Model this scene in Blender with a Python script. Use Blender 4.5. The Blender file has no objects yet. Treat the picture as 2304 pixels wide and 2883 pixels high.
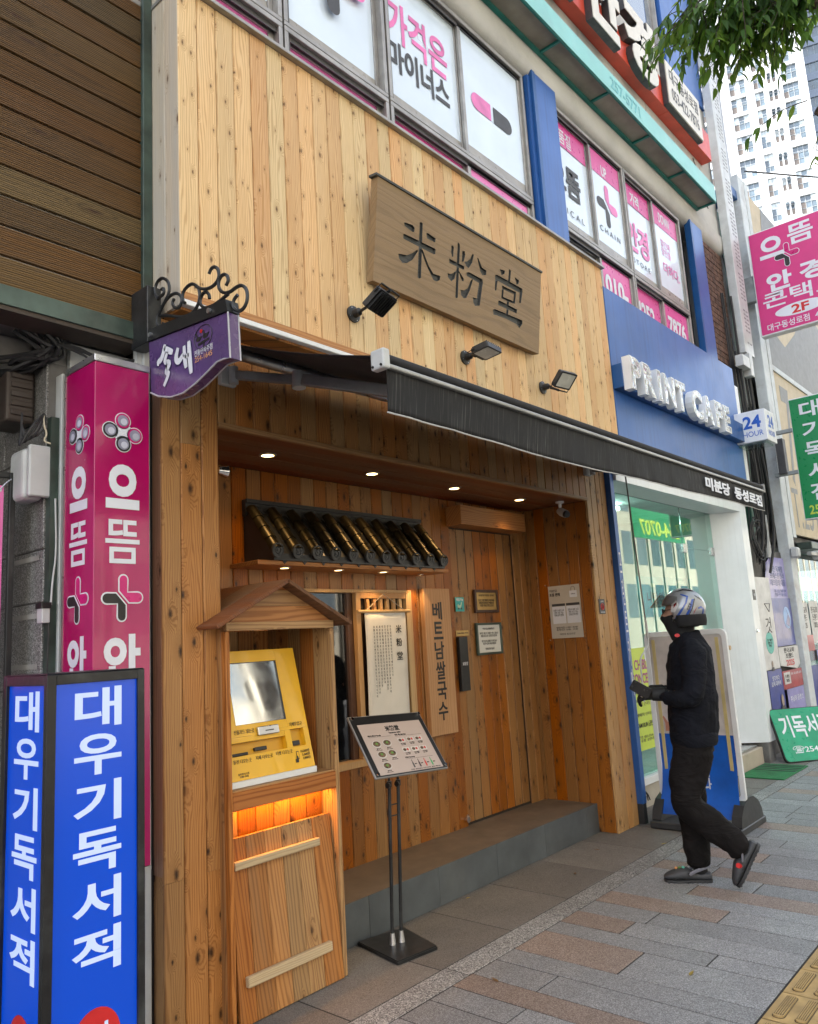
import bpy, bmesh, math, random
from mathutils import Vector, Matrix
random.seed(7)
C = bpy.context.scene.collection
R = math.radians
sc = bpy.context.scene

# ---------------------------------------------------------------- camera
cam_d = bpy.data.cameras.new('camera'); cam = bpy.data.objects.new('camera', cam_d); C.objects.link(cam)
cam_d.sensor_fit = 'HORIZONTAL'; cam_d.sensor_width = 36.0; cam_d.lens = 34.23; cam_d.clip_start = .05; cam_d.clip_end = 900
_y, _p, _r = R(49.279), R(9.500), R(-3.3986)
_f = Vector((math.sin(_y) * math.cos(_p), math.cos(_y) * math.cos(_p), math.sin(_p)))
_rt = Vector((math.cos(_y), -math.sin(_y), 0)); _u = _rt.cross(_f)
_r2 = _rt * math.cos(_r) + _u * math.sin(_r); _u2 = -_rt * math.sin(_r) + _u * math.cos(_r)
cam.matrix_world = Matrix(((_r2.x, _u2.x, -_f.x, 0), (_r2.y, _u2.y, -_f.y, 0), (_r2.z, _u2.z, -_f.z, 1.55), (0, 0, 0, 1)))
sc.camera = cam

# ---------------------------------------------------------------- sky, sun, exposure
SUN_EL, SUN_AZ = 50, 318      # azimuth clockwise from +Y
w = bpy.data.worlds.new('World'); sc.world = w; w.use_nodes = True
nt = w.node_tree; nt.nodes.clear()
sky = nt.nodes.new('ShaderNodeTexSky'); sky.sky_type = 'NISHITA'; sky.sun_disc = False
sky.sun_elevation = R(SUN_EL); sky.sun_rotation = R(SUN_AZ); sky.air_density = 1.0; sky.dust_density = 2.5; sky.ozone_density = 1.0
bg = nt.nodes.new('ShaderNodeBackground'); bg.inputs[1].default_value = .15
ow = nt.nodes.new('ShaderNodeOutputWorld'); hz = nt.nodes.new('ShaderNodeHueSaturation'); hz.inputs['Saturation'].default_value = .50; nt.links.new(sky.outputs[0], hz.inputs['Color']); nt.links.new(hz.outputs[0], bg.inputs[0]); nt.links.new(bg.outputs[0], ow.inputs[0])
sun_d = bpy.data.lights.new('sun', 'SUN'); sun_d.energy = 3.4; sun_d.angle = R(.6); sun_d.color = (1, .95, .86)
sun = bpy.data.objects.new('sun', sun_d); C.objects.link(sun)
_az = R(SUN_AZ); _el = R(SUN_EL)
_sd = Vector((math.sin(_az) * math.cos(_el), math.cos(_az) * math.cos(_el), math.sin(_el)))
sun.rotation_euler = _sd.to_track_quat('Z', 'Y').to_euler()
sc.view_settings.view_transform = 'Standard'; sc.view_settings.look = 'None'
sc.view_settings.exposure = 2.35; sc.view_settings.gamma = 1; sc.view_settings.use_curve_mapping = False
sc.cycles.max_bounces = 8; sc.cycles.glossy_bounces = 4; sc.cycles.transparent_max_bounces = 12; sc.cycles.sample_clamp_indirect = 6

# ---------------------------------------------------------------- node material helpers
def _nm(name):
    m = bpy.data.materials.new(name); m.use_nodes = True; t = m.node_tree
    return m, t, t.nodes['Principled BSDF']
def N(t, typ, **kw):
    n = t.nodes.new(typ)
    for k, v in kw.items():
        if isinstance(k, str) and k.startswith('i'): n.inputs[int(k[1:])].default_value = v
        else: setattr(n, k, v)
    return n
def Lk(t, a, b): t.links.new(a, b)
def mth(t, op, a, b=None, c=None, clamp=False):
    n = t.nodes.new('ShaderNodeMath'); n.operation = op; n.use_clamp = clamp
    for i, x in enumerate((a, b, c)):
        if x is None: continue
        if isinstance(x, (int, float)): n.inputs[i].default_value = x
        else: t.links.new(x, n.inputs[i])
    return n.outputs[0]
def mixc(t, f, a, b, mode='MIX'):
    n = t.nodes.new('ShaderNodeMix'); n.data_type = 'RGBA'; n.blend_type = mode
    for s, x in ((0, f), (6, a), (7, b)):
        if isinstance(x, (int, float)): n.inputs[s].default_value = x
        elif isinstance(x, tuple): n.inputs[s].default_value = x if len(x) == 4 else (*x, 1)
        else: t.links.new(x, n.inputs[s])
    return n.outputs[2]
def ramp(t, f, *st):
    n = t.nodes.new('ShaderNodeValToRGB'); e = n.color_ramp.elements
    while len(e) < len(st): e.new(.5)
    for q, (p, c) in zip(e, st):
        q.position = p; q.color = (c, c, c, 1) if isinstance(c, (int, float)) else (*c, 1)
    t.links.new(f, n.inputs[0]); return n.outputs[0]
def bump(t, h, dist, b, strength=1.0, norm=None):
    n = t.nodes.new('ShaderNodeBump'); n.inputs['Distance'].default_value = dist; n.inputs['Strength'].default_value = strength
    t.links.new(h, n.inputs['Height']); t.links.new(n.outputs[0], b.inputs['Normal']); return n
def noise(t, vec, scale, detail=3, rough=.55, dist=0, out=0):
    n = t.nodes.new('ShaderNodeTexNoise'); n.inputs['Scale'].default_value = scale; n.inputs['Detail'].default_value = detail
    n.inputs['Roughness'].default_value = rough; n.inputs['Distortion'].default_value = dist
    if vec is not None: t.links.new(vec, n.inputs['Vector'])
    return n.outputs[out]
def coords(t):
    """object coordinates shifted by a random amount for every object"""
    tc = t.nodes.new('ShaderNodeTexCoord'); oi = t.nodes.new('ShaderNodeObjectInfo')
    v = t.nodes.new('ShaderNodeVectorMath'); v.operation = 'MULTIPLY_ADD'
    cb = t.nodes.new('ShaderNodeCombineXYZ')
    for i, k in enumerate((17.3, 29.1, 41.7)): t.links.new(mth(t, 'MULTIPLY', oi.outputs['Random'], k), cb.inputs[i])
    v.inputs[1].default_value = (1, 1, 1)
    t.links.new(tc.outputs['Object'], v.inputs[0]); t.links.new(cb.outputs[0], v.inputs[2])
    return v.outputs[0], oi.outputs['Random']

def pmat(name, col, rough=.5, metal=0, var=.12, scale=6, bmp=0, bscale=120, spec=.5, coat=0, dirt=0, dirtc=(.05, .04, .03), rv=.1, streak=0, streakc=(.05, .05, .05)):
    m, t, b = _nm(name); v, rnd = coords(t)
    n = noise(t, v, scale, 4)
    c2 = tuple(max(0, x * (1 - 2 * var)) for x in col); c1 = tuple(min(1, x * (1 + var)) for x in col)
    c = mixc(t, ramp(t, n, (.3, 0.), (.7, 1.)), c2, c1)
    if dirt:
        d = ramp(t, noise(t, v, scale * .6, 6, .7), (.5, 0.), (.75, dirt)); c = mixc(t, d, c, dirtc)
    if streak:
        mp_ = N(t, 'ShaderNodeMapping'); mp_.inputs['Scale'].default_value = (34, 34, 1.1); Lk(t, v, mp_.inputs[0])
        s_ = mth(t, 'MULTIPLY', ramp(t, noise(t, mp_.outputs[0], 1, 4, .6), (.48, 0.), (.78, 1.)), ramp(t, noise(t, v, 1.3, 3), (.40, 0.), (.62, streak))); c = mixc(t, s_, c, streakc)
    Lk(t, c, b.inputs['Base Color'])
    rr = mth(t, 'MULTIPLY_ADD', noise(t, v, scale * 3, 3), 2 * rv, rough - rv, clamp=True); Lk(t, rr, b.inputs['Roughness'])
    b.inputs['Metallic'].default_value = metal; b.inputs['Specular IOR Level'].default_value = spec; b.inputs['Coat Weight'].default_value = coat
    if bmp: bump(t, noise(t, v, bscale, 3), bmp, b)
    return m
def emit(name, col, s):
    m, t, b = _nm(name); b.inputs['Base Color'].default_value = (*col, 1); b.inputs['Emission Color'].default_value = (*col, 1); b.inputs['Emission Strength'].default_value = s
    return m

def wood(name, light, dark, axis='z', ring=.011, knots=.5, kscale=(.10, .30), rough=.55, contrast=.6, tone=.25, kcol=(.05, .02, .008), grey=0, greyc=(.25, .24, .23), coat=0, grainb=.0006, blotch=.25, amp=.085, ks=1.0):
    """boards: growth rings running along the grain, fine fibre, sparse knots and a tone of its own for each board"""
    m, t, b = _nm(name); v, rnd = coords(t)
    sp = N(t, 'ShaderNodeSeparateXYZ'); Lk(t, v, sp.inputs[0]); o = sp.outputs
    g = {'x': 0, 'y': 1, 'z': 2}[axis]; a1, a2 = [i for i in range(3) if i != g]
    gl = o[g]; across = mth(t, 'ADD', o[a1], o[a2])
    def cvec(a, b_, c): 
        n = N(t, 'ShaderNodeCombineXYZ')
        for i, x in enumerate((a, b_, c)):
            if isinstance(x, (int, float)): n.inputs[i].default_value = x
            else: Lk(t, x, n.inputs[i])
        return n.outputs[0]
    kv = cvec(mth(t, 'DIVIDE', across, kscale[0]), mth(t, 'DIVIDE', gl, kscale[1]), 0.0)
    vo = N(t, 'ShaderNodeTexVoronoi', voronoi_dimensions='2D', feature='F1'); vo.inputs['Scale'].default_value = 1; vo.inputs['Randomness'].default_value = .95; Lk(t, kv, vo.inputs['Vector'])
    d = vo.outputs['Distance']; cs = N(t, 'ShaderNodeSeparateColor'); Lk(t, vo.outputs['Color'], cs.inputs[0])
    has = mth(t, 'LESS_THAN', cs.outputs[0], knots)
    size = mth(t, 'MULTIPLY_ADD', cs.outputs[1], .075 * ks, .035 * ks)
    wob = mth(t, 'MULTIPLY', mth(t, 'SUBTRACT', noise(t, cvec(mth(t, 'MULTIPLY', across, 60), mth(t, 'MULTIPLY', gl, 60), 0.), 1.2, 2), .5), .07)
    dd = mth(t, 'DIVIDE', mth(t, 'ADD', d, wob), size)
    kn = mth(t, 'MULTIPLY', has, ramp(t, dd, (.25, 1.), (1., 0.)))
    halo = mth(t, 'MULTIPLY', has, ramp(t, mth(t, 'DIVIDE', dd, 3.0), (.2, 1.), (1., 0.)))
    wv = noise(t, cvec(mth(t, 'MULTIPLY', across, 9), mth(t, 'MULTIPLY', gl, .9), mth(t, 'MULTIPLY', rnd, 37)), 1.0, 2.5, .5)
    q = mth(t, 'MULTIPLY_ADD', wv, amp, mth(t, 'MULTIPLY', across, .8))
    q = mth(t, 'MULTIPLY_ADD', halo, .035, q)
    wv2 = noise(t, cvec(mth(t, 'MULTIPLY', across, 60), mth(t, 'MULTIPLY', gl, 4), 0.), 1.0, 2)
    q = mth(t, 'MULTIPLY_ADD', wv2, .006, q)
    s = mth(t, 'SINE', mth(t, 'MULTIPLY', q, 6.2832 / ring))
    ringv = ramp(t, mth(t, 'MULTIPLY_ADD', s, .5, .5), (0., 0.), (.55, .18), (.95, 1.))
    fib = noise(t, cvec(mth(t, 'MULTIPLY', across, 420), mth(t, 'MULTIPLY', gl, 9), 0.), 1.0, 4, .6)
    blo = noise(t, cvec(mth(t, 'MULTIPLY', across, 12), mth(t, 'MULTIPLY', gl, 1.4), mth(t, 'MULTIPLY', rnd, 11)), 1., 3)
    f = mth(t, 'MULTIPLY', ringv, contrast)
    f = mth(t, 'MULTIPLY_ADD', mth(t, 'SUBTRACT', fib, .5), .55, f)
    f = mth(t, 'MULTIPLY_ADD', mth(t, 'SUBTRACT', blo, .45), blotch * 2, f, clamp=True)
    c = mixc(t, f, light, dark)
    hs = N(t, 'ShaderNodeHueSaturation'); Lk(t, c, hs.inputs['Color'])
    r2 = mth(t, 'FRACT', mth(t, 'MULTIPLY', rnd, 7.31)); r3 = mth(t, 'FRACT', mth(t, 'MULTIPLY', rnd, 23.7))
    Lk(t, mth(t, 'MULTIPLY_ADD', r2, tone * 2, 1 - tone), hs.inputs['Value']); Lk(t, mth(t, 'MULTIPLY_ADD', r3, .028, .486), hs.inputs['Hue']); Lk(t, mth(t, 'MULTIPLY_ADD', r3, -.25, 1.1), hs.inputs['Saturation'])
    c = hs.outputs[0]
    if grey:
        gn = ramp(t, noise(t, cvec(mth(t, 'MULTIPLY', across, 14), mth(t, 'MULTIPLY', gl, 1.1), mth(t, 'MULTIPLY', rnd, 5)), 1., 4, .65), (.42, 0.), (.7, 1.))
        c = mixc(t, mth(t, 'MULTIPLY', gn, grey), c, greyc)
    c = mixc(t, mth(t, 'MULTIPLY', halo, .35), c, tuple(x * .8 for x in dark))
    c = mixc(t, mth(t, 'MULTIPLY', kn, .92), c, kcol)
    Lk(t, c, b.inputs['Base Color'])
    Lk(t, mth(t, 'MULTIPLY_ADD', fib, .25, rough - .12, clamp=True), b.inputs['Roughness'])
    b.inputs['Specular IOR Level'].default_value = .35; b.inputs['Coat Weight'].default_value = coat; b.inputs['Coat Roughness'].default_value = .3
    bump(t, mth(t, 'ADD', mth(t, 'MULTIPLY', ringv, -.5), fib), grainb, b)
    return m

# ---------------------------------------------------------------- mesh helpers
class MB:
    def __init__(s): s.v = []; s.f = []; s.m = []
    def add(s, vs, fs, mi=0, M=None):
        o = len(s.v)
        s.v += [tuple(M @ Vector(p)) for p in vs] if M is not None else [tuple(p) for p in vs]
        s.f += [tuple(i + o for i in f) for f in fs]; s.m += [mi] * len(fs); return s
    def box(s, x0, x1, y0, y1, z0, z1, mi=0, M=None):
        vs = [(x, y, z) for x in (x0, x1) for y in (y0, y1) for z in (z0, z1)]
        return s.add(vs, [(0, 1, 3, 2), (4, 6, 7, 5), (0, 4, 5, 1), (2, 3, 7, 6), (0, 2, 6, 4), (1, 5, 7, 3)], mi, M)
    def prism(s, poly, t0, t1, M=None, mi=0, mside=None):
        """polygon in the local XY plane (counter clockwise), extruded along local Z"""
        a = sum(poly[i][0] * poly[(i + 1) % len(poly)][1] - poly[(i + 1) % len(poly)][0] * poly[i][1] for i in range(len(poly)))
        if a < 0: poly = poly[::-1]
        n = len(poly); vs = [(x, y, t0) for x, y in poly] + [(x, y, t1) for x, y in poly]
        s.add(vs, [tuple(range(n))[::-1], tuple(range(n, 2 * n))], mi, M)
        return s.add(vs, [(i, (i + 1) % n, n + (i + 1) % n, n + i) for i in range(n)], mi if mside is None else mside, M)
    def tube(s, pts, r, n=8, mi=0, M=None, flat=None, closed=False):
        pts = [Vector(p) for p in pts]; rs = r if isinstance(r, (list, tuple)) else [r] * len(pts)
        rings = []; up = None
        for i, p in enumerate(pts):
            a = pts[max(0, i - 1)]; b = pts[min(len(pts) - 1, i + 1)]; d = (b - a).normalized()
            if up is None: up = Vector((0, 0, 1)) if abs(d.z) < .9 else Vector((1, 0, 0))
            u = d.cross(up).normalized(); v = u.cross(d); up = v
            rings.append([p + (u * math.cos(2 * math.pi * k / n) + v * math.sin(2 * math.pi * k / n) * (flat or 1)) * rs[i] for k in range(n)])
        vs = [q for rg in rings for q in rg]; fs = []
        for i in range(len(pts) - 1):
            for k in range(n): fs.append((i * n + k, i * n + (k + 1) % n, (i + 1) * n + (k + 1) % n, (i + 1) * n + k))
        fs += [tuple(range(n))[::-1], tuple((len(pts) - 1) * n + k for k in range(n))]
        return s.add(vs, fs, mi, M)
    def cyl(s, a, b, r0, r1=None, n=20, mi=0, M=None): return s.tube([a, b], [r0, r0 if r1 is None else r1], n, mi, M)
    def lathe(s, prof, n=24, mi=0, M=None):
        vs = [(r * math.cos(2 * math.pi * k / n), r * math.sin(2 * math.pi * k / n), z) for r, z in prof for k in range(n)]
        fs = [(i * n + k, i * n + (k + 1) % n, (i + 1) * n + (k + 1) % n, (i + 1) * n + k) for i in range(len(prof) - 1) for k in range(n)]
        return s.add(vs, fs, mi, M)
    def build(s, name, mats, parent=None, smooth=False, bevel=0, seg=1, kind=None, origin=None):
        if not isinstance(mats, (list, tuple)): mats = [mats]
        xs = list(zip(*s.v)); c = Vector(((min(xs[0]) + max(xs[0])) / 2, (min(xs[1]) + max(xs[1])) / 2, (min(xs[2]) + max(xs[2])) / 2)) if origin is None else Vector(origin)
        me = bpy.data.meshes.new(name); me.from_pydata([tuple(Vector(p) - c) for p in s.v], [], s.f)
        for q in mats: me.materials.append(q)
        me.polygons.foreach_set('material_index', s.m); me.update()
        if smooth:
            me.polygons.foreach_set('use_smooth', [True] * len(me.polygons))
            me.set_sharp_from_angle(angle=R(35))
        o = bpy.data.objects.new(name, me); C.objects.link(o); o.location = c
        if bevel:
            bv = o.modifiers.new('bevel', 'BEVEL'); bv.width = bevel; bv.segments = seg; bv.limit_method = 'ANGLE'; bv.angle_limit = R(40)
        if parent: attach(o, parent)
        if kind: o['kind'] = kind
        return o
def wloc(o):
    m = Matrix.Identity(4); 
    while o is not None:
        l = Matrix.LocRotScale(o.location, o.rotation_euler, o.scale)
        m = (o.matrix_parent_inverse @ l if o.parent else l) @ m
        o = o.parent
    return m
def attach(o, parent):
    o.parent = parent; o.matrix_parent_inverse = wloc(parent).inverted()
def tag(o, label=None, cat=None, group=None, kind=None):
    for k, x in (('label', label), ('category', cat), ('group', group), ('kind', kind)):
        if x: o[k] = x
    return o
def thing(name, label, cat, loc=(0, 0, 0), group=None, kind=None):
    o = bpy.data.objects.new(name, None); C.objects.link(o); o.location = loc; o.empty_display_size = .2
    return tag(o, label, cat, group, kind)
def copy_tree(o, parent=None):
    c = o.copy(); C.objects.link(c); mi = o.matrix_parent_inverse.copy(); c.parent = parent; c.matrix_parent_inverse = mi
    for ch in list(o.children): copy_tree(ch, c)
    return c
def B(name, m, parent, *d, bevel=0, M=None, **k): return MB().box(*d, M=M).build(name, m, parent, bevel=bevel, **k)
def frame(o, u, v):
    u = Vector(u).normalized(); v = Vector(v); v = (v - u * v.dot(u)).normalized(); n = u.cross(v); o = Vector(o)
    return Matrix(((u.x, v.x, n.x, o.x), (u.y, v.y, n.y, o.y), (u.z, v.z, n.z, o.z), (0, 0, 0, 1)))
def FY(x, y, z): return frame((x, y, z), (1, 0, 0), (0, 0, 1))        # a face looking at the street
def FX(x, y, z): return frame((x, y, z), (0, -1, 0), (0, 0, 1))       # a face looking along the pavement towards -x
def FZ(x, y, z): return frame((x, y, z), (1, 0, 0), (0, 1, 0))
_tc = {}; _cu = bpy.data.curves.new('t', 'FONT'); _co = bpy.data.objects.new('t', _cu)
def text(s, w, h, m, parent, F, cx=0, cy=0, ext=.001, bold=0, name='lettering', lift=.0015, shear=0, gap=1.0, lg=1.0, align='CENTER', mside=None):
    """lettering fitted into a box w wide and h high, centred at (cx,cy) of the face F"""
    key = (s, bold, shear, gap, lg, align)
    if key not in _tc:
        cu = _cu; cu.body = s; cu.size = 1; cu.offset = bold; cu.align_x = align; cu.shear = shear
        cu.space_character = gap; cu.space_line = lg; cu.resolution_u = 4; cu.extrude = .5; cu.fill_mode = 'BOTH'
        me = bpy.data.meshes.new_from_object(_co)
        vs = [tuple(q.co) for q in me.vertices]; fs = [tuple(p.vertices) for p in me.polygons]; bpy.data.meshes.remove(me); _tc[key] = (vs, fs)
    vs, fs = _tc[key]
    x0, x1 = min(q[0] for q in vs), max(q[0] for q in vs); y0, y1 = min(q[1] for q in vs), max(q[1] for q in vs)
    sx = w / (x1 - x0); sy = (h / (y1 - y0)) if h else sx
    mb = MB()
    pts = [(cx + (q[0] - (x0 + x1) / 2) * sx, cy + (q[1] - (y0 + y1) / 2) * sy, lift + ext * (q[2] + .5)) for q in vs]
    mb.add(pts, fs, 0, F)
    return mb.build(name, m, parent)
def arc(cx, cy, r, a0, a1, n=8, ry=None): return [(cx + r * math.cos(R(a0 + (a1 - a0) * i / n)), cy + (ry or r) * math.sin(R(a0 + (a1 - a0) * i / n))) for i in range(n + 1)]
def rrect(x0, x1, y0, y1, r, n=5): return arc(x1 - r, y1 - r, r, 0, 90, n) + arc(x0 + r, y1 - r, r, 90, 180, n) + arc(x0 + r, y0 + r, r, 180, 270, n) + arc(x1 - r, y0 + r, r, 270, 360, n)
def ell(cx, cy, rx, ry, n=24): return [(cx + rx * math.cos(2 * math.pi * k / n), cy + ry * math.sin(2 * math.pi * k / n)) for k in range(n)]
def flat(name, poly, m, parent, F, lift=.001, th=.001): return MB().prism(poly, lift, lift + th, F).build(name, m, parent)
# ---------------------------------------------------------------- materials
W_UP = wood('pine_bleached', (.70, .475, .235), (.42, .215, .068), 'z', ring=.0085, knots=.88, kscale=(.085, .20), contrast=.6, tone=.12, grey=.12, greyc=(.50, .42, .30), kcol=(.10, .045, .015), rough=.62)
W_GREY = wood('pine_weathered', (.52, .44, .33), (.32, .24, .17), 'z', knots=.7, contrast=.4, tone=.1, grey=.7, greyc=(.42, .41, .38), kcol=(.10, .05, .02), rough=.7)
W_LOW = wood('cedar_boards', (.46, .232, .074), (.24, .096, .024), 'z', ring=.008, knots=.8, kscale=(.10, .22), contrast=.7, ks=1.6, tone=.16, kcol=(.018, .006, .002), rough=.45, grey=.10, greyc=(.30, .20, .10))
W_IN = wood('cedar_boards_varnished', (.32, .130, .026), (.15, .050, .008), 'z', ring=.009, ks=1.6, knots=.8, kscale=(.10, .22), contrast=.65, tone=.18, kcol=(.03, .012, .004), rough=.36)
W_LOWX = wood('cedar_rail', (.36, .17, .055), (.20, .08, .022), 'x', ring=.010, knots=.35, kscale=(.09, .4), contrast=.5, tone=.12, kcol=(.06, .025, .01), rough=.5)
W_BEAM = wood('cedar_beam', (.42, .20, .065), (.25, .10, .028), 'x', ring=.016, knots=.25, kscale=(.12, .5), contrast=.6, tone=.06, rough=.45)
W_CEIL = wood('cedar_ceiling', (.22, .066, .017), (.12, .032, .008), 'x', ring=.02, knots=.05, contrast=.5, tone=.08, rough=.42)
W_SLAT = wood('decking_slat', (.115, .060, .013), (.042, .023, .007), 'x', ring=.016, knots=.35, kscale=(.10, .5), contrast=.5, tone=.25, grey=.22, greyc=(.09, .07, .05), rough=.55)
W_BOOTH = wood('booth_board', (.41, .19, .054), (.20, .075, .018), 'z', ring=.015, knots=.6, kscale=(.10, .28), contrast=.7, tone=.2, kcol=(.03, .012, .005), rough=.5, grey=.2, greyc=(.24, .17, .10))
W_BOOTHX = wood('booth_gable', (.42, .20, .066), (.24, .095, .026), 'x', ring=.02, knots=.4, kscale=(.09, .3), contrast=.8, tone=.1, kcol=(.04, .015, .005), rough=.45)
W_ROOF = wood('booth_roof', (.20, .088, .034), (.10, .042, .016), 'y', ring=.012, knots=.2, tone=.1, grey=.3, greyc=(.14, .11, .09), rough=.6)
W_SIGN = wood('sign_board_wood', (.27, .15, .062), (.12, .06, .024), 'x', ring=.035, knots=.03, kscale=(.2, .8), contrast=.22, amp=.16, tone=.03, grey=.12, greyc=(.19, .15, .11), rough=.55, grainb=.0015, blotch=.5)
W_SIGNV = wood('tall_sign_wood', (.46, .28, .135), (.30, .165, .07), 'z', ring=.02, knots=.03, kscale=(.2, .8), contrast=.4, tone=.03, rough=.5)
W_LAT = wood('lattice_wood', (.52, .30, .12), (.35, .17, .055), 'z', ring=.01, knots=.03, contrast=.4, tone=.06, rough=.45)
W_BAT = wood('batten_wood', (.52, .35, .19), (.33, .19, .085), 'x', ring=.012, knots=.3, kscale=(.08, .35), contrast=.5, tone=.08, rough=.6, grey=.4, greyc=(.34, .28, .20))
BLACK = pmat('black_paint', (.012, .012, .013), .35, var=.2)
BLACKM = pmat('black_metal', (.018, .019, .02), .42, metal=.2, bmp=.0003, dirt=.35, dirtc=(.12, .12, .12))
FABRIC = pmat('awning_fabric', (.012, .012, .014), .8, var=.15, scale=3, bmp=.0004, bscale=900)
STEEL = pmat('steel', (.55, .55, .56), .3, metal=.9)
CHROME = pmat('chrome', (.8, .8, .8), .12, metal=1, rv=.03)
ALU = pmat('aluminium_frame', (.36, .345, .325), .42, metal=.55, dirt=.3, dirtc=(.12, .11, .10), bmp=.0003)
ALUD = pmat('aluminium_track', (.09, .085, .085), .45, metal=.4)
WHITEP = pmat('white_paint', (.72, .74, .75), .42, var=.04, dirt=.12, dirtc=(.4, .38, .34))
WHITEV = pmat('white_vinyl', (.68, .70, .76), .4, var=.03)
FROST = pmat('frosted_film', (.66, .76, .87), .22, var=.04, scale=2, coat=.5)
PLASTW = pmat('grey_white_plastic', (.50, .52, .52), .45, var=.06, dirt=.4, dirtc=(.22, .2, .18))
MAG = pmat('magenta_panel', (.38, .002, .095), .22, var=.05, coat=.3)
MAGF = pmat('magenta_film', (.66, .07, .30), .3, var=.04)
PINKF = pmat('pink_film', (.74, .16, .44), .3, var=.04)
BLUEA = pmat('blue_cladding', (.028, .115, .38), .34, var=.06, scale=1.5, dirt=.18, dirtc=(.015, .05, .15), metal=.15, streak=.55, streakc=(.012, .035, .10))
BLUED = pmat('blue_strip', (.012, .085, .27), .36, var=.08, metal=.15)
DGREY = pmat('dark_grey_print', (.055, .055, .06), .5)
NAVY = pmat('print_blue', (.02, .12, .55), .4)
GREENF = pmat('green_frame', (.055, .085, .07), .4, var=.3, scale=5, metal=.2, dirt=.4, dirtc=(.09, .08, .06))
CONC = pmat('stained_concrete', (.40, .395, .375), .75, var=.12, scale=2.5, bmp=.002, bscale=40, dirt=.5, dirtc=(.16, .15, .13))
CONCD = pmat('dark_concrete', (.16, .155, .15), .85, var=.25, scale=4, bmp=.004, bscale=25, dirt=.6, dirtc=(.06, .055, .05))
BACK = pmat('dark_cavity', (.02, .014, .01), .8)
RUBBER = pmat('black_rubber', (.02, .02, .021), .6, var=.2)
CABLE = pmat('cable_sheath', (.022, .022, .024), .5)
BRASS = pmat('brass_plate', (.5, .33, .12), .35, metal=.6)
RED = pmat('red_print', (.6, .02, .02), .4)
BLACKPR = pmat('black_print', (.015, .014, .014), .5)

def granite(name, base, dark, light, rough=.6, sc_=260):
    m, t, b = _nm(name); v, rnd = coords(t)
    vo = N(t, 'ShaderNodeTexVoronoi', voronoi_dimensions='3D'); vo.inputs['Scale'].default_value = sc_; Lk(t, v, vo.inputs['Vector'])
    s = N(t, 'ShaderNodeSeparateColor'); Lk(t, vo.outputs['Color'], s.inputs[0])
    c = mixc(t, ramp(t, s.outputs[0], (.28, 0.), (.38, 1.)), dark, base)
    c = mixc(t, ramp(t, s.outputs[1], (.66, 0.), (.74, 1.)), c, light)
    v2 = N(t, 'ShaderNodeTexVoronoi'); v2.inputs['Scale'].default_value = 3.2; Lk(t, v, v2.inputs['Vector'])
    c = mixc(t, ramp(t, v2.outputs['Distance'], (.035, .55), (.06, 0.)), c, (.05, .05, .05))
    f = noise(t, v, 4, 5, .65); c = mixc(t, ramp(t, f, (.35, .0), (.75, .32)), c, tuple(x * .45 for x in base))
    hs = N(t, 'ShaderNodeHueSaturation'); Lk(t, c, hs.inputs['Color']); Lk(t, mth(t, 'MULTIPLY_ADD', rnd, .28, .86), hs.inputs['Value'])
    Lk(t, hs.outputs[0], b.inputs['Base Color']); Lk(t, mth(t, 'MULTIPLY_ADD', f, .25, rough - .1), b.inputs['Roughness'])
    bump(t, s.outputs[2], .0005, b); return m
G_GREY = granite('granite_grey', (.20, .205, .207), (.12, .122, .124), (.33, .335, .335))
G_BROWN = granite('granite_brown', (.225, .172, .142), (.135, .10, .08), (.34, .285, .245))
G_STRIP = granite('granite_kerb_strip', (.20, .20, .195), (.07, .07, .07), (.40, .40, .38), .7, 190)
G_SLAB = granite('granite_slab_stained', (.15, .137, .12), (.10, .09, .078), (.21, .195, .175), .7, 300)
G_WALL = granite('granite_pier', (.17, .165, .16), (.06, .06, .06), (.33, .33, .32), .35, 230)
TACT = pmat('tactile_yellow', (.42, .29, .115), .7, var=.14, scale=9, bmp=.0012, bscale=300, dirt=.45, dirtc=(.16, .12, .07))
TACTD = pmat('tactile_dark_yellow', (.10, .07, .035), .85, var=.3)
JOINT = pmat('joint_sand', (.022, .02, .018), .95, bmp=.002, bscale=200)
TILEG = pmat('slate_tile', (.085, .095, .10), .55, var=.12, scale=5, bmp=.0006, bscale=90, dirt=.25, dirtc=(.16, .155, .14))
TILEB = pmat('step_tread', (.145, .115, .088), .55, var=.15, scale=4, bmp=.0006, bscale=90, dirt=.4, dirtc=(.075, .06, .045))

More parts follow.
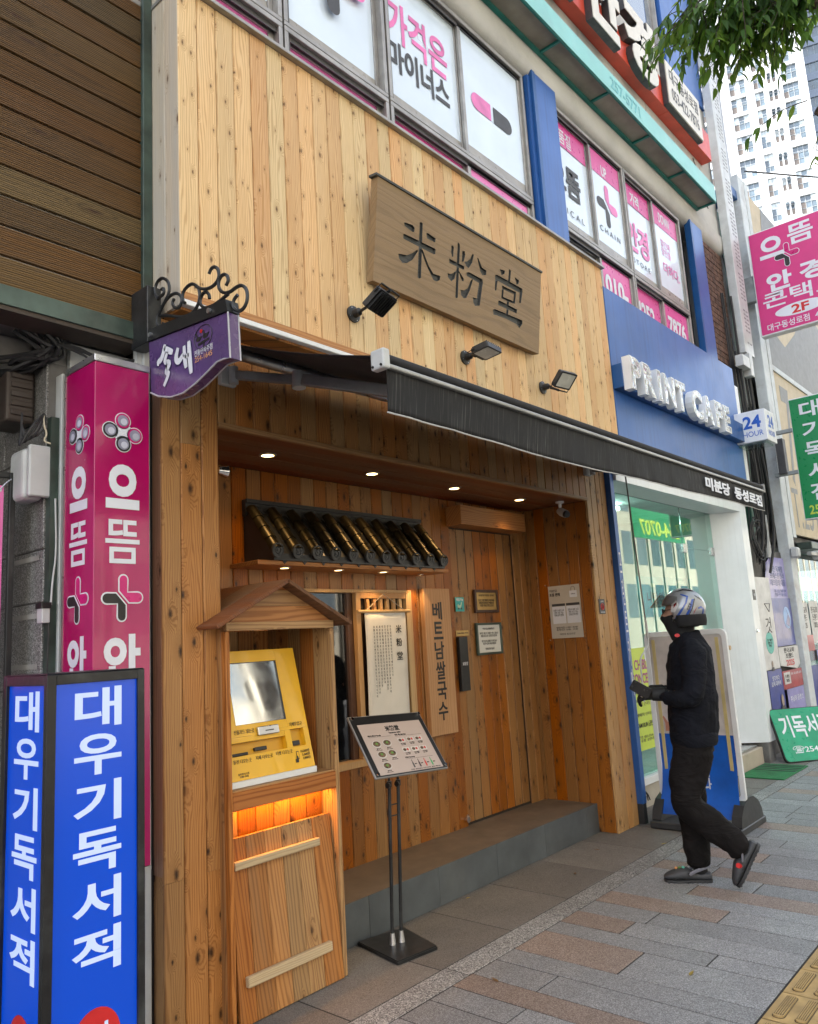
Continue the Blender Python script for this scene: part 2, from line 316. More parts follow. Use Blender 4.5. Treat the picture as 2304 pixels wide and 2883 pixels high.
# ---------------------------------------------------------------- ground, road, pavement
B('road', pmat('asphalt', (.05, .05, .052), .85, bmp=.003, bscale=150), None, -300, 300, -9.5, -.42, -.5, -.12, kind='structure')
B('ground', pmat('far_ground', (.12, .12, .115), .9), None, -400, 500, -300, 400, -.9, -.52, kind='structure')
B('far_pavement', pmat('far_paving', (.2, .2, .2), .8), None, -300, 300, -14, -9.4, -.5, .0, kind='structure')
kb = thing('kerb', None, None, (5, -.4, 0), kind='structure')
for i in range(22): B('kerb_stone', G_STRIP, kb, -2 + i * 1.0, -1.006 + (i + 1), -.42, -.25, -.3, .0, bevel=.01)
pv = thing('pavement', None, None, (5, 2, 0), kind='structure')
B('paving_bed', JOINT, pv, -300, 300, -.25, 3.9, -.3, -.0035)
def block(x0, x1, y0, y1, m, nm='paving_block', par=None, z=0):
    g = .0040; dz = random.uniform(-.0012, .0012) + z
    mb = MB(); c = .0015
    vs = [(x0 + g, y0 + g, -.05), (x1 - g, y0 + g, -.05), (x1 - g, y1 - g, -.05), (x0 + g, y1 - g, -.05),
          (x0 + g, y0 + g, dz - c), (x1 - g, y0 + g, dz - c), (x1 - g, y1 - g, dz - c), (x0 + g, y1 - g, dz - c),
          (x0 + g + c, y0 + g + c, dz), (x1 - g - c, y0 + g + c, dz), (x1 - g - c, y1 - g - c, dz), (x0 + g + c, y1 - g - c, dz)]
    mb.add(vs, [(0, 1, 5, 4), (1, 2, 6, 5), (2, 3, 7, 6), (3, 0, 4, 7), (4, 5, 9, 8), (5, 6, 10, 9), (6, 7, 11, 10), (7, 4, 8, 11), (8, 9, 10, 11)])
    return mb.build(nm, m, par or pv)
# rows run away from the kerb; joints as in the photograph
rows = [(2.60, 2.80, [(1.25, 1.75, 0), (1.75, 2.46, 0)]), (2.80, 2.963, [(1.25, 2.06, 0), (2.06, 2.46, 0)]), (2.963, 3.119, [(1.25, 2.462, 1)]),
        (3.119, 3.314, [(1.25, 2.112, 0), (2.112, 2.462, 0)]), (3.314, 3.470, [(1.25, 2.462, 0)]),
        (3.470, 3.765, [(1.25, 1.90, 0), (1.90, 2.462, 1)]), (3.765, 3.921, [(1.25, 1.6, 0), (1.6, 2.462, 0)]),
        (3.921, 4.118, [(1.25, 2.11, 0), (2.11, 2.462, 1)]), (4.118, 4.318, [(1.25, 2.06, 0), (2.06, 2.462, 0)]),
        (4.318, 4.521, [(1.25, 1.75, 0), (1.75, 2.462, 1)]), (4.521, 4.683, [(1.25, 2.462, 0)]),
        (4.683, 4.876, [(1.25, 2.062, 1), (2.062, 2.462, 0)]), (4.876, 5.090, [(1.25, 1.748, 0), (1.748, 2.462, 0)]),
        (5.090, 5.292, [(1.25, 2.08, 1), (2.08, 2.27, 0), (2.27, 2.462, 1)]), (5.292, 5.50, [(1.25, 2.105, 0), (2.105, 2.462, 0)]),
        (5.50, 5.72, [(1.25, 1.896, 0), (1.896, 2.462, 1)]), (5.72, 5.92, [(1.25, 2.06, 0), (2.06, 2.462, 0)])]
x = 5.92; rr = random.Random(3)
while x < 13.9:
    wd = rr.choice([.2, .2, .16, .2, .29]); j = rr.choice([1.75, 1.9, 2.06, 2.11]); br = rr.random()
    rows.append((x, x + wd, [(1.25, j, 1 if br < .22 else 0), (j, 2.462, 1 if br > .75 else 0)])); x += wd
x = 2.60
while x > .6:
    x -= .2; rows.append((x, x + .2, [(1.25, 1.9, rr.random() < .3), (1.9, 2.462, 0)]))
for x0, x1, sg in rows:
    for y0, y1, br in sg: block(x0, x1, y0, y1, G_BROWN if br else G_GREY)
for i in range(16): block(.4 + i * .9, 1.3 + i * .9, 2.462, 2.610, G_STRIP, 'strip_stone')
xs = [.66 + .602 * i for i in range(23)]
for i in range(22): block(xs[i], xs[i + 1], 2.610, 3.19 if 2.7 < xs[i] < 5.6 else 3.26, G_SLAB, 'paving_slab', z=-.001)
for i in range(20):
    for k in range(3): block(.6 + .68 * i, .6 + .68 * (i + 1), -.25 + .4 * k, .15 + .4 * k if k < 2 else .69, G_GREY if (i * 3 + k) % 4 else G_BROWN)
tp = thing('tactile_paving', None, None, (4, 1, 0), kind='structure')
for i in range(14):
    for k in range(2):
        x0 = 1.725 + .277 * i + .02; y0 = 1.249 - .279 * (k + 1)
        o = block(x0, x0 + .275, y0, y0 + .277, TACT, 'tactile_tile', tp, z=.001)
        mb = MB()
        for s in range(3):
            yc = y0 + .055 + s * .084
            mb.prism(rrect(x0 + .03, x0 + .245, yc - .021, yc + .021, .018, 3), .0, .008)
            for q in (-.012, -.004, .004, .012): mb.prism(rrect(x0 + .045, x0 + .23, yc + q - .002, yc + q + .002, .0015, 2), .0075, .0105)
        b = mb.build('raised_bar', TACT, o, bevel=.0015)
        mb = MB()
        for s in range(3):
            yc = y0 + .055 + s * .084
            for q in (-.016, -.008, 0, .008, .016): mb.box(x0 + .045, x0 + .23, yc + q - .0014, yc + q + .0014, .0081, .0086)
            mb.prism(rrect(x0 + .026, x0 + .249, yc - .025, yc + .025, .02, 3), .0012, .0018)
        mb.build('groove_strip', TACTD, o)  # thin darker strips along each bar and a darker outline round its foot
B('edge_strip', JOINT, tp, .5, 14, 1.2495, 1.259, -.05, -.004)
# ---------------------------------------------------------------- the wooden noodle shop
shop = thing('noodle_shop', 'eatery front clad in vertical knotty cedar boards with a deep porch and tiled canopy', 'shop', (4, 3.02, 0))
_pk = {}
def plankZ(x0, x1, z0, z1, y, m, par=None, nm='plank', face='y-', th=.018, grey=None):
    """vertical board, front at plane y, long edges chamfered; face 'y-' or 'x-' (then x0,x1 are y values)"""
    g = .0017; c = .0045; wd = round(x1 - x0 - 2 * g, 4); h = round(z1 - z0 - .0012, 4); jit = random.uniform(0, .0016)
    key = (wd, h, face, th)
    if key not in _pk:
        a = wd / 2
        pr = [(-a, th / 2), (-a, -th / 2 + c), (-a + c, -th / 2), (a - c, -th / 2), (a, -th / 2 + c), (a, th / 2)]
        vs = [(p[0], p[1], s * h / 2) for s in (-1, 1) for p in pr]; n = 6
        fs = [tuple(range(n))[::-1], tuple(range(n, 2 * n))] + [(i, i + n, (i + 1) % n + n, (i + 1) % n) for i in range(n)]
        fs = [f[::-1] for f in fs]
        if face == 'x-': vs = [(v[1], -v[0], v[2]) for v in vs]
        if face == 'x+': vs = [(-v[1], v[0], v[2]) for v in vs]
        _pk[key] = (vs, fs, {})
    vs, fs, me = _pk[key]
    if m.name not in me:
        q = bpy.data.meshes.new(nm); q.from_pydata(vs, [], fs); q.materials.append(m); q.update(); me[m.name] = q
    o = bpy.data.objects.new(nm, me[m.name]); C.objects.link(o)
    if face == 'y-': o.location = ((x0 + x1) / 2, y + th / 2 + jit, (z0 + z1) / 2)
    elif face == 'x-': o.location = (y + th / 2 + jit, (x0 + x1) / 2, (z0 + z1) / 2)
    else: o.location = (y - th / 2 - jit, (x0 + x1) / 2, (z0 + z1) / 2)
    attach(o, par or shop); return o
def planks(x0, x1, z0, z1, y, m, w=.107, par=None, face='y-', off=0, nm='plank'):
    n = max(1, round((x1 - x0) / w)); w = (x1 - x0) / n
    for i in range(n): plankZ(x0 + i * w, x0 + (i + 1) * w, z0, z1, y, m, par, nm, face)
W_REDD = wood('reddish_edge', (.42, .22, .13), (.24, .10, .05), 'z', knots=.6, tone=.05)
# upper box
planks(1.846, 6.135, 3.165, 4.735, 2.86, W_UP, .1072)
planks(2.862, 3.10, 3.10, 5.4, 1.846, W_GREY, .119, face='x-')
planks(2.862, 3.10, 3.165, 4.735, 6.153, W_UP, .119, face='x+')
B('core_wall', BACK, shop, 1.866, 6.13, 2.88, 3.10, 3.11, 4.73)
B('capping', ALU, shop, 1.84, 6.16, 2.828, 3.10, 4.7365, 4.758, bevel=.002)
B('bottom_trim', W_BEAM, shop, 1.85, 6.15, 2.852, 2.8785, 3.128, 3.1635, bevel=.002)
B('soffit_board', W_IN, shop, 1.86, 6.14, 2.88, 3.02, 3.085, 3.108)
# lower front: left pilaster, lintel, right pilaster
random.seed(11)
def cut(x0, x1, joints, m, **k):
    zs = [0.0] + joints + [3.085]
    for a, b_ in zip(zs, zs[1:]): plankZ(x0, x1, a, b_, 3.022, m, **k)
cut(1.845, 1.943, [.632], W_LOW); cut(1.943, 2.054, [2.511], W_LOW); cut(2.054, 2.149, [.632], W_LOW)
planks(3.03, 3.11, .66, 3.06, 1.845, W_REDD, .08, face='x-'); planks(3.03, 3.11, 0, .66, 1.845, W_LOW, .08, face='x-')
for a, b_ in zip([5.770, 5.851, 5.948, 6.03], [5.851, 5.948, 6.03, 6.128]): plankZ(a, b_, 0, 3.085, 3.022, W_LOW)
planks(2.149, 5.77, 2.645, 3.085, 3.022, W_LOW, .107)
B('lintel_trim', W_LOWX, shop, 2.150, 5.769, 3.012, 3.045, 2.618, 2.644, bevel=.003)
B('core_wall', BACK, shop, 1.866, 2.13, 3.042, 3.62, 0, 3.08); B('core_wall', BACK, shop, 5.79, 6.125, 3.042, 3.62, 0, 3.08); B('core_wall', BACK, shop, 2.13, 5.79, 3.046, 3.66, 2.68, 3.08)
# porch: reveals, ceiling, back wall
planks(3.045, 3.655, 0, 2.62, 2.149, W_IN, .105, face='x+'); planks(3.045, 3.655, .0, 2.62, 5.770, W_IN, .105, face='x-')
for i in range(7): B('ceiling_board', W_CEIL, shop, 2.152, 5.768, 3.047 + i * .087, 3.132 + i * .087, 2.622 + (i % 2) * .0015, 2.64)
bx = [2.150 + .10656 * i for i in range(35)]
door_x = (4.703, 5.560); win = (2.95, 4.185, .835, 1.895)
for i in range(34):
    a, b_ = bx[i], min(bx[i + 1], 5.77)
    if a >= 5.77: break
    if door_x[0] - .03 < (a + b_) / 2 < door_x[1]:
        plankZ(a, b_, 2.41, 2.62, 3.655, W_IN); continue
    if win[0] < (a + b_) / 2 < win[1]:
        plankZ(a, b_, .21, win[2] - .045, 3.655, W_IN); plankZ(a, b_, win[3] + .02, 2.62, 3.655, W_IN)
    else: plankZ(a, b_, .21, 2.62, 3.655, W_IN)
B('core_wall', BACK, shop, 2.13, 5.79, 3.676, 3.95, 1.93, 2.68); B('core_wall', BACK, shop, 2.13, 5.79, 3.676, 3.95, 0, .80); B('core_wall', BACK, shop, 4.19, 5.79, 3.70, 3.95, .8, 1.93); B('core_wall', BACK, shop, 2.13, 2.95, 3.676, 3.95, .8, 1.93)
# window opening with sliding glass, left part open to the eye, right part lattice
wn = MB().box(2.93, 4.20, 3.640, 3.70, 1.893, 1.915).box(2.93, 4.20, 3.628, 3.70, .792, .836).box(4.172, 4.20, 3.640, 3.70, .836, 1.893).build('window_frame', W_LAT, shop, bevel=.002)
B('window_post', pmat('dark_wood_post', (.09, .04, .02), .4), wn, 3.585, 3.632, 3.668, 3.70, .837, 1.892)
GL = None
def glassmat(name, tint, rough=.03, trans=.75, refl=1.0):
    m, t, b = _nm(name); t.nodes.remove(b)
    ge = N(t, 'ShaderNodeNewGeometry'); dp = N(t, 'ShaderNodeVectorMath', operation='DOT_PRODUCT'); Lk(t, ge.outputs['Normal'], dp.inputs[0]); Lk(t, ge.outputs['Incoming'], dp.inputs[1])
    fs_ = mth(t, 'MULTIPLY_ADD', mth(t, 'POWER', mth(t, 'SUBTRACT', 1.0, mth(t, 'ABSOLUTE', dp.outputs['Value'])), 5.0), .96, .04)
    gl = N(t, 'ShaderNodeBsdfGlossy'); gl.inputs['Roughness'].default_value = rough
    tr = N(t, 'ShaderNodeBsdfTransparent'); tr.inputs['Color'].default_value = (*tint, 1)
    mx = N(t, 'ShaderNodeMixShader'); Lk(t, mth(t, 'MULTIPLY', fs_, refl, clamp=True), mx.inputs[0]); Lk(t, tr.outputs[0], mx.inputs[1]); Lk(t, gl.outputs[0], mx.inputs[2])
    Lk(t, mx.outputs[0], t.nodes['Material Output'].inputs[0]); return m
GLASS = glassmat('window_glass', (.82, .88, .86), refl=1.6)
GLASSD = glassmat('dark_glass', (.35, .35, .35), refl=3.5)
B('window_pane', GLASSD, wn, 2.95, 3.60, 3.690, 3.694, .84, 1.89)
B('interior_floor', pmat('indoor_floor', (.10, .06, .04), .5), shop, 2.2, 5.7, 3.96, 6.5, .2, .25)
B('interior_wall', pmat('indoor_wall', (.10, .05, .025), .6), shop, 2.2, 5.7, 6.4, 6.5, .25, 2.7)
lt = thing('lattice_screen', None, None, (3.9, 3.65, .84)); lt.empty_display_size = .1; attach(lt, shop)
def lp(*d): B('slat', W_LAT, lt, *d, bevel=.0015)
lp(3.633, 3.676, 3.632, 3.667, .837, 1.892); lp(4.13, 4.171, 3.632, 3.667, .837, 1.892)
lp(3.677, 4.129, 3.634, 3.665, 1.855, 1.892); lp(3.677, 4.129, 3.634, 3.665, .837, .875)
for i in range(6): x = 3.742 + i * .065; lp(x, x + .027, 3.640, 3.662, .876, 1.854)
B('screen_backing', pmat('paper_dark', (.03, .015, .008), .7), lt, 3.64, 4.17, 3.672, 3.676, .84, 1.89)
# door
dr = thing('door', None, None, (5.13, 3.67, .22)); attach(dr, shop)
n = 8; wd = (door_x[1] - door_x[0]) / n
for i in range(n): plankZ(door_x[0] + i * wd + .001, door_x[0] + (i + 1) * wd, .228, 2.40, 3.672, W_IN, dr)
B('door_gap', BACK, shop, 5.56, 5.575, 3.665, 3.72, .21, 2.405); B('door_gap', BACK, shop, 4.694, 4.703, 3.674, 3.72, .21, 2.405)
B('sliding_door_box', W_BEAM, shop, 4.672, 5.560, 3.505, 3.654, 2.41, 2.560, bevel=.003)
B('corner_trim', W_IN, shop, 5.745, 5.769, 3.63, 3.654, .21, 2.62)
# step
st = thing('step', None, None, (4.2, 3.4, 0)); attach(st, shop)
B('tread', TILEB, st, 2.80, 5.768, 3.197, 3.70, .03, .2105, bevel=.002)
for a, b_ in ((2.79, 3.180), (3.180, 3.779), (3.779, 4.381), (4.381, 4.98), (4.98, 5.58), (5.58, 5.768)):
    B('riser_tile', TILEG, st, a + .0012, b_ - .0012, 3.187, 3.196, -.01, .213, bevel=.001)
# ceiling downlights (lit lamps)
LAMP = emit('downlight_glow', (1, .72, .30), 2.6)
def downlight(x, y, z, parent, power, size=.045, spot=115, lamp=True):
    o = MB().lathe([(size * .78, -.004), (size, -.005), (size * 1.12, -.001), (size * 1.12, .01)], 20, M=Matrix.Translation((x, y, z))).build('downlight', STEEL, parent, smooth=True)
    MB().lathe([(.0, -.002), (size * .8, -.002), (size * .8, .008), (0, .008)], 18, M=Matrix.Translation((x, y, z))).build('lens', LAMP, o)
    l = bpy.data.lights.new('downlight_lamp', 'SPOT'); l.energy = power; l.spot_size = R(spot); l.spot_blend = .7; l.color = (1, .62, .27); l.shadow_soft_size = size * .8
    q = bpy.data.objects.new('downlight_lamp', l); C.objects.link(q); q.location = (x, y, z - .012); attach(q, o)
for x in (2.689, 3.524, 4.375, 5.220): downlight(x, 3.325, 2.621, shop, 1.8)
# tiled canopy over the window
DKT = pmat('tile_dark', (.030, .030, .031), .38, var=.2, bmp=.0008, bscale=160)
BRZ = pmat('tile_bronze', (.050, .038, .017), .38, metal=.7, var=.3, scale=9, dirt=.5, dirtc=(.02, .018, .014))
cn = thing('tiled_canopy', None, None, (3.5, 3.655, 2.05)); attach(cn, shop)
cx0, cx1 = 2.752, 4.322
B('canopy_board', W_BEAM, cn, 2.66, cx1 + .02, 3.40, 3.653, 2.02, 2.045, bevel=.002)
mb = MB(); mb.box(cx0, cx1, 3.618, 3.654, 2.330, 2.428); mb.box(cx0, cx1, 3.606, 3.618, 2.405, 2.430)
mb.build('ridge_board', DKT, cn, bevel=.002)
mb = MB()
for i in range(26):                                             # scroll relief along the ridge
    xx = cx0 + .03 + i * .0585
    p = [(xx + .018 * math.cos(a) * (1 - a / 9), 3.616, 2.375 + (1 if i % 2 else -1) * .018 * math.sin(a) * (1 - a / 9)) for a in [k * .7 for k in range(10)]]
    mb.tube(p, .003, 4)
mb.build('ridge_scroll', DKT, cn, kind='stuff')
mb = MB(); mb.prism([(3.654, 2.34), (3.60, 2.34), (3.385, 2.085), (3.385, 2.046), (3.654, 2.046)], cx0 + .01, cx1 - .04, Matrix(((0, 0, 1, 0), (1, 0, 0, 0), (0, 1, 0, 0), (0, 0, 0, 1)))); mb.build('roof_bed', DKT, cn)
top = Vector((0, 3.605, 2.352)); bot = Vector((0, 3.395, 2.092)); dvec = (bot - top); ln = dvec.length; dn = dvec.normalized(); nn = Vector((0, -dn.z, dn.y)).normalized()
if nn.z < 0: nn = -nn
for i in range(11):
    xc = cx0 + .02 + i * .148
    for s in range(4):                                          # cover tiles, each overlapping the one below
        a0, a1 = s / 4 - .02, (s + 1) / 4 + .015; r0, r1 = .034, .040
        mbt = MB(); vs = []
        for (tt, rr_) in ((a0, r0), (a1, r1)):
            cpt = top + dvec * tt + nn * .016
            for k in range(13): an = math.pi * (k / 12); vs.append(tuple(cpt + Vector((1, 0, 0)) * math.cos(an) * rr_ + nn * math.sin(an) * rr_ + Vector((xc, 0, 0))))
        fs = [(k, k + 1, k + 14, k + 13) for k in range(12)] + [tuple(range(13, 26)), tuple(range(13))[::-1]]
        mbt.add(vs, fs); mbt.build('cover_tile', BRZ, cn, smooth=True)
    M0 = frame(bot + nn * .016 + Vector((xc, -.016, -.004)), (1, 0, 0), (0, -.12, 1))
    e = MB().prism(ell(0, 0, .042, .042, 22), -.008, .006, M0); e.prism(ell(0, 0, .033, .033, 18), .006, .0062, M0)
    for k in range(9): a = 2 * math.pi * k / 9; e.tube([M0 @ Vector((.019 * math.cos(a + q * .6) * (1 + .2 * math.sin(q * 3)), .019 * math.sin(a + q * .6), .007)) for q in range(3)], .0022, 4)
    e.prism(ell(0, 0, .007, .007, 8), .006, .010, M0)
    ring = [(math.cos(2 * math.pi * k / 22) * .038, math.sin(2 * math.pi * k / 22) * .038, .006) for k in range(23)]
    e.tube([M0 @ Vector(p) for p in ring], .0028, 5)
    e.build('end_tile', DKT, cn, smooth=True)
    if i < 10:
        xm = xc + .074
        for s in range(3):                                      # trough tiles between them
            a0, a1 = s / 3, (s + 1) / 3 + .02; vs = []
            for tt, lf in ((a0, 0), (a1, .007)):
                cpt = top + dvec * tt + nn * (lf - .002)
                for k in range(9): u = -1 + k / 4; vs.append(tuple(cpt + Vector((xm + u * .047, 0, 0)) - nn * (.016 * (1 - u * u))))
            MB().add(vs, [(k, k + 9, k + 10, k + 1) for k in range(8)]).build('trough_tile', BRZ, cn, smooth=True)
        M1 = frame(bot + Vector((xm, -.004, -.002)), (1, 0, 0), (0, -.10, 1))
        pl = [(-.043, .008)] + [(-.043 + .0086 * k, .008 - .016 * math.sin(math.pi * k / 10)) for k in range(1, 10)] + [(.043, .008), (.038, -.022), (.020, -.040), (0, -.062), (-.020, -.040), (-.038, -.022)]
        e = MB().prism(pl, -.004, .003, M1)
        for sx in (-1, 1): e.tube([M1 @ Vector((sx * (.017 + .010 * math.cos(q * .8)), -.018 + .010 * math.sin(q * .8), .004)) for q in range(7)], .0022, 4)
        e.tube([M1 @ Vector(p) for p in [(-.037, -.02, .003), (-.018, -.033, .004), (0, -.049, .004), (.018, -.033, .004), (.037, -.02, .003)]], .0025, 4)
        e.build('drip_tile', DKT, cn)
for x in (2.93, 3.36, 3.77): downlight(x, 3.50, 2.019, cn, 1.5, .034, 120)
downlight(4.22, 3.56, 2.019, cn, 1.5, .02, 100)
# ---------------------------------------------------------------- the main building behind and above
bld = thing('commercial_building', 'stained concrete building with aluminium windows full of optician decals and blue pilaster panels above the shops', 'building', (6, 3.3, 0))
bld['label'] = 'stained concrete building, aluminium windows with pink and white decals, blue pilasters, above the shops'
WALLC = pmat('painted_render', (.50, .49, .46), .7, var=.08, scale=1.6, bmp=.0015, bscale=60, dirt=.35, dirtc=(.20, .19, .17))
# wall above the second floor windows, with its rounded drip edge
pr = [(3.30, 6.47), (3.13, 6.47), (3.085, 6.49), (3.055, 6.53), (3.045, 6.60), (3.045, 6.72), (3.075, 6.76), (3.075, 7.0), (3.30, 7.0)]
MYZ = Matrix(((0, 0, 1, 0), (1, 0, 0, 0), (0, 1, 0, 0), (0, 0, 0, 1)))       # local x->y, y->z, extrude->x
MB().prism(pr, -2, 10.43, MYZ).build('window_head', WALLC, bld, smooth=True)
xs = [-30, -2, -.6, .22, 1.03, 1.84, 2.65, 3.44, 4.26, 5.06, 5.87, 6.675, 7.475, 8.29, 9.12, 9.95, 10.43]  # leftmost panel is an unseen stretch added to block the sun
for a, b_ in zip(xs, xs[1:]): B('wall_panel', WALLC, bld, a + .004, b_ - .004, 3.085, 3.30, 7.002, 8.66, bevel=.003)
B('wall', CONCD, bld, -30, 10.42, 3.31, 12.0, 3.12, 13)  # extended left out of view, added to keep the sun off the pavement
B('wall_end', WALLC, bld, 10.432, 10.60, 3.12, 9.0, 4.6, 13, bevel=.04, seg=3)
B('pier', WALLC, bld, 9.62, 10.43, 3.14, 3.309, 3.1, 6.47)
B('wall', WALLC, bld, -2, 1.0, 3.14, 3.30, 4.4, 6.47)
B('spandrel', WALLC, bld, -2, 9.5, 3.125, 3.30, 3.11, 4.74)
# third floor: blue cladding and a window
B('blue_panel', BLUEA, bld, 9.15, 10.42, 3.06, 3.30, 8.66, 12.0, bevel=.003)
B('wall', WALLC, bld, 2, 5.9, 3.09, 3.30, 8.662, 12)
def window(x0, x1, z0, z1, y, cols, par=bld, nm='window', low=None, pane=FROST, strip=.07, mull=.035, dy=.03):
    """aluminium sliding window: outer frame, sashes at two depths, glass"""
    o = MB(); o.box(x0, x1, y, y + .10, z1 - .035, z1); o.box(x0, x1, y, y + .10, z0, z0 + .03); o.box(x0, x0 + .03, y, y + .10, z0 + .03, z1 - .035); o.box(x1 - .03, x1, y, y + .10, z0 + .03, z1 - .035)
    fr = o.build(nm, ALU, par, bevel=.003)
    t = MB(); t.box(x0 + .03, x1 - .03, y + .022, y + .028, z1 - .07, z1 - .035); t.box(x0 + .03, x1 - .03, y + .022, y + .03, z0 + .03, z0 + .05); t.box(x0 + .03, x0 + .055, y + .02, y + .03, z0 + .05, z1 - .07); t.build('track', ALUD, fr)
    xs = [x0 + .03 + (x1 - x0 - .06) * i / cols for i in range(cols + 1)]
    for i in range(cols):
        yy = y + (.022 if i % 2 else .022 + dy); a, b_ = xs[i] - (.012 if i else 0), xs[i + 1] + (.012 if i < cols - 1 else 0)
        s = MB(); s.box(a, a + mull, yy, yy + .028, z0 + .032, z1 - .037); s.box(b_ - mull, b_, yy, yy + .028, z0 + .032, z1 - .037)
        s.box(a + mull, b_ - mull, yy, yy + .028, z1 - .037 - mull * .8, z1 - .037); s.box(a + mull, b_ - mull, yy, yy + .028, z0 + .032, z0 + .032 + mull)
        s.build('sash', ALU, fr, bevel=.002)
        zb = z0 + .032 + mull
        B('pane', pane if not isinstance(pane, list) else pane[i], fr, a + mull, b_ - mull, yy + .012, yy + .018, zb + strip, z1 - .037 - mull * .8)
        if strip: B('clear_strip', CLEARS, fr, a + mull, b_ - mull, yy + .012, yy + .018, zb, zb + strip - .001)
    return fr
CLEARS = pmat('dusty_glass', (.33, .31, .28), .3, var=.1, dirt=.4, dirtc=(.2, .19, .17))
SKYG = pmat('window_glass_sky', (.10, .13, .15), .06, spec=1.0, var=.1, coat=.6)
wu = window(5.95, 9.10, 8.72, 11.4, 3.10, 3, pane=SKYG, strip=0, mull=.06)
# window group 1 (over the wooden front) and 2 (over the print shop): a tall row above a low row
g1 = [(-.1, .88), (.90, 1.80), (1.81, 2.72), (2.735, 3.655), (3.675, 5.50)]
for k, (a, b_) in enumerate(g1):
    window(a, b_, 5.235, 6.46, 3.105, 1 if b_ - a < 1.2 else 2, strip=.075)
    window(a, b_, 4.74, 5.232, 3.105, 1 if b_ - a < 1.2 else 2, pane=PINKF if k < 4 else [MAGF, PINKF], strip=0, mull=.04)
g2 = [(6.02, 7.455), (7.47, 8.985)]
for a, b_ in g2:
    window(a, b_, 5.235, 6.46, 3.105, 2, strip=.075)
    window(a, b_, 4.60, 5.232, 3.105, 2, pane=MAGF if a > 7 else [ALUD, MAGF], strip=0, mull=.04)
# film decals on the panes (flat print)
VG = DGREY; VP = pmat('pink_print', (.78, .17, .46), .35)
def pl(name, x0, x1, z0, z1, m, y=3.132): return B(name, m, bld, x0, x1, y - .001, y, z0, z1)
yD = 3.128; yE = 3.158; F = FY(0, yD, 0)
text('가격은', .70, .34, VP, bld, FY(0, 3.166, 0), 4.10, 6.0, bold=.025, name='lettering')
text('마이너스', .70, .25, VG, bld, FY(0, 3.166, 0), 4.10, 5.70, bold=.03, name='lettering')
def pillshape(cx, cy, L_, r, ang, half):
    pts = arc(0, 0, r, 90, 270, 10) if half < 0 else arc(0, 0, r, -90, 90, 10)
    pts = [(p[0] + half * (L_ / 2 - r), p[1]) for p in pts]; q = .02 * half
    pts = ([(q, r)] + pts + [(q, -r)]) if half < 0 else ([(q, -r)] + pts + [(q, r)])
    c, s = math.cos(R(ang)), math.sin(R(ang)); return [(cx + p[0] * c - p[1] * s, cy + p[0] * s + p[1] * c) for p in pts]
F1 = FY(0, 3.136, 0)
flat('decal', pillshape(5.0, 5.83, .58, .075, 0, -1), VP, bld, F1); flat('decal', pillshape(5.0, 5.83, .58, .075, 0, 1), DGREY, bld, F1)
def cross(cx, cy, s, par, Fm, mA, mB, outline=None, ow=.0):
    """the cross shaped emblem made of two bent strokes"""
    def bent(sx):
        r = .13
        p = arc(.0075, .407, .0925, 0, 180, 8) + [(-.085, .15), (.15, -.11)] + arc(.36, 0, .11, -90, 90, 8) + [(.10, .11)]
        return [(cx + s * sx * (x + .012), cy + s * sx * (y + .012)) for x, y in p]
    for sx, m in ((1, mA), (-1, mB)):
        q = bent(sx)
        if outline:
            c = (sum(p[0] for p in q) / len(q), sum(p[1] for p in q) / len(q)); n = len(q); o = []
            for i in range(n):
                a = Vector(q[i - 1]); b_ = Vector(q[i]); c_ = Vector(q[(i + 1) % n]); e1 = (b_ - a); e2 = (c_ - b_)
                if e1.length < 1e-6: e1 = e2
                if e2.length < 1e-6: e2 = e1
                n1 = Vector((e1.y, -e1.x)).normalized(); n2 = Vector((e2.y, -e2.x)).normalized(); nn_ = (n1 + n2); nn_ = nn_.normalized() if nn_.length > 1e-4 else n1
                o.append(tuple(b_ + nn_ * ow))
            flat('emblem_outline', o, outline, par, Fm, .0008); flat('emblem', q, m, par, Fm, .0022)
        else: flat('emblem', q, m, par, Fm, .001)
cross(3.20, 5.93, .62, bld, FY(0, 3.136, 0), VP, VG)
fa, fb = FY(0, 3.136, 0), FY(0, 3.136, 0)
YA, YB = 3.165, 3.137      # depth of rear and front sash glass
def band(x0, x1, z0, z1, y): B('film_band', MAGF, bld, x0, x1, y - .0022, y - .0012, z0, z1)
wins = [(6.085, 6.70, YA), (6.745, 7.39, YB), (7.535, 8.19, YA), (8.26, 8.92, YB)]
for (a, b_, y) in wins: band(a, b_, 6.145, 6.39, y + .0005)
def T(s, cx, cz, w_, h, m, y, bold=.02, **k): return text(s, w_, h, m, bld, FY(0, y, 0), cx, cz, lift=.0026, ext=.0006, bold=bold, **k)
T('품질', 6.30, 6.25, .23, .15, WHITEV, YA, .012); T('으뜸', 6.25, 5.80, .56, .32, VG, YA, .028); T('OPTICAL', 6.22, 5.47, .66, .06, DGREY, YA, .0, gap=1.6)
T('UP', 7.04, 6.22, .12, .12, WHITEV, YB, .03); T('CHAIN', 7.05, 5.535, .44, .06, DGREY, YB, .0, gap=1.6)
cross(7.05, 5.84, .47, bld, FY(0, YB, 0), VP, VG)
T('가격', 7.82, 6.24, .22, .15, WHITEV, YA, .03); T('안경', 7.80, 5.76, .56, .36, VP, YA, .035); T('STORE', 7.84, 5.475, .42, .06, DGREY, YA, .0, gap=1.6)
T('DOWN', 8.55, 6.27, .30, .13, WHITEV, YB, .03); T('할인에\n할인을', 8.52, 5.90, .26, .20, VP, YB, .0); T('더하다.', 8.62, 5.64, .46, .15, VP, YB, .012)
T('010-', 7.06, 4.93, .50, .22, WHITEV, YB, .04); T('4252-', 7.83, 4.90, .52, .22, WHITEV, YA, .04); T('7876', 8.58, 4.93, .50, .22, WHITEV, YB, .04)
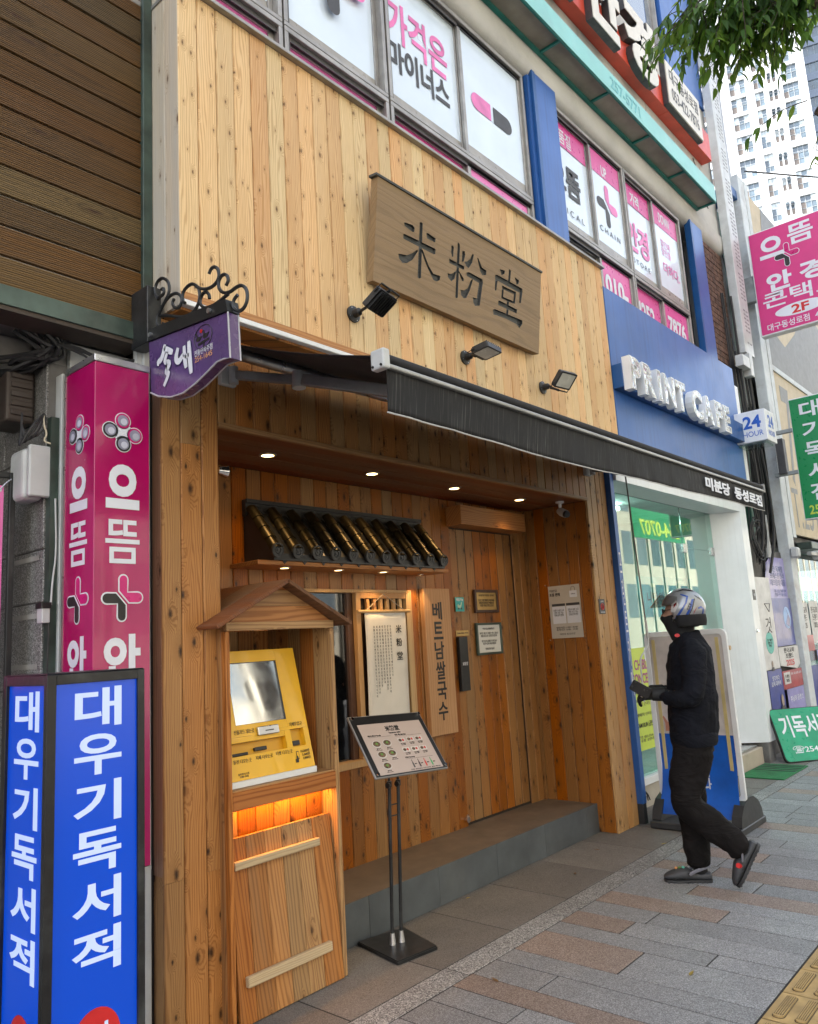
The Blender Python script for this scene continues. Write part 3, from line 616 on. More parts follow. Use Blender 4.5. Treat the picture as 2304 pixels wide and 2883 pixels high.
# blue pilasters
for x0, x1 in ((5.57, 5.985), (9.20, 9.60)):
    B('pilaster_side', BLUED, bld, x0 - .001, x0 + .05, 3.045, 3.124, 4.62, 6.525, bevel=.002); B('pilaster_panel', BLUEA, bld, x0 + .0505, x1, 3.052, 3.124, 4.62, 6.525, bevel=.002)
B('metal_cover', BLUEA, bld, 5.53, 5.568, 3.075, 3.12, 4.62, 6.47)
# brick strip right of the blue pilaster
BRK = pmat('old_brown_brick', (.135, .075, .055), .75, var=.35, scale=14, bmp=.0015, bscale=120, dirt=.4, dirtc=(.06, .045, .04), spec=.3)
B('mortar', JOINT, bld, 9.605, 10.40, 3.108, 3.14, 4.55, 6.468)
rr = random.Random(5); nrow = 26
for r_ in range(nrow):
    z = 4.555 + r_ * .0735; x = 9.606 - (.11 if r_ % 2 else 0)
    while x < 10.39:
        a, b_ = max(x, 9.606), min(x + .226, 10.398)
        if b_ - a > .03: B('brick', BRK, bld, a, b_ - .008, 3.094 + rr.uniform(0, .005), 3.109, z, z + .0655, bevel=.0015)
        x += .226
# red letter band
REDP = pmat('red_panel', (.62, .065, .03), .4, var=.08, dirt=.2, dirtc=(.3, .04, .02))
rb = thing('red_sign_band', 'long red sign band with big cream block letters high on the wall', 'sign', (8, 3, 7.9))
B('band', REDP, rb, 2.0, 8.63, 2.945, 3.083, 7.66, 8.05, bevel=.003); B('band', REDP, rb, 8.636, 10.06, 2.945, 3.083, 7.66, 8.05, bevel=.003)
CREAM = pmat('cream_acrylic', (.66, .62, .53), .35, var=.05, dirt=.15, dirtc=(.4, .36, .3)); LSIDE = pmat('letter_return', (.045, .045, .048), .45, dirt=.5, dirtc=(.22, .22, .21))
def bigletter(ch, cx, cz, w_, h, par, y0, y1, face, side, bold=.05):
    text(ch, w_, h, side, par, FY(0, y1, 0), cx, cz, ext=(y1 - y0) - .008, bold=bold, lift=0, name='letter_body')
    text(ch, w_ * .985, h * .985, face, par, FY(0, y0, 0), cx, cz, ext=.0076, bold=bold * .9, lift=-.0074, name='letter_face')
bigletter('안', 6.88, 8.02, .80, .86, rb, 2.86, 2.943, CREAM, LSIDE); bigletter('경', 7.79, 8.02, .84, .84, rb, 2.86, 2.943, CREAM, LSIDE); bigletter('뜸', 5.95, 8.02, .8, .86, rb, 2.86, 2.943, CREAM, LSIDE)
pb = thing('phone_number_box', 'cream light box with a shop branch and phone number beside the red band', 'sign', (8.5, 2.75, 7.3))
B('casing', LSIDE, pb, 8.49, 9.57, 2.880, 2.943, 7.66, 8.25, bevel=.004); B('face', CREAM, pb, 8.50, 9.56, 2.865, 2.8795, 7.67, 8.24, bevel=.002)
text('대구동성로점', .90, .18, DGREY, pb, FY(0, 2.865, 0), 9.03, 8.08, bold=.01); text('053-422-7876', .86, .16, DGREY, pb, FY(0, 2.865, 0), 9.03, 7.84, bold=.01)
# teal canopy box
TEAL = pmat('teal_sheet', (.22, .55, .52), .4, var=.08, scale=2, dirt=.25, dirtc=(.5, .6, .55)); TEALF = pmat('teal_frame', (.02, .20, .17), .45)
UND = pmat('yellowed_underside', (.33, .30, .24), .6, var=.2, scale=2, dirt=.3, dirtc=(.2, .08, .05))
ta = thing('teal_canopy', 'long faded teal sign canopy above the second floor windows', 'canopy', (6, 2.9, 6.9))
B('front_panel', TEAL, ta, 1.0, 9.58, 2.815, 2.822, 6.80, 7.03, bevel=.002)
mb = MB(); mb.box(1, 9.58, 3.04, 3.072, 6.79, 6.825); mb.box(1, 9.58, 2.824, 2.842, 6.79, 6.812)
x = 9.56
while x > 1: mb.box(x - .012, x + .012, 2.843, 3.039, 6.792, 6.815); x -= .95
mb.build('frame', TEALF, ta)
B('underside', UND, ta, 1.0, 9.56, 2.843, 3.039, 6.818, 6.824); B('top_sheet', TEAL, ta, 1.0, 9.58, 2.823, 3.074, 7.025, 7.031); B('end_panel', TEAL, ta, 9.575, 9.581, 2.823, 3.074, 6.83, 7.024)
FADED = pmat('faded_teal_print', (.12, .42, .44), .5)
text('257-5771', .68, .13, FADED, ta, FY(0, 2.815, 0), 7.05, 6.915, bold=.02)
# ---------------------------------------------------------------- print shop
pc = thing('print_shop', 'blue fascia print shop with a deep white doorway and full height glass', 'shop', (7.8, 2.9, 0))
B('fascia', BLUEA, pc, 6.162, 9.47, 2.862, 3.12, 3.842, 4.585, bevel=.003); B('fascia', BLUEA, pc, 6.162, 9.47, 2.862, 3.12, 3.20, 3.622, bevel=.003)
B('sign_rail', BLUED, pc, 6.164, 9.30, 2.775, 3.0, 3.624, 3.840, bevel=.002)
B('trim', WHITEP, pc, 9.472, 9.66, 2.885, 3.12, 2.92, 4.40, bevel=.003); B('wall', WHITEP, pc, 6.20, 9.47, 2.975, 3.12, 2.925, 3.198)
MW = pmat('white_portal', (.70, .74, .76), .33, var=.03, coat=.2, streak=.25, streakc=(.4, .42, .42))
fp = thing('portal', None, None, (7.8, 3, 0)); attach(fp, pc)
B('head', MW, fp, 6.20, 9.56, 2.95, 3.24, 2.83, 2.92, bevel=.002)
MB().prism([(9.345, 2.95), (9.56, 2.95), (9.56, 3.30), (9.175, 3.30), (9.175, 3.24)], .22, 2.829).build('right_jamb', MW, fp, bevel=.003)
B('plinth', CONCD, fp, 9.33, 9.55, 2.962, 3.30, -.02, .219, bevel=.008)
B('left_post', BLUEA, pc, 6.132, 6.198, 2.975, 3.05, .155, 2.93, bevel=.002); B('post_foot', RUBBER, pc, 6.133, 6.197, 2.98, 3.05, 0, .154)
text('프\n린\n트\n카\n페', .035, 1.2, WHITEV, pc, FY(0, 2.975, 0), 6.165, 1.6, name='lettering')
B('base_wall', pmat('beige_stone', (.42, .38, .32), .6, var=.06), pc, 6.20, 8.30, 3.225, 3.30, -.02, .185, bevel=.004); B('base_wall', pmat('beige_step', (.40, .35, .28), .6, var=.06), pc, 8.32, 9.30, 3.02, 3.32, -.02, .175, bevel=.006)
B('sill', WHITEP, pc, 6.20, 9.17, 3.20, 3.30, .187, .25, bevel=.003); B('threshold', STEEL, pc, 8.32, 9.25, 3.06, 3.20, .177, .20, bevel=.002)
def gp(x0, x1, z0, z1): B('glass_pane', GLASSP, pc, x0, x1, 3.245, 3.255, z0, z1)
GLASSP = glassmat('shopfront_glass', (.72, .90, .84), .01, refl=1.9)
gp(6.20, 8.276, .25, 2.829); gp(8.282, 9.172, 2.388, 2.829); gp(8.284, 9.165, .24, 2.381)
B('glass_edge', pmat('glass_edge', (.10, .20, .18), .2), pc, 8.277, 8.281, 3.243, 3.257, .25, 2.829); B('top_track', ALUD, pc, 6.20, 9.17, 3.243, 3.257, 2.8295, 2.8385)
for z, x in ((2.384, 9.12), (2.384, 8.30), (.27, 9.12)): B('patch_fitting', STEEL, pc, x - .045, x + .045, 3.232, 3.268, z - .05, z + .045, bevel=.004)
MB().cyl((9.06, 3.235, 1.28), (9.06, 3.15, 1.28), .02, .026, 14).build('door_knob', pmat('knob_wood', (.55, .38, .22), .4), pc, smooth=True)
B('room_floor', pmat('shop_floor', (.40, .42, .40), .4), pc, 6.2, 9.3, 3.32, 8.5, .14, .18); B('room_ceiling', pmat('shop_ceiling', (.62, .68, .66), .7), pc, 6.2, 9.3, 3.31, 8.5, 2.86, 2.9)
RW = pmat('shop_wall_paint', (.36, .45, .42), .7, var=.03)
B('room_wall', RW, pc, 6.2, 9.3, 8.4, 8.5, .18, 2.86); B('room_wall', RW, pc, 9.18, 9.3, 3.302, 8.4, .18, 2.86); B('room_wall', RW, pc, 6.2, 6.3, 3.31, 8.4, .18, 2.86)
B('wall', CONCD, pc, 5.9, 6.19, 3.66, 8.5, 0, 3.1)
tb = B('tube_light', emit('fluorescent_tube', (.92, 1, .98), 7), pc, 7.15, 7.62, 3.62, 3.66, 2.80, 2.83)
tl = bpy.data.lights.new('tube_lamp', 'AREA'); tl.shape = 'RECTANGLE'; tl.size = .5; tl.size_y = .05; tl.energy = 7; tl.color = (.9, 1, .97); to = bpy.data.objects.new('tube_lamp', tl); C.objects.link(to); to.location = (7.4, 3.64, 2.79); attach(to, tb)
TQ = pmat('turquoise_poster', (.03, .30, .38), .4)
p = B('wall_poster', TQ, pc, 7.50, 8.90, 3.44, 3.46, 1.50, 2.08); text('나만의', .40, .12, BLACKPR, p, FY(0, 3.44, 0), 7.86, 1.86, bold=.02); text('PRINT CAFE', .22, .03, WHITEV, p, FY(0, 3.44, 0), 8.55, 2.03)
flat('cloud', ell(7.82, 1.99, .07, .022) , pmat('cloud_print', (.45, .55, .5), .5), p, FY(0, 3.44, 0))
for i in range(4): q = B('copier', [PLASTW, PLASTW, DGREY, WHITEP][i], pc, 6.5 + i * .6, 6.95 + i * .6, 3.9 + (i % 2) * .3, 4.5, .18, 1.0 + .1 * (i % 3), bevel=.02); B('copier_lid', DGREY, q, 6.52 + i * .6, 6.93 + i * .6, 3.95 + (i % 2) * .3, 4.45, 1.001 + .1 * (i % 3), 1.06 + .1 * (i % 3), bevel=.008)
YEL = pmat('lime_poster', (.50, .62, .07), .45, var=.03)
p = B('concert_poster', YEL, pc, 6.62, 7.24, 3.238, 3.2435, .47, 1.375); F = FY(0, 3.238, 0)
text('CHIBLI\nCONCERT', .46, .22, pmat('purple_print', (.35, .03, .22), .4), p, F, 6.92, 1.16, bold=.02); text('10%', .22, .12, WHITEV, p, F, 7.12, 1.31, bold=.03)
text('브라브리 영화음악콘', .50, .06, BLACKPR, p, F, 6.93, .985, bold=.02); text('2025.11.8(토) 저녁 7시\n대구 콘서트홀', .46, .07, DGREY, p, F, 6.93, .89); text('예매처 인터파크', .40, .03, DGREY, p, F, 6.92, .78)
text('CAM RUN 공연', .34, .05, BLACKPR, p, F, 6.88, .69, bold=.02, shear=.3); flat('label_patch', rrect(7.06, 7.22, .68, .75, .01), pmat('mint', (.1, .55, .4), .4), p, F); text('문의  053-254-1234\n주최  공연기획', .42, .06, DGREY, p, F, 6.92, .57)
q = p
# projecting letters of the print shop
ls = thing('raised_letters', 'row of thick white edged mirror faced capital letters on the blue fascia', 'sign', (7.6, 2.75, 3.6))
m, t, b = _nm('crinkled_mirror'); v, rnd = coords(t); b.inputs['Base Color'].default_value = (.62, .62, .60, 1); b.inputs['Metallic'].default_value = .95; b.inputs['Roughness'].default_value = .18
nz = noise(t, v, 9, 3, .6, 1.5); Lk(t, mixc(t, ramp(t, nz, (.4, 0.), (.6, 1.)), (.30, .30, .29), (.72, .72, .70)), b.inputs['Base Color']); bump(t, nz, .03, b); MIRR = m
def plet(ch, x0, x1):
    w_ = x1 - x0; cx = (x0 + x1) / 2; cz = 3.745; h = .30
    a = text(ch, w_, h, WHITEP, ls, FY(0, 2.774, 0), cx, cz, ext=.074, bold=.055, lift=.0, name='letter_body')
    b_ = text(ch, w_ - .022, h - .022, MIRR, a, FY(0, 2.70, 0), cx, cz, ext=.0015, bold=.03, lift=.0005, name='letter_face')
for ch, a, b_ in (('P', 6.18, 6.40), ('R', 6.44, 6.68), ('I', 6.74, 6.82), ('N', 6.88, 7.14), ('T', 7.17, 7.40), ('C', 7.55, 7.83), ('A', 7.85, 8.13), ('F', 8.19, 8.40), ('E', 8.45, 8.64)): plet(ch, a, b_)
cb = thing('cube_sign', 'white acrylic cube light marked 24 hour projecting beside the blue fascia', 'sign', (9.5, 2.7, 3.6))
ACR = pmat('white_acrylic', (.72, .74, .76), .3, var=.03)
B('cube', ACR, cb, 9.30, 9.66, 2.52, 2.885, 3.605, 3.975, bevel=.006, seg=2); B('cube_base', GLASS, cb, 9.34, 9.62, 2.56, 2.86, 3.575, 3.603); B('arm', STEEL, cb, 9.42, 9.52, 2.886, 3.1, 3.75, 3.80)
for Fm, c in ((FX(9.30, 0, 0), -2.70), (FY(0, 2.52, 0), 9.48)):
    text('24', .20, .15, NAVY, cb, Fm, c + (.028 if c < 0 else 0), 3.84, bold=.03); text('HOUR', .225, .062, NAVY, cb, Fm, c + (.030 if c < 0 else 0), 3.70)
# ---------------------------------------------------------------- left neighbour: slatted box over a shaded entrance
lf = thing('slatted_shopfront', 'dark green framed wall of wide ribbed brown timber slats above a shaded entrance', 'building', (.5, 3.1, 3))
_sl = {}
def slat(x0, x1, z0, z1, y):
    h = z1 - z0; n = 13; pr = [(y + .02, 0)]; p = h / n
    pr.append((y + .004, .0))
    for i in range(n): pr += [(y, i * p + p * .22), (y, i * p + p * .78), (y + .0022, (i + 1) * p - p * .12), (y + .0022, (i + 1) * p)] if i < n - 1 else [(y, i * p + p * .22), (y, h - .006), (y + .004, h)]
    pr.append((y + .02, h))
    if 'm' not in _sl:
        me = MB().prism(pr, x0, x1, MYZ).build('slat', W_SLAT, lf); _sl['m'] = me; me.location.z += z0 - 0; return me
    o = _sl['m'].copy(); C.objects.link(o); o.location = _sl['m'].location.copy(); o.location.z += z0 - _sl['z']; return o
z = 3.063; _sl['z'] = z
while z < 5.6:
    o = slat(-1.2, 1.795, z, z + .1225, 3.105); o.location.x += 0; o.location.y += random.uniform(-.001, .002); z += .1335
B('backing', BACK, lf, -1.2, 1.80, 3.128, 3.15, 3.0, 5.7)
B('corner_post', GREENF, lf, 1.795, 1.8435, 3.085, 3.16, 2.955, 5.8, bevel=.002); B('bottom_rail', GREENF, lf, -1.2, 1.7945, 3.082, 3.16, 2.975, 3.058, bevel=.002)
B('rail_underside', pmat('rusty_edge', (.05, .035, .025), .7, dirt=.5), lf, -1.2, 1.80, 3.09, 3.24, 2.955, 2.974)
SOF = pmat('old_soffit', (.22, .21, .205), .8, var=.1, bmp=.002, bscale=30, dirt=.5, dirtc=(.07, .065, .06))
B('soffit', SOF, lf, -1.2, 1.84, 3.241, 6, 2.99, 3.02); B('soffit_beam', SOF, lf, -1.2, 1.445, 3.42, 3.60, 2.86, 2.989, bevel=.015, seg=2); B('inner_wall', SOF, lf, -1.2, 1.45, 5.5, 5.6, 0, 3)
B('fascia_panel', CONC, lf, 1.46, 1.84, 3.32, 3.34, 2.60, 2.989)
# granite pier seen side on
gr = MB().box(1.462, 1.84, 3.30, 5.4, -.02, 2.86).build('pier_core', CONCD, lf)
zz = [0, .36, .72, 1.08, 1.44, 1.805, 2.03, 2.45, 2.86]
ys = [3.295, 3.72, 4.15, 4.6, 5.1]
for i in range(len(zz) - 1):
    for k in range(4): B('granite_block', G_WALL, lf, 1.450 + .003 * ((i + k) % 2), 1.464, ys[k] + .002, ys[k + 1] - .002, zz[i] + .003, zz[i + 1] - .003, bevel=.003)
TAPE = pmat('old_adhesive', (.34, .33, .31), .6, dirt=.4)
for z, y0, y1 in ((1.985, 3.33, 3.66), (1.74, 3.33, 3.64), (1.53, 3.33, 3.62)): B('adhesive_strip', TAPE, lf, 1.4475, 1.4495, y0, y1, z, z + .022)
B('dark_channel', GREENF, lf, 1.458, 1.492, 3.255, 3.294, 0, 2.6); B('white_channel', PLASTW, lf, 1.494, 1.54, 3.24, 3.30, 0, 2.8, bevel=.003); B('pier_front', PLASTW, lf, 1.5405, 1.83, 3.262, 3.30, 0, 2.955, bevel=.003)
B('corner_strip', PLASTW, lf, 1.800, 1.828, 3.09, 3.12, .0, 2.954, bevel=.002); B('corner_gap', BLACK, lf, 1.829, 1.8445, 3.10, 3.12, .0, 2.954); B('filler', PLASTW, lf, 1.775, 1.805, 3.11, 3.14, 0, 2.954)
# magenta sign column with two printed faces
mg = thing('magenta_sign_column', 'tall magenta boxed sign column with white block letters and round lens emblem', 'sign', (1.62, 3.0, .73))
x0, x1, y0, y1 = 1.497, 1.742, 2.95, 3.205
B('box', MAG, mg, x0, x1, y0, y1, .745, 2.775, bevel=.002); B('top_cap', STEEL, mg, x0 - .004, x1 + .003, y0 - .004, y1, 2.776, 2.806, bevel=.002); B('bottom_cap', STEEL, mg, x0 - .002, x1 + .002, y0 - .002, y1, .73, .744)
B('edge_trim', STEEL, mg, x0 - .004, x0 + .004, y1 - .0, y1 + .008, .745, 2.80)
LGT = pmat('pale_lens', (.55, .56, .66), .4); LG2 = pmat('mid_lens', (.28, .28, .37), .4); MAG2 = pmat('magenta_print', (.55, .006, .16), .3)
for Fm, c, k in ((FY(0, y0, 0), (x0 + x1) / 2, 1.0), (FX(x0, 0, 0), -(y0 + y1) / 2, 1.0)):
    cs = [(-.056, .003, BLACKPR), (0.0, .050, MAG2), (.054, -.006, MAG2), (0.002, -.050, BLACKPR)]
    for dx, dz, m_ in cs: flat('emblem_ring', ell(c + dx, 2.487 + dz, .0355, .0355, 28), WHITEV, mg, Fm, .0006, .001)
    flat('emblem_ring', rrect(c - .038, c + .038, 2.452, 2.522, .02), WHITEV, mg, Fm, .0006, .001)
    for dx, dz, m_ in cs:
        flat('emblem_ring', ell(c + dx, 2.487 + dz, .032, .032, 28), m_, mg, Fm, .0018); flat('emblem_ring', ell(c + dx, 2.487 + dz, .0245, .0245, 24), LG2, mg, Fm, .003); flat('emblem_ring', ell(c + dx + .003, 2.483 + dz, .0145, .0145, 20), LGT, mg, Fm, .0042)
    text('으', .148, .188, WHITEV, mg, Fm, c, 2.255, bold=.06); text('뜸', .150, .18, WHITEV, mg, Fm, c, 2.025, bold=.012)
    cross(c, 1.795, .178, mg, Fm, MAG2, BLACKPR, WHITEV, .006)
    text('안', .158, .20, WHITEV, mg, Fm, c, 1.55, bold=.04); text('경', .155, .20, WHITEV, mg, Fm, c, 1.27, bold=.035)
# blue two faced light box
bs = thing('blue_light_box', 'blue box sign with black frame and large white vertical lettering at the left', 'sign', (1.37, 2.8, 0))
m, t, b = _nm('blue_acrylic_lit'); v, rnd = coords(t); b.inputs['Base Color'].default_value = (.0, .045, .42, 1); b.inputs['Roughness'].default_value = .25; b.inputs['Emission Color'].default_value = (.0, .07, .60, 1); b.inputs['Emission Strength'].default_value = .08
BLIT = m
m, t, b = _nm('white_acrylic_lit'); b.inputs['Base Color'].default_value = (.42, .50, .68, 1); b.inputs['Emission Color'].default_value = (.45, .56, .85, 1); b.inputs['Emission Strength'].default_value = .10; WLIT = m
FRB = pmat('chipped_black_frame', (.008, .008, .009), .4, bmp=.0008, bscale=60, dirt=.45, dirtc=(.10, .11, .11))
X0, X1, Y0, Y1 = 1.188, 1.542, 2.648, 3.0; Zt = 1.512
mb = MB(); e = .026
for (a, b_, c, d) in ((X0, X0 + e + .006, Y0, Y0 + e), (X1 - e, X1, Y0, Y0 + e), (X0, X0 + e, Y1 - e, Y1), (X1 - e, X1, Y1 - e, Y1)): mb.box(a, b_, c, d, 0, Zt)
for z0, z1 in ((Zt - .034, Zt - .0005), (.10, .13)):
    mb.box(X0 + e + .006, X1 - e, Y0 + .0005, Y0 + e, z0, z1); mb.box(X0 + .0005, X0 + e, Y0 + e, Y1 - e, z0, z1); mb.box(X1 - e, X1 - .0005, Y0 + e, Y1 - e, z0, z1); mb.box(X0 + e, X1 - e, Y1 - e, Y1 - .0005, z0, z1)
mb.box(X0 + .002, X1 - .002, Y0 + .002, Y1 - .002, Zt, Zt + .004); mb.build('frame', FRB, bs, bevel=.002)
B('face', BLIT, bs, X0 + e + .006, X1 - e, Y0 + .012, Y0 + .018, .13, Zt - .034); B('face', BLIT, bs, X0 + .012, X0 + .018, Y0 + e, Y1 - e, .13, Zt - .034)
for Fm, c, w_ in ((FY(0, Y0 + .012, 0), 1.372, .17), (FX(X0 + .012, 0, 0), -2.822, .19)):
    for i, ch in enumerate('대우기독서적'): text(ch, w_, .135, WLIT, bs, Fm, c, 1.392 - i * .158, bold=.022)
    flat('roundel', ell(c, .33, .085, .10, 28), RED, bs, Fm)
    text('서', .08, .08, WLIT, bs, Fm, c, .34, bold=.02, lift=.0025)
# purple hanging sign with wrought iron bracket
PX = 1.752; PUR = pmat('purple_acrylic', (.10, .055, .17), .28, var=.12, scale=3, coat=.2); ACRG = pmat('clear_edge', (.42, .42, .45), .25)
ps = thing('purple_hanging_sign', 'purple curved bottom hanging sign with white brush lettering under a scrolled iron bracket', 'sign', (1.76, 2.9, 2.6))
out = [(2.967, 2.925), (2.383, 2.872), (2.374, 2.679), (2.414, 2.687), (2.46, 2.688), (2.534, 2.663), (2.61, 2.639), (2.7, 2.622), (2.793, 2.628), (2.888, 2.656), (2.95, 2.688)]
MXX = Matrix(((0, 0, 1, 0), (1, 0, 0, 0), (0, 1, 0, 0), (0, 0, 0, 1)))
MB().prism(out, PX, PX + .045, MXX).build('panel', [PUR], ps, bevel=.002)
mb = MB(); mb.tube([(PX + .0225, y_, z_) for y_, z_ in out + out[:1]], .0255, 4); 
edge = [(2.383, 2.872)] + [(2.374 , 2.679), (2.414, 2.687), (2.46, 2.688), (2.534, 2.663), (2.61, 2.639), (2.7, 2.622), (2.793, 2.628), (2.888, 2.656), (2.95, 2.688)]
mb = MB()
for q in (-.004, .045): mb.tube([(PX + q + .002, y_, z_) for y_, z_ in edge], .004, 6)
mb.build('edge_moulding', ACRG, ps)
mb = MB(); mb.prism([(2.967, 2.982), (2.391, 2.928), (2.38, 2.874), (2.963, 2.928)], PX - .008, PX + .053, MXX); mb.build('top_bar', BLACKM, ps, bevel=.002)
for y_, z_ in ((2.935, 2.948), (2.495, 2.911)): MB().cyl((PX - .018, y_, z_), (PX - .006, y_, z_), .011, n=12).build('bolt', STEEL, ps, smooth=True)
B('wall_bracket', BLACKM, ps, PX - .01, PX + .06, 2.962, 3.10, 2.925, 3.195, bevel=.003)
curls = [[(2.924, 3.128), (2.883, 3.129), (2.876, 3.145), (2.882, 3.160), (2.900, 3.158)], [(2.925, 3.120), (2.949, 3.155), (2.949, 3.185), (2.933, 3.209), (2.895, 3.213), (2.851, 3.186), (2.833, 3.151), (2.84, 3.117), (2.871, 3.092), (2.903, 3.066), (2.928, 3.046), (2.937, 3.013), (2.922, 2.986), (2.895, 2.978), (2.882, 2.998)],
 [(2.903, 3.07), (2.846, 3.105), (2.785, 3.103), (2.744, 3.076), (2.739, 3.046), (2.763, 3.022), (2.798, 3.038), (2.814, 3.065), (2.798, 3.08)], [(2.715, 3.031), (2.733, 3.044), (2.732, 3.086), (2.697, 3.101), (2.656, 3.099), (2.617, 3.069), (2.605, 3.033), (2.613, 2.995), (2.659, 2.963), (2.74, 2.973), (2.847, 3.019), (2.909, 3.036)],
 [(2.628, 3.073), (2.579, 3.043), (2.524, 3.032), (2.481, 3.043), (2.467, 3.071), (2.484, 3.11), (2.522, 3.119), (2.539, 3.098)], [(2.424, 3.005), (2.406, 3.022), (2.418, 3.051), (2.449, 3.061), (2.472, 3.046), (2.476, 3.014), (2.446, 2.98), (2.4, 2.967), (2.359, 2.975), (2.319, 2.97), (2.291, 2.941), (2.287, 2.901), (2.308, 2.87), (2.348, 2.866), (2.382, 2.895), (2.379, 2.927), (2.35, 2.939)],
 [(2.538, 2.989), (2.541, 3.011), (2.568, 3.032), (2.599, 3.021), (2.608, 2.993), (2.586, 2.965), (2.537, 2.949), (2.473, 2.953), (2.41, 2.964)]]
def smooth(p, it=2):
    for _ in range(it):
        q = [p[0]]
        for a, b_ in zip(p, p[1:]): q += [tuple(.75 * x + .25 * y for x, y in zip(a, b_)), tuple(.25 * x + .75 * y for x, y in zip(a, b_))]
        p = q + [p[-1]]
    return p
for c in curls: MB().tube([(PX + .022, y_, z_) for y_, z_ in smooth(c)], .0075, 6).build('iron_scroll', BLACKM, ps, smooth=True)
Fm = FX(PX, 0, 0)
def brush(pts, wd, m_, Fq, par, lift=.001, nm='brush_letter'):
    pts = smooth(pts, 2); L_, Rr = [], []
    for i, p in enumerate(pts):
        a = Vector(pts[max(0, i - 1)]); b_ = Vector(pts[min(len(pts) - 1, i + 1)]); d = (b_ - a).normalized(); n = Vector((-d.y, d.x)); k = wd * (.75 + .45 * math.sin(math.pi * i / (len(pts) - 1)))
        L_.append(tuple(Vector(p) + n * k)); Rr.append(tuple(Vector(p) - n * k))
    MB().prism(L_ + Rr[::-1], lift, lift + .001, Fq).build(nm, m_, par)
for m_, wd, lf_ in ((pmat('dark_purple', (.03, .015, .09), .4), .018, .0006), (WHITEV, .0115, .0018)):
    brush([(-2.835, 2.875), (-2.855, 2.82), (-2.892, 2.808), (-2.880, 2.80)], wd, m_, Fm, ps, lf_); brush([(-2.84, 2.86), (-2.80, 2.835), (-2.775, 2.822)], wd, m_, Fm, ps, lf_)
    brush([(-2.815, 2.835), (-2.845, 2.795), (-2.79, 2.785), (-2.835, 2.745), (-2.80, 2.742), (-2.845, 2.69)], wd * .9, m_, Fm, ps, lf_)
    brush([(-2.735, 2.83), (-2.755, 2.785), (-2.73, 2.762), (-2.695, 2.79)], wd, m_, Fm, ps, lf_); brush([(-2.69, 2.825), (-2.685, 2.76), (-2.675, 2.725)], wd * .9, m_, Fm, ps, lf_)
    brush([(-2.655, 2.835), (-2.65, 2.76), (-2.64, 2.69)], wd, m_, Fm, ps, lf_); brush([(-2.685, 2.775), (-2.655, 2.775)], wd * .7, m_, Fm, ps, lf_)
MB().tube([Fm @ Vector((-2.553 + .062 * math.cos(a), 2.822 + .05 * math.sin(a), .002)) for a in [k * .2618 for k in range(25)]], .0015, 4).build('emblem_circle', BLACKPR, ps)
flat('emblem_sun', ell(-2.567, 2.850, .009, .008, 14), RED, ps, Fm)
for bx_, bz, s_ in ((-2.583, 2.822, 1), (-2.535, 2.824, 1.05)):
    flat('emblem_duck', [(bx_ + s_ * p, bz + s_ * q) for p, q in ((-.022, .0), (-.012, -.010), (.008, -.010), (.018, .002), (.022, .008), (.010, .006), (-.002, .008), (-.010, .010), (-.010, .022), (-.016, .027), (-.026, .021), (-.017, .018), (-.016, .008))], BLACKPR, ps, Fm)
flat('emblem_perch', [(-2.590, 2.803), (-2.512, 2.809), (-2.512, 2.799), (-2.545, 2.797), (-2.545, 2.778), (-2.553, 2.778), (-2.553, 2.796), (-2.588, 2.792)], BLACKPR, ps, Fm)
text('전통민속주점', .125, .026, WHITEV, ps, Fm, -2.553, 2.765); text('254-1645', .12, .022, pmat('orange_print', (.75, .38, .2), .4), ps, Fm, -2.553, 2.738)
# meter box, junction box, cables, banner in the shade
mt = thing('meter_box', 'dark brown louvred meter box high on the granite pier', 'box', (1.45, 3.4, 2.7)); MBR = pmat('brown_plastic', (.045, .032, .026), .5, dirt=.3, dirtc=(.12, .12, .12))
x0, x1, y0, y1, z0, z1 = 1.325, 1.449, 3.40, 3.60, 2.595, 2.835
B('case', MBR, mt, x0, x1 - .001, y0, y1, z0, z1, bevel=.012, seg=2)
for i in range(5): B('louvre', MBR, mt, x0 + .02, x1 - .012, y0 - .007, y0 + .004, z0 + .03 + i * .042, z0 + .055 + i * .042, bevel=.003)
jb = thing('junction_box', 'grey plastic junction box with domed cover on the pier corner', 'box', (1.43, 3.3, 2.3))
B('cover', PLASTW, jb, 1.36, 1.449, 3.29, 3.44, 2.235, 2.46, bevel=.025, seg=3); B('base', PLASTW, jb, 1.372, 1.493, 3.262, 3.288, 2.245, 2.468, bevel=.006); B('latch', WHITEP, jb, 1.468, 1.478, 3.256, 3.262, 2.33, 2.38)
sw = thing('socket_box', 'small taped socket box hanging beside the pale channel', 'box', (1.45, 3.27, 1.75)); B('case', PLASTW, sw, 1.425, 1.458, 3.235, 3.285, 1.715, 1.79, bevel=.003); B('tape', BLACK, sw, 1.42, 1.462, 3.23, 3.29, 1.775, 1.80, bevel=.002)
cbs = thing('cable_bundle', 'tangled black cables hanging below the slatted wall', 'cables', (1.5, 3.3, 2.9)); rr = random.Random(9)
def wire(pts, r, par, m_=CABLE, nm='cable'): return MB().tube(smooth([tuple(p) for p in pts], 2), r, 6).build(nm, m_, par, smooth=True)
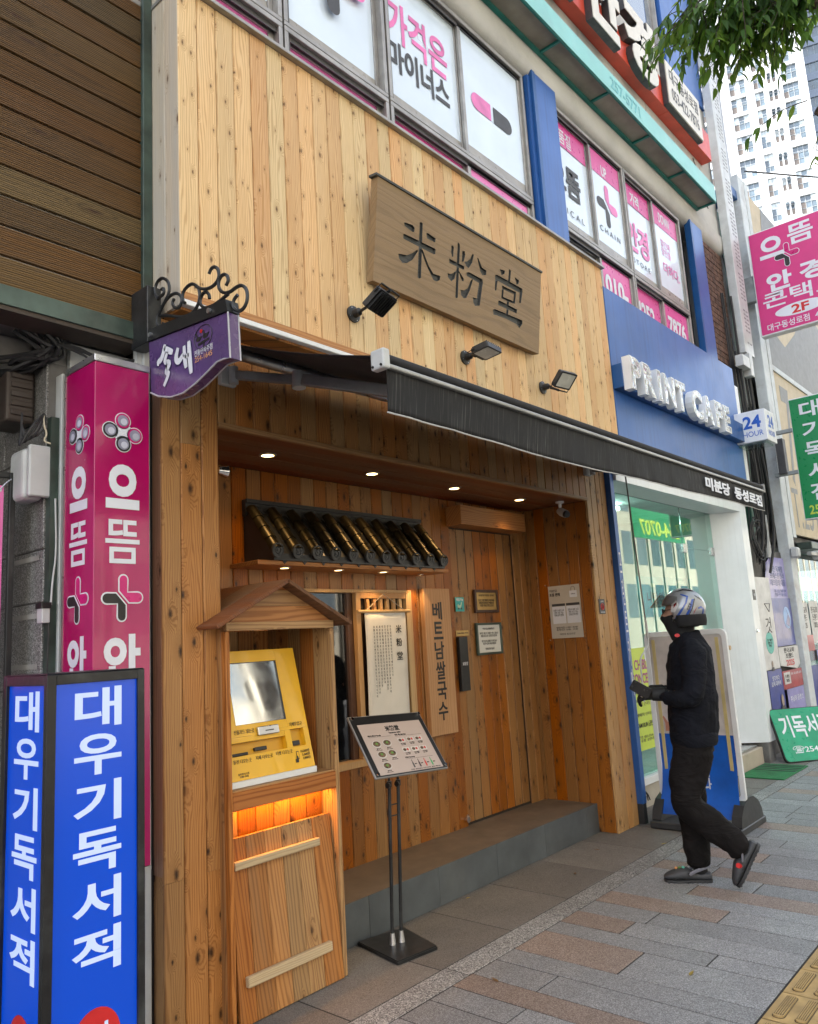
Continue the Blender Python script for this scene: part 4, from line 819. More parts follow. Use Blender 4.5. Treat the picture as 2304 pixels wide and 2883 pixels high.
for i in range(11):
    a = Vector((1.28 + rr.random() * .2, 3.22 + rr.random() * .1, 2.97)); c = Vector((1.46 + rr.uniform(-.03, .05), 3.24 + rr.uniform(-.02, .04), 2.90 + rr.uniform(-.05, .04)))
    d = Vector((1.42 + rr.uniform(-.1, .05), 3.36 + rr.uniform(-.05, .05), 2.84 + rr.uniform(-.03, .03))); e_ = Vector((1.25 + rr.uniform(-.3, .1), 3.45 + rr.uniform(0, .2), 2.82 + rr.uniform(-.02, .03)))
    wire([a, (a + c) / 2 + Vector((.03, 0, -.02)), c, d, e_], rr.choice([.006, .008, .011]), cbs)
for i in range(5): wire([(1.46, 3.22, 2.92), (1.56, 3.18, 2.90 + rr.uniform(-.03, .03)), (1.66, 3.2, 2.86 + rr.uniform(-.02, .04)), (1.8, 3.12, 2.87 + rr.uniform(-.03, .05))], rr.choice([.003, .005]), cbs)
for i in range(4): wire([(1.445, 3.3, 2.62 - i * .0), (1.44 - .02 * i, 3.27, 2.55), (1.40 - .02 * i, 3.3, 2.50 - .02 * i), (1.36, 3.32, 2.54), (1.37, 3.34, 2.62)], .005, cbs)
wire([(1.478, 3.25, 2.24), (1.484, 3.245, 2.0), (1.470, 3.245, 1.9), (1.462, 3.24, 1.79)], .004, cbs, PLASTW); wire([(1.455, 3.24, 1.72), (1.450, 3.24, 1.4), (1.45, 3.24, .9)], .003, cbs)
wire([(1.446, 3.3, 2.62), (1.432, 3.27, 2.56), (1.445, 3.262, 2.52), (1.43, 3.27, 2.49), (1.46, 3.26, 2.48)], .004, cbs, pmat('cream_cable', (.5, .45, .33), .5))
bn = thing('pink_banner_frame', 'black tube frame holding a plain pink banner at the left edge', 'banner', (1.2, 3.4, 1.2))
mb = MB(); mb.box(1.348, 1.372, 3.39, 3.41, 0, 2.365); mb.box(.60, 1.347, 3.39, 3.41, 2.34, 2.365); mb.box(.60, .624, 3.39, 3.41, 0, 2.339); mb.build('frame', BLACKM, bn, bevel=.002)
B('banner', PINKF, bn, .66, 1.325, 3.396, 3.400, 1.45, 2.305); MB().cyl((1.308, 3.394, 2.285), (1.308, 3.398, 2.285), .009, n=14).build('eyelet', STEEL, bn); wire([(1.308, 3.394, 2.285), (1.33, 3.39, 2.315), (1.352, 3.388, 2.335)], .003, bn, STEEL, 'tie')
# ---------------------------------------------------------------- things on and in front of the wooden shop
STROKES = [[(0.239,0.43),(0.254,0.436),(0.317,0.443),(0.336,0.432),(0.332,0.407),(0.314,0.401),(0.271,0.408),(0.245,0.412)],[(0.379,0.484),(0.394,0.491),(0.408,0.488),(0.412,0.147),(0.395,0.136),(0.38,0.141)],[(0.445,0.439),(0.463,0.447),(0.535,0.439),(0.533,0.412),(0.454,0.41)],[(0.236,0.358),(0.248,0.364),(0.53,0.373),(0.539,0.369),(0.537,0.339),(0.521,0.333),(0.238,0.331)],[(0.368,0.31),(0.374,0.301),(0.33,0.235),(0.279,0.195),(0.239,0.183),(0.207,0.201),(0.2,0.225),(0.225,0.232),(0.276,0.242),(0.327,0.274)],[(0.402,0.321),(0.416,0.326),(0.481,0.243),(0.528,0.21),(0.596,0.217),(0.592,0.19),(0.559,0.17),(0.531,0.17),(0.483,0.214),(0.435,0.271)],[(0.694,0.45),(0.712,0.455),(0.721,0.444),(0.716,0.385),(0.707,0.378),(0.694,0.404)],[(0.758,0.493),(0.776,0.491),(0.783,0.474),(0.779,0.134),(0.765,0.124),(0.753,0.13)],[(0.809,0.454),(0.834,0.461),(0.841,0.44),(0.829,0.389),(0.807,0.382)],[(0.679,0.358),(0.833,0.359),(0.838,0.342),(0.822,0.334),(0.68,0.33)],[(0.757,0.307),(0.757,0.3),(0.736,0.243),(0.708,0.219),(0.671,0.234),(0.667,0.259),(0.699,0.262),(0.728,0.283)],[(0.775,0.309),(0.787,0.309),(0.835,0.275),(0.833,0.259),(0.815,0.257)],[(0.915,0.469),(0.934,0.472),(0.919,0.411),(0.883,0.364),(0.858,0.368),(0.835,0.391),(0.862,0.4),(0.898,0.432)],[(0.973,0.465),(0.984,0.465),(1.028,0.416),(1.082,0.41),(1.077,0.38),(1.038,0.364),(1.011,0.383)],[(0.86,0.326),(0.891,0.338),(1.04,0.336),(1.045,0.318),(1.018,0.151),(0.967,0.132),(0.947,0.149),(0.941,0.183),(0.97,0.188),(0.983,0.188),(1.002,0.3),(0.868,0.305)],[(0.925,0.303),(0.934,0.299),(0.904,0.219),(0.87,0.158),(0.84,0.147),(0.814,0.16),(0.806,0.193),(0.843,0.2),(0.879,0.226),(0.907,0.282)],[(1.236,0.472),(1.299,0.482),(1.293,0.458),(1.259,0.435)],[(1.347,0.509),(1.372,0.505),(1.364,0.41),(1.339,0.402)],[(1.422,0.475),(1.479,0.467),(1.468,0.439),(1.447,0.428)],[(1.183,0.414),(1.211,0.423),(1.522,0.421),(1.526,0.401),(1.508,0.311),(1.487,0.309),(1.487,0.381),(1.213,0.383),(1.203,0.311),(1.187,0.306)],[(1.27,0.366),(1.291,0.369),(1.286,0.278),(1.265,0.276)],[(1.277,0.366),(1.442,0.372),(1.441,0.35),(1.285,0.344)],[(1.418,0.368),(1.443,0.369),(1.434,0.285),(1.411,0.282)],[(1.267,0.289),(1.417,0.297),(1.414,0.279),(1.268,0.273)],[(1.23,0.245),(1.248,0.252),(1.464,0.251),(1.458,0.22),(1.229,0.217)],[(1.335,0.285),(1.36,0.284),(1.355,0.183),(1.329,0.184)],[(1.17,0.167),(1.197,0.177),(1.344,0.184),(1.534,0.191),(1.536,0.166),(1.5,0.127),(1.455,0.144),(1.332,0.147),(1.22,0.14),(1.179,0.133)]]
cs = thing('carved_name_board', 'large brown carved wooden board with three dark engraved characters', 'sign', (3.95, 2.8, 3.59))
SF = frame((3.06, 2.80, 3.59), (1, 0, 0), (0, -.08, .60))
CARVE = wood('carved_dark', (.075, .08, .078), (.04, .042, .042), 'x', ring=.012, knots=0, contrast=.6, tone=.02, rough=.6, grainb=.001)
pnl = MB().box(0, 1.765, 0, .615, -.052, 0, M=SF).build('board', [W_SIGN, CARVE], None)
cut_ = MB()
for s_ in STROKES: cut_.prism(s_, -.016, .02, SF, mi=1, mside=1)
co = cut_.build('cutter', [W_SIGN, CARVE]); bm_ = pnl.modifiers.new('carve', 'BOOLEAN'); bm_.operation = 'DIFFERENCE'; bm_.solver = 'EXACT'; bm_.use_self = True; bm_.object = co; bm_.material_mode = 'INDEX'
dg = bpy.context.evaluated_depsgraph_get(); dg.update(); me = bpy.data.meshes.new_from_object(pnl.evaluated_get(dg)); pnl.modifiers.clear(); pnl.data = me; bpy.data.objects.remove(co)
pnl.name = 'board'; attach(pnl, cs)
MB().box(-.02, 1.772, .617, .630, -.055, .008, M=SF).build('top_batten', CARVE, cs)
for x in (.3, .9, 1.5): B('wall_bracket', BLACKM, cs, 3.06 + x, 3.12 + x, 2.79, 2.858, 3.75, 3.80)
# awning
aw = thing('black_awning', 'wide black retractable awning with grey front rail and printed valance', 'awning', (4.1, 2.9, 2.9))
B('wall_profile', WHITEP, aw, 1.852, 6.14, 2.845, 2.95, 3.098, 3.124, bevel=.003)
MB().cyl((1.90, 2.90, 2.965), (6.2, 2.90, 2.965), .035, n=16).build('roller', STEEL, aw, smooth=True)
xa, xb = 1.985, 6.245; n = 60; mb = MB(); vs = []
rows_ = 6
for j in range(rows_ + 1):
    for i in range(n + 1): t_ = j / rows_; x = 1.93 + (6.22 - 1.93) * i / n + (xa - 1.93) * t_ * (1 - i / n); vs.append((x, 2.885 + (1.80 - 2.885) * t_, 2.985 + (2.575 - 2.985) * t_ - .03 * math.sin(math.pi * t_) + .002 * math.sin(i * .9)))
mb.add(vs, [(j * (n + 1) + i, j * (n + 1) + i + 1, (j + 1) * (n + 1) + i + 1, (j + 1) * (n + 1) + i) for j in range(rows_) for i in range(n)]); cl = mb.build('canopy_fabric', FABRIC, aw, smooth=True)
sd = cl.modifiers.new('thick', 'SOLIDIFY'); sd.thickness = .002
RAILG = pmat('grey_rail', (.36, .36, .35), .4, metal=.5, dirt=.5, dirtc=(.10, .10, .10))
pr = arc(0, 0, .024, 20, 230, 10); MYZ2 = Matrix(((0, 0, 1, 0), (1, 0, 0, 1.795), (0, 1, 0, 2.555), (0, 0, 0, 1)))
MB().prism(ell(0.005, .012, .024, .022, 14), xa, xb, MYZ2).build('front_roll', FABRIC, aw, smooth=True)
MB().prism(rrect(-.026, .004, -.030, -.012, .006, 3), xa - .002, xb + .002, MYZ2).build('front_rail', RAILG, aw, smooth=True)
B('end_cap', PLASTW, aw, xa - .030, xa + .006, 1.758, 1.825, 2.516, 2.592, bevel=.008, seg=2); B('end_cap', RAILG, aw, xb, xb + .008, 1.765, 1.825, 2.52, 2.59, bevel=.003)
for y_, z_ in ((1.772, 2.528), (1.812, 2.528)): MB().cyl((xa - .034, y_, z_), (xa - .029, y_, z_), .005, n=8).build('screw', BLACK, aw)
vs = []; nx, nz = 220, 8
def vdrop(x): return .155 + .018 * math.sin((x - 2) * .9 + .4) + .003 * math.sin(x * 4.3)
for j in range(nz + 1):
    for i in range(nx + 1):
        x = xa + .012 + (xb - xa - .014) * i / nx; t_ = j / nz; d = vdrop(x)
        vs.append((x + (.03 * t_ * max(0, (x - 5.9) / .35)), 1.786 - .012 * t_ * math.sin(x * 1.7) + .0028 * t_ * math.sin(x * 17 + 3 * math.sin(x * 3)) + .001 * t_ * math.sin(x * 47), 2.530 - d * t_))
m, t, b = _nm('streaked_valance'); tc = N(t, 'ShaderNodeTexCoord'); sp = N(t, 'ShaderNodeSeparateXYZ'); Lk(t, tc.outputs['Object'], sp.inputs[0]); cb_ = N(t, 'ShaderNodeCombineXYZ'); Lk(t, mth(t, 'MULTIPLY_ADD', sp.outputs[2], -.08, sp.outputs[0]), cb_.inputs[0]); Lk(t, mth(t, 'MULTIPLY', sp.outputs[2], .035), cb_.inputs[1])
sn = noise(t, cb_.outputs[0], 95, 3, .65); bn_ = noise(t, cb_.outputs[0], 2.2, 3)
st_ = mth(t, 'MULTIPLY', ramp(t, sn, (.54, 0.), (.72, 1.)), ramp(t, bn_, (.40, .12), (.62, .8)))
Lk(t, mixc(t, st_, (.009, .009, .010), (.15, .15, .145)), b.inputs['Base Color']); b.inputs['Roughness'].default_value = .72; b.inputs['Specular IOR Level'].default_value = .35
bump(t, noise(t, tc.outputs['Object'], 900, 1), .0003, b); VAL = m
va = MB().add(vs, [(j * (nx + 1) + i, j * (nx + 1) + i + 1, (j + 1) * (nx + 1) + i + 1, (j + 1) * (nx + 1) + i) for j in range(nz) for i in range(nx)]).build('valance', VAL, aw, smooth=True)
sd = va.modifiers.new('thick', 'SOLIDIFY'); sd.thickness = .0015
hem = [vs[nz * (nx + 1) + i] for i in range(0, nx + 1, 2)]
MB().tube([(p[0], p[1], p[2] - .001) for p in hem], .0035, 5).build('white_hem', pmat('hem_cord', (.5, .5, .49), .8), va, smooth=True)
text('미분당  동성로점', 1.13, .086, WHITEV, va, frame((0, 1.7665, 0), (1, 0, -.012), (0, 0, 1)), 5.535, 2.515, bold=.035, lift=0, ext=.003)
B('wall_plate', PLASTW, aw, 2.15, 2.24, 2.992, 3.021, 2.83, 2.93, bevel=.004); B('wall_plate', PLASTW, aw, 5.75, 5.84, 2.992, 3.021, 2.83, 2.93, bevel=.004)
ARMG = pmat('grey_arm', (.30, .30, .29), .45, metal=.3, dirt=.3, dirtc=(.1, .1, .1))
def bar(a, b_, w_, h, m_, par, nm):
    a, b_ = Vector(a), Vector(b_); d = (b_ - a); L_ = d.length; F_ = frame(a, d, (0, 0, 1)); return MB().box(0, L_, -h / 2, h / 2, -w_ / 2, w_ / 2, M=F_).build(nm, m_, par, bevel=.006, seg=2)
for s_, xs_ in ((1, 2.20), (-1, 5.80)):
    S_ = (xs_, 2.96, 2.875); E_ = (xs_ + s_ * .15, 2.66, 2.80); P_ = (xs_ + s_ * .38, 1.85, 2.535)
    bar(S_, E_, .03, .045, ARMG, aw, 'arm'); bar((E_[0], E_[1] - .03, E_[2] - .006), P_, .034, .055, ARMG, aw, 'forearm')
    MB().cyl((E_[0], E_[1], E_[2] - .04), (E_[0], E_[1], E_[2] + .04), .032, n=16).build('elbow_joint', PLASTW, aw, smooth=True); MB().cyl((S_[0], S_[1], S_[2] - .045), (S_[0], S_[1], S_[2] + .04), .022, n=14).build('shoulder_joint', PLASTW, aw, smooth=True)
ck = thing('awning_crank', 'long thin grey awning crank handle hanging in front of the print shop glass', 'crank handle', (6.07, 2.80, 1.0))
MB().tube(smooth([(6.065, 2.80, 2.86), (6.11, 2.80, 2.2), (6.155, 2.80, 1.62), (6.165, 2.80, 1.46)], 2), .0065, 8).build('rod', pmat('dull_rod', (.13, .12, .115), .4, metal=.5), ck, smooth=True)
MB().tube([(6.157, 2.80, 1.62), (6.165, 2.80, 1.47)], .011, 8).build('grip', PLASTW, ck, smooth=True); MB().tube(smooth([(6.165, 2.80, 1.47), (6.155, 2.795, 1.42), (6.02, 2.78, 1.36), (5.955, 2.78, 1.33), (5.93, 2.78, 1.28), (5.93, 2.78, .98)], 2), .0065, 8).build('handle', PLASTW, ck, smooth=True)
# floodlights over the board
def flood(px, hz, yaw, pitch, label, sc_=1.0, lens=True):
    t_ = thing('floodlight', label, 'floodlight', (px, 2.86, 3.37), 'floodlights over the carved board')
    M0 = Matrix.Translation((px, 2.858, 3.37)) @ Matrix.Rotation(R(90), 4, 'X')
    MB().lathe([(0, -.002), (.048, -.002), (.048, .008), (.026, .016), (.022, .05), (.010, .062), (0, .062)], 20, M=M0).build('mount', BLACKM, t_, smooth=True)
    for a in range(4): MB().cyl(M0 @ Vector((.037 * math.cos(a * 1.57 + .5), .037 * math.sin(a * 1.57 + .5), .006)), M0 @ Vector((.037 * math.cos(a * 1.57 + .5), .037 * math.sin(a * 1.57 + .5), .012)), .004, n=6).build('screw', STEEL, t_)
    Hm = Matrix.Translation(hz) @ Matrix.Rotation(R(yaw), 4, 'Z') @ Matrix.Rotation(R(pitch), 4, 'X')
    w_, h_, d_ = .088 * sc_, .064 * sc_, .016
    hd = MB().prism(rrect(-w_, w_, -h_, h_, .01, 3), -d_, d_, Hm).build('housing', BLACKM, t_, bevel=.004)
    for k in range(8): MB().box(-w_ + .016 + k * (2 * w_ - .032) / 7 - .0025, -w_ + .016 + k * (2 * w_ - .032) / 7 + .0025, -h_ + .008, h_ - .008, -d_ - .014, -d_ - .0005, M=Hm).build('fin', BLACKM, hd)
    MB().prism(rrect(-w_ + .016, w_ - .016, -h_ + .012, h_ - .012, .004, 2), d_ + .0005, d_ + .0015, Hm).build('lens', pmat('lamp_lens', (.62, .62, .56), .25), hd)
    A = Hm @ Vector((-w_ - .006, -.03, 0)); B_ = Hm @ Vector((w_ + .006, -.03, 0)); K = Vector((px, 2.80, 3.37)); mid = Hm @ Vector((0, -h_ - .03, -.01))
    c1 = Hm @ Vector((-w_ - .006, -h_ - .022, 0)); c2 = Hm @ Vector((w_ + .006, -h_ - .022, 0))
    MB().tube([A, c1, c2, B_], .0055, 6, flat=.5).build('bracket', BLACKM, t_, smooth=False); MB().tube([K, (K + mid) / 2, (c1 + c2) / 2], .009, 8).build('arm', BLACKM, t_, smooth=True)
    return t_
flood(2.944, (2.93, 2.64, 3.365), 12, -35, 'leftmost floodlight, its ribbed back turned outward below the left end of the carved board')
flood(3.975, (3.93, 2.655, 3.345), 4, 172, 'middle floodlight seen edge on below the carved board')
flood(4.935, (4.88, 2.64, 3.36), -10, 135, 'rightmost floodlight with its pale lens showing')
# ---------------------------------------------------------------- ticket booth
bo = thing('ticket_booth', 'small gabled wooden booth housing a yellow ticket machine beside the window', 'booth', (2.44, 2.95, 0))
def pz(x0, x1, z0, z1, y, m_=W_BOOTH, par=bo, th=.018, **k): return plankZ(x0, x1, z0, z1, y, m_, par, 'board', th=th, **k)
B('corner_post', W_BOOTH, bo, 2.115, 2.138, 2.95, 2.985, 0, 1.645, bevel=.002); B('corner_post', W_BOOTH, bo, 2.755, 2.780, 2.95, 2.985, 0, 1.645, bevel=.002)
for i in range(5): plankZ(2.987 + i * .1, 3.087 + i * .1, .0, 1.66, 2.780, W_BOOTH, bo, 'board', 'x+', .022); plankZ(2.987 + i * .1, 3.087 + i * .1, 0, 1.66, 2.116, W_BOOTH, bo, 'board', 'x-', .018)
for i in range(6): plankZ(2.137 + i * .103, 2.24 + i * .103, .93, 1.66, 3.44, W_BOOTH, bo, 'board')
for i in range(6): plankZ(2.139 + i * .1025, 2.2415 + i * .1025, .0, .875, 3.055, W_IN, bo, 'board')
B('shelf', W_BOOTHX, bo, 2.139, 2.757, 2.96, 3.42, .932, .952, bevel=.002); B('front_rail', W_BOOTHX, bo, 2.139, 2.754, 2.948, 2.975, .866, .945, bevel=.003)
B('top_rail', W_BOOTHX, bo, 2.117, 2.778, 2.945, 2.975, 1.648, 1.686, bevel=.002)
for z0, z1, f_ in ((1.6865, 1.76, 0), (1.7615, 1.835, 1)):
    a = .31 - (z0 - 1.6865) * 1.72; b_ = .31 - (z1 - 1.6865) * 1.72
    MB().prism([(2.4475 - a - .0, z0), (2.4475 + a, z0), (2.4475 + b_, z1), (2.4475 - b_, z1)], 0, .02, Matrix(((1, 0, 0, 0), (0, 0, 1, 2.950), (0, 1, 0, 0), (0, 0, 0, 1)))).build('gable_board', W_BOOTHX, bo)
MB().prism([(2.4475 - .054, 1.836), (2.4475 + .054, 1.836), (2.4475, 1.866)], 0, .02, Matrix(((1, 0, 0, 0), (0, 0, 1, 2.950), (0, 1, 0, 0), (0, 0, 0, 1)))).build('gable_board', W_BOOTHX, bo)
pk = Vector((2.425, 0, 1.884))
for s_, ex in ((-1, 2.012), (1, 2.838)):
    e_ = Vector((ex, 0, 1.672)); d = (e_ - pk); L_ = d.length
    for k in range(4):
        y0 = 2.868 + k * .165; F_ = frame((pk.x, y0 + .1635, pk.z), d, (0, -1, 0)) if s_ < 0 else frame((pk.x, y0, pk.z), d, (0, 1, 0))
        MB().box(.0, L_, 0, .1635, -.018 if s_ < 0 else -.018, .0, M=F_).build('roof_board', W_ROOF, bo, bevel=.002)
# leaning hatch board with two battens
hb = thing('plank_hatch', 'loose plank hatch with two battens leaning on the lower front of the booth', 'hatch', (2.44, 2.95, 0))
HF = frame((2.150, 2.940, .002), (1, 0, 0), (0, .062, .74))
w_ = [.088, .106, .098, .094, .096, .118]; x = 0
for i, q in enumerate(w_):
    MB().box(x + .0012, x + q - .0012, 0, .745, -.018, -.018 * 0 - random.uniform(0, .002), M=HF).build('plank', W_BOOTH, hb, bevel=.002); x += q
MB().box(.005, .50, .615, .650, .001, .027, M=HF).build('batten', W_BAT, hb, bevel=.003); MB().box(.035, .52, .145, .187, .001, .027, M=HF).build('batten', W_BAT, hb, bevel=.003)
GLOWS = emit('led_strip', (1, .42, .06), 5); o = B('led_strip', GLOWS, bo, 2.16, 2.745, 3.012, 3.022, .862, .868)
ll = bpy.data.lights.new('led_lamp', 'AREA'); ll.shape = 'RECTANGLE'; ll.size = .58; ll.size_y = .015; ll.energy = .6; ll.color = (1, .40, .06); lo = bpy.data.objects.new('led_lamp', ll); C.objects.link(lo); lo.location = (2.45, 3.016, .859); attach(lo, o)
# ticket machine
tk = thing('ticket_machine', 'bright yellow ticket machine with tilted touch screen standing in the wooden booth', 'ticket machine', (2.4, 3.1, .95))
YM = pmat('machine_yellow', (.78, .43, .012), .32, var=.03, coat=.3); YMD = pmat('recess_yellow', (.60, .31, .01), .4, var=.03)
mv = Vector((0, .141, .575)); MF = frame((2.150, 2.994, .982), (1, 0, 0), mv); W_ = .51; H_ = .592
def mp(polys_box, name, m_, par=tk, **k): return MB().box(*polys_box, M=MF).build(name, m_, par, **k)
mp((0, W_, .190, .205, -.05, 0), 'front', YM); mp((0, .085, .205, H_, -.05, 0), 'front', YM); mp((.385, W_, .205, H_, -.05, 0), 'front', YM)
mp((.0855, .3845, .535, H_, -.05, 0), 'front', YM); mp((.0855, .3845, .2055, .242, -.05, 0), 'front', YM); mp((0, W_, -.0, .105, -.05, 0), 'front', YM)
mp((.36, .395, .1055, .1895, -.05, 0), 'front', YM); mp((.478, W_, .1055, .1895, -.05, 0), 'front', YM); mp((0, .04, .1055, .1895, -.05, 0), 'front', YM); mp((.04, .359, .165, .1895, -.05, -.0005), 'front', YM)
mp((.04, .359, .1055, .1645, -.05, -.03), 'recess', YMD); mp((.396, .477, .1055, .1895, -.05, -.025), 'recess', YMD)
B('body', YM, tk, 2.152, 2.658, 3.20, 3.40, .985, 1.552, bevel=.004)
MB().prism([(3.05, .99), (3.2, .99), (3.2, 1.545), (3.175, 1.545)], 2.153, 2.657, MYZ).build('side', YM, tk)
B('base_plate', WHITEP, tk, 2.146, 2.664, 2.985, 3.40, .953, .981, bevel=.002)
m, t, b = _nm('screen_glass'); b.inputs['Base Color'].default_value = (.62, .64, .64, 1); b.inputs['Metallic'].default_value = .9; b.inputs['Roughness'].default_value = .05
v, rnd = coords(t); Lk(t, ramp(t, noise(t, v, 7, 4), (.4, .04), (.7, .14)), b.inputs['Roughness']); SCR = m
mp((.0875, .3825, .244, .533, -.03, -.008), 'touch_screen', SCR); mb = MB()
for q in ((.0855, .0875, .242, .535), (.3825, .3845, .242, .535), (.0875, .3825, .242, .244), (.0875, .3825, .533, .535)): mb.box(*q, -.03, -.001, M=MF)
mb.build('screen_gasket', BLACK, tk)
rd = mp((.195, .318, .182, .222, .001, .018), 'card_reader', STEEL, bevel=.003); MB().box(.235, .285, .198, .203, .018, .0186, M=MF).build('card_slot', BLACK, rd)
for q in ((.18, .25, .118, .135, -.0295, -.012), (.41, .455, .112, .135, -.0245, -.015), (.05, .145, .109, .122, -.0295, -.02)): mp(q, 'slot', BLACK, bevel=.002)
text('신용카드 넣는곳', .115, .02, BLACKPR, tk, MF, .125, .212); text('지폐투입구', .08, .02, BLACKPR, tk, MF, .435, .212); text('동전 나오는곳', .10, .018, BLACKPR, tk, MF, .09, .083); text('지폐 나오는곳', .10, .018, BLACKPR, tk, MF, .215, .085); text('티켓 나오는곳', .10, .018, BLACKPR, tk, MF, .335, .088)
text('10,000원\n5,000원\n1,000원', .055, .048, BLACKPR, tk, MF, .462, .062, align='RIGHT'); flat('note_icon', rrect(.405, .422, .045, .082, .003, 2), BLACKPR, tk, MF); flat('note_icon', rrect(.4075, .4195, .048, .079, .002, 2), YM, tk, MF, .002); flat('hand_icon', [(.395, .03), (.412, .03), (.414, .05), (.41, .062), (.404, .06), (.404, .05), (.395, .045)], BLACKPR, tk, MF, .003)
text('솔루판시스템\n1588-1970', .06, .02, BLACKPR, tk, MF, .085, .022)
# ---------------------------------------------------------------- hanging scroll, board sign, frames
sg = thing('cloth_scroll', 'white cloth scroll with columns of black brush text hung over the window lattice', 'scroll', (3.89, 3.61, 1.1))
mb = MB(); vs = []
for j in range(17):
    for i in range(9): vs.append((3.688 + .40 * i / 8, 3.612 - .004 * math.sin(i * .9 + j * .3) , 1.765 - .83 * j / 16))
SCRM = pmat('scroll_cloth', (.72, .69, .63), .8, var=.03, bmp=.0003, bscale=800); cs_ = MB().add(vs, [(j * 9 + i, (j + 1) * 9 + i, (j + 1) * 9 + i + 1, j * 9 + i + 1) for j in range(16) for i in range(8)]).build('cloth', SCRM, sg, smooth=True); sd = cs_.modifiers.new('t', 'SOLIDIFY'); sd.thickness = .0015
MB().cyl((3.625, 3.612, 1.767), (4.135, 3.612, 1.767), .011, n=12).build('rod', W_LAT, sg, smooth=True); MB().cyl((3.66, 3.612, .935), (4.12, 3.612, .935), .009, n=12).build('rod', W_LAT, sg, smooth=True)
MB().tube([(3.70, 3.61, 1.772), (3.885, 3.618, 1.885), (4.08, 3.61, 1.772)], .003, 6).build('cord', pmat('cord', (.45, .38, .28), .9), sg); 
Fs = FY(0, 3.606, 0)
for ch, z in (('米', 1.645), ('粉', 1.555), ('堂', 1.465)): text(ch, .058, .055, BLACKPR, sg, Fs, 4.005, z, bold=.015)
cols = ['주인장의정성이담겨있기때문입니다', '맛있게드실수있는음식과문화공간을제공하고자', '중국식상호를사용한것은다양한문화와개성을', '이름답게제대로된전통음식문화인의맛과', '재현생시키고자노력했습니다진심의깊은맛', '저희미분당은베트남전통음식인쌀국수를한국인', '米粉은중국어로쌀국수라는의미를가지고있습니다']
for i, c_ in enumerate(cols): text('\n'.join(c_), .0125, .016 * len(c_) * 1.32, BLACKPR, sg, Fs, 3.922 - i * .0265, 1.672 - .016 * len(c_) * 1.32 / 2, lg=1.15)
tw = thing('tall_name_board', 'tall narrow light wooden board with vertical black lettering beside the door', 'sign', (4.45, 3.62, .89))
B('board', W_SIGNV, tw, 4.300, 4.602, 3.610, 3.652, .888, 1.928, bevel=.003)
for i, ch in enumerate('베트남쌀국수'): text(ch, .108, .128, BLACKPR, tw, FY(0, 3.610, 0), 4.44, 1.765 - i * .1425, bold=.02)
fr = thing('framed_notice', 'brown framed brass notice plate on the wooden door', 'picture', (5.13, 3.66, 1.75)); 
def frm(x0, x1, z0, z1, par, mf, mi, e=.022, y=3.645):
    mb = MB(); mb.box(x0, x0 + e, y, y + .022, z0, z1); mb.box(x1 - e, x1, y, y + .022, z0, z1); mb.box(x0 + e, x1 - e, y + .0004, y + .022, z1 - e, z1); mb.box(x0 + e, x1 - e, y + .0004, y + .022, z0, z0 + e); mb.build('frame', mf, par, bevel=.002); B('sheet', mi, par, x0 + e, x1 - e, y + .010, y + .014, z0 + e, z1 - e)
DBR = pmat('dark_frame', (.055, .025, .015), .4); frm(4.970, 5.289, 1.748, 1.930, fr, DBR, BRASS)
text('미분당 이용 안내', .20, .016, BLACKPR, fr, FY(0, 3.655, 0), 5.13, 1.885); text('주문은 식권 발매기를 이용하세요\n테이블이 준비되면 안내합니다\n조용한 식사를 부탁드립니다', .22, .06, BLACKPR, fr, FY(0, 3.655, 0), 5.13, 1.825)
fr = thing('framed_notice', 'white notice sheet in a mottled dark green frame lower on the door', 'picture', (5.13, 3.66, 1.42)); frm(4.962, 5.303, 1.418, 1.668, fr, GREENF, pmat('paper', (.66, .66, .62), .6, var=.02), .018)
text('미분당(米粉堂)은', .16, .018, BLACKPR, fr, FY(0, 3.655, 0), 5.13, 1.62, bold=.01); text('쉬어가는 마음으로 식사할 수 있는 곳입니다\n정성을 담은 깊은 국물의 쌀국수입니다\n\n작은 목소리로 대화를 나누어 주시고\n소중한 시간이 되시길 바랍니다\n\n이용에 감사드립니다', .25, .14, DGREY, fr, FY(0, 3.655, 0), 5.13, 1.525)
bx_ = thing('slim_black_plate', 'slim vertical black plate with small white characters beside the door', 'sign', (4.75, 3.62, 1.17)); B('plate', BLACKM, bx_, 4.698, 4.800, 3.620, 3.654, 1.168, 1.568, bevel=.003); text('米粉堂', .065, .026, WHITEV, bx_, FY(0, 3.620, 0), 4.749, 1.368)
stt = thing('turquoise_sticker', 'small turquoise delivery scooter sticker on the boards', 'sticker', (4.77, 3.65, 1.81)); B('sheet', pmat('turquoise', (.03, .38, .38), .4), stt, 4.720, 4.828, 3.6520, 3.6538, 1.760, 1.868); text('배달가능', .085, .022, WHITEV, stt, FY(0, 3.652, 0), 4.774, 1.85, bold=.02)
flat('scooter_print', [(4.745, 1.79), (4.775, 1.785), (4.79, 1.80), (4.80, 1.83), (4.79, 1.832), (4.78, 1.81), (4.765, 1.805), (4.755, 1.815), (4.742, 1.812)], pmat('mint_print', (.45, .65, .5), .4), stt, FY(0, 3.652, 0))
for cx in (4.755, 4.79): flat('wheel_print', ell(cx, 1.782, .008, .008, 12), DGREY, stt, FY(0, 3.652, 0), .0022)
bp = tag(B('brass_plate', BRASS, None, 4.704, 4.858, 3.6495, 3.654, 1.575, 1.616, bevel=.001), 'thin engraved brass plate above the slim black plate', 'plate')
text('PUSH-미세요 천천히', .13, .015, BLACKPR, bp, FY(0, 3.6495, 0), 4.781, 1.596)
po = thing('takeout_notice', 'white takeout notice sheet under clear film on the right reveal of the porch', 'notice', (5.77, 3.3, 1.5)); Fr = FX(5.768, 0, 0)
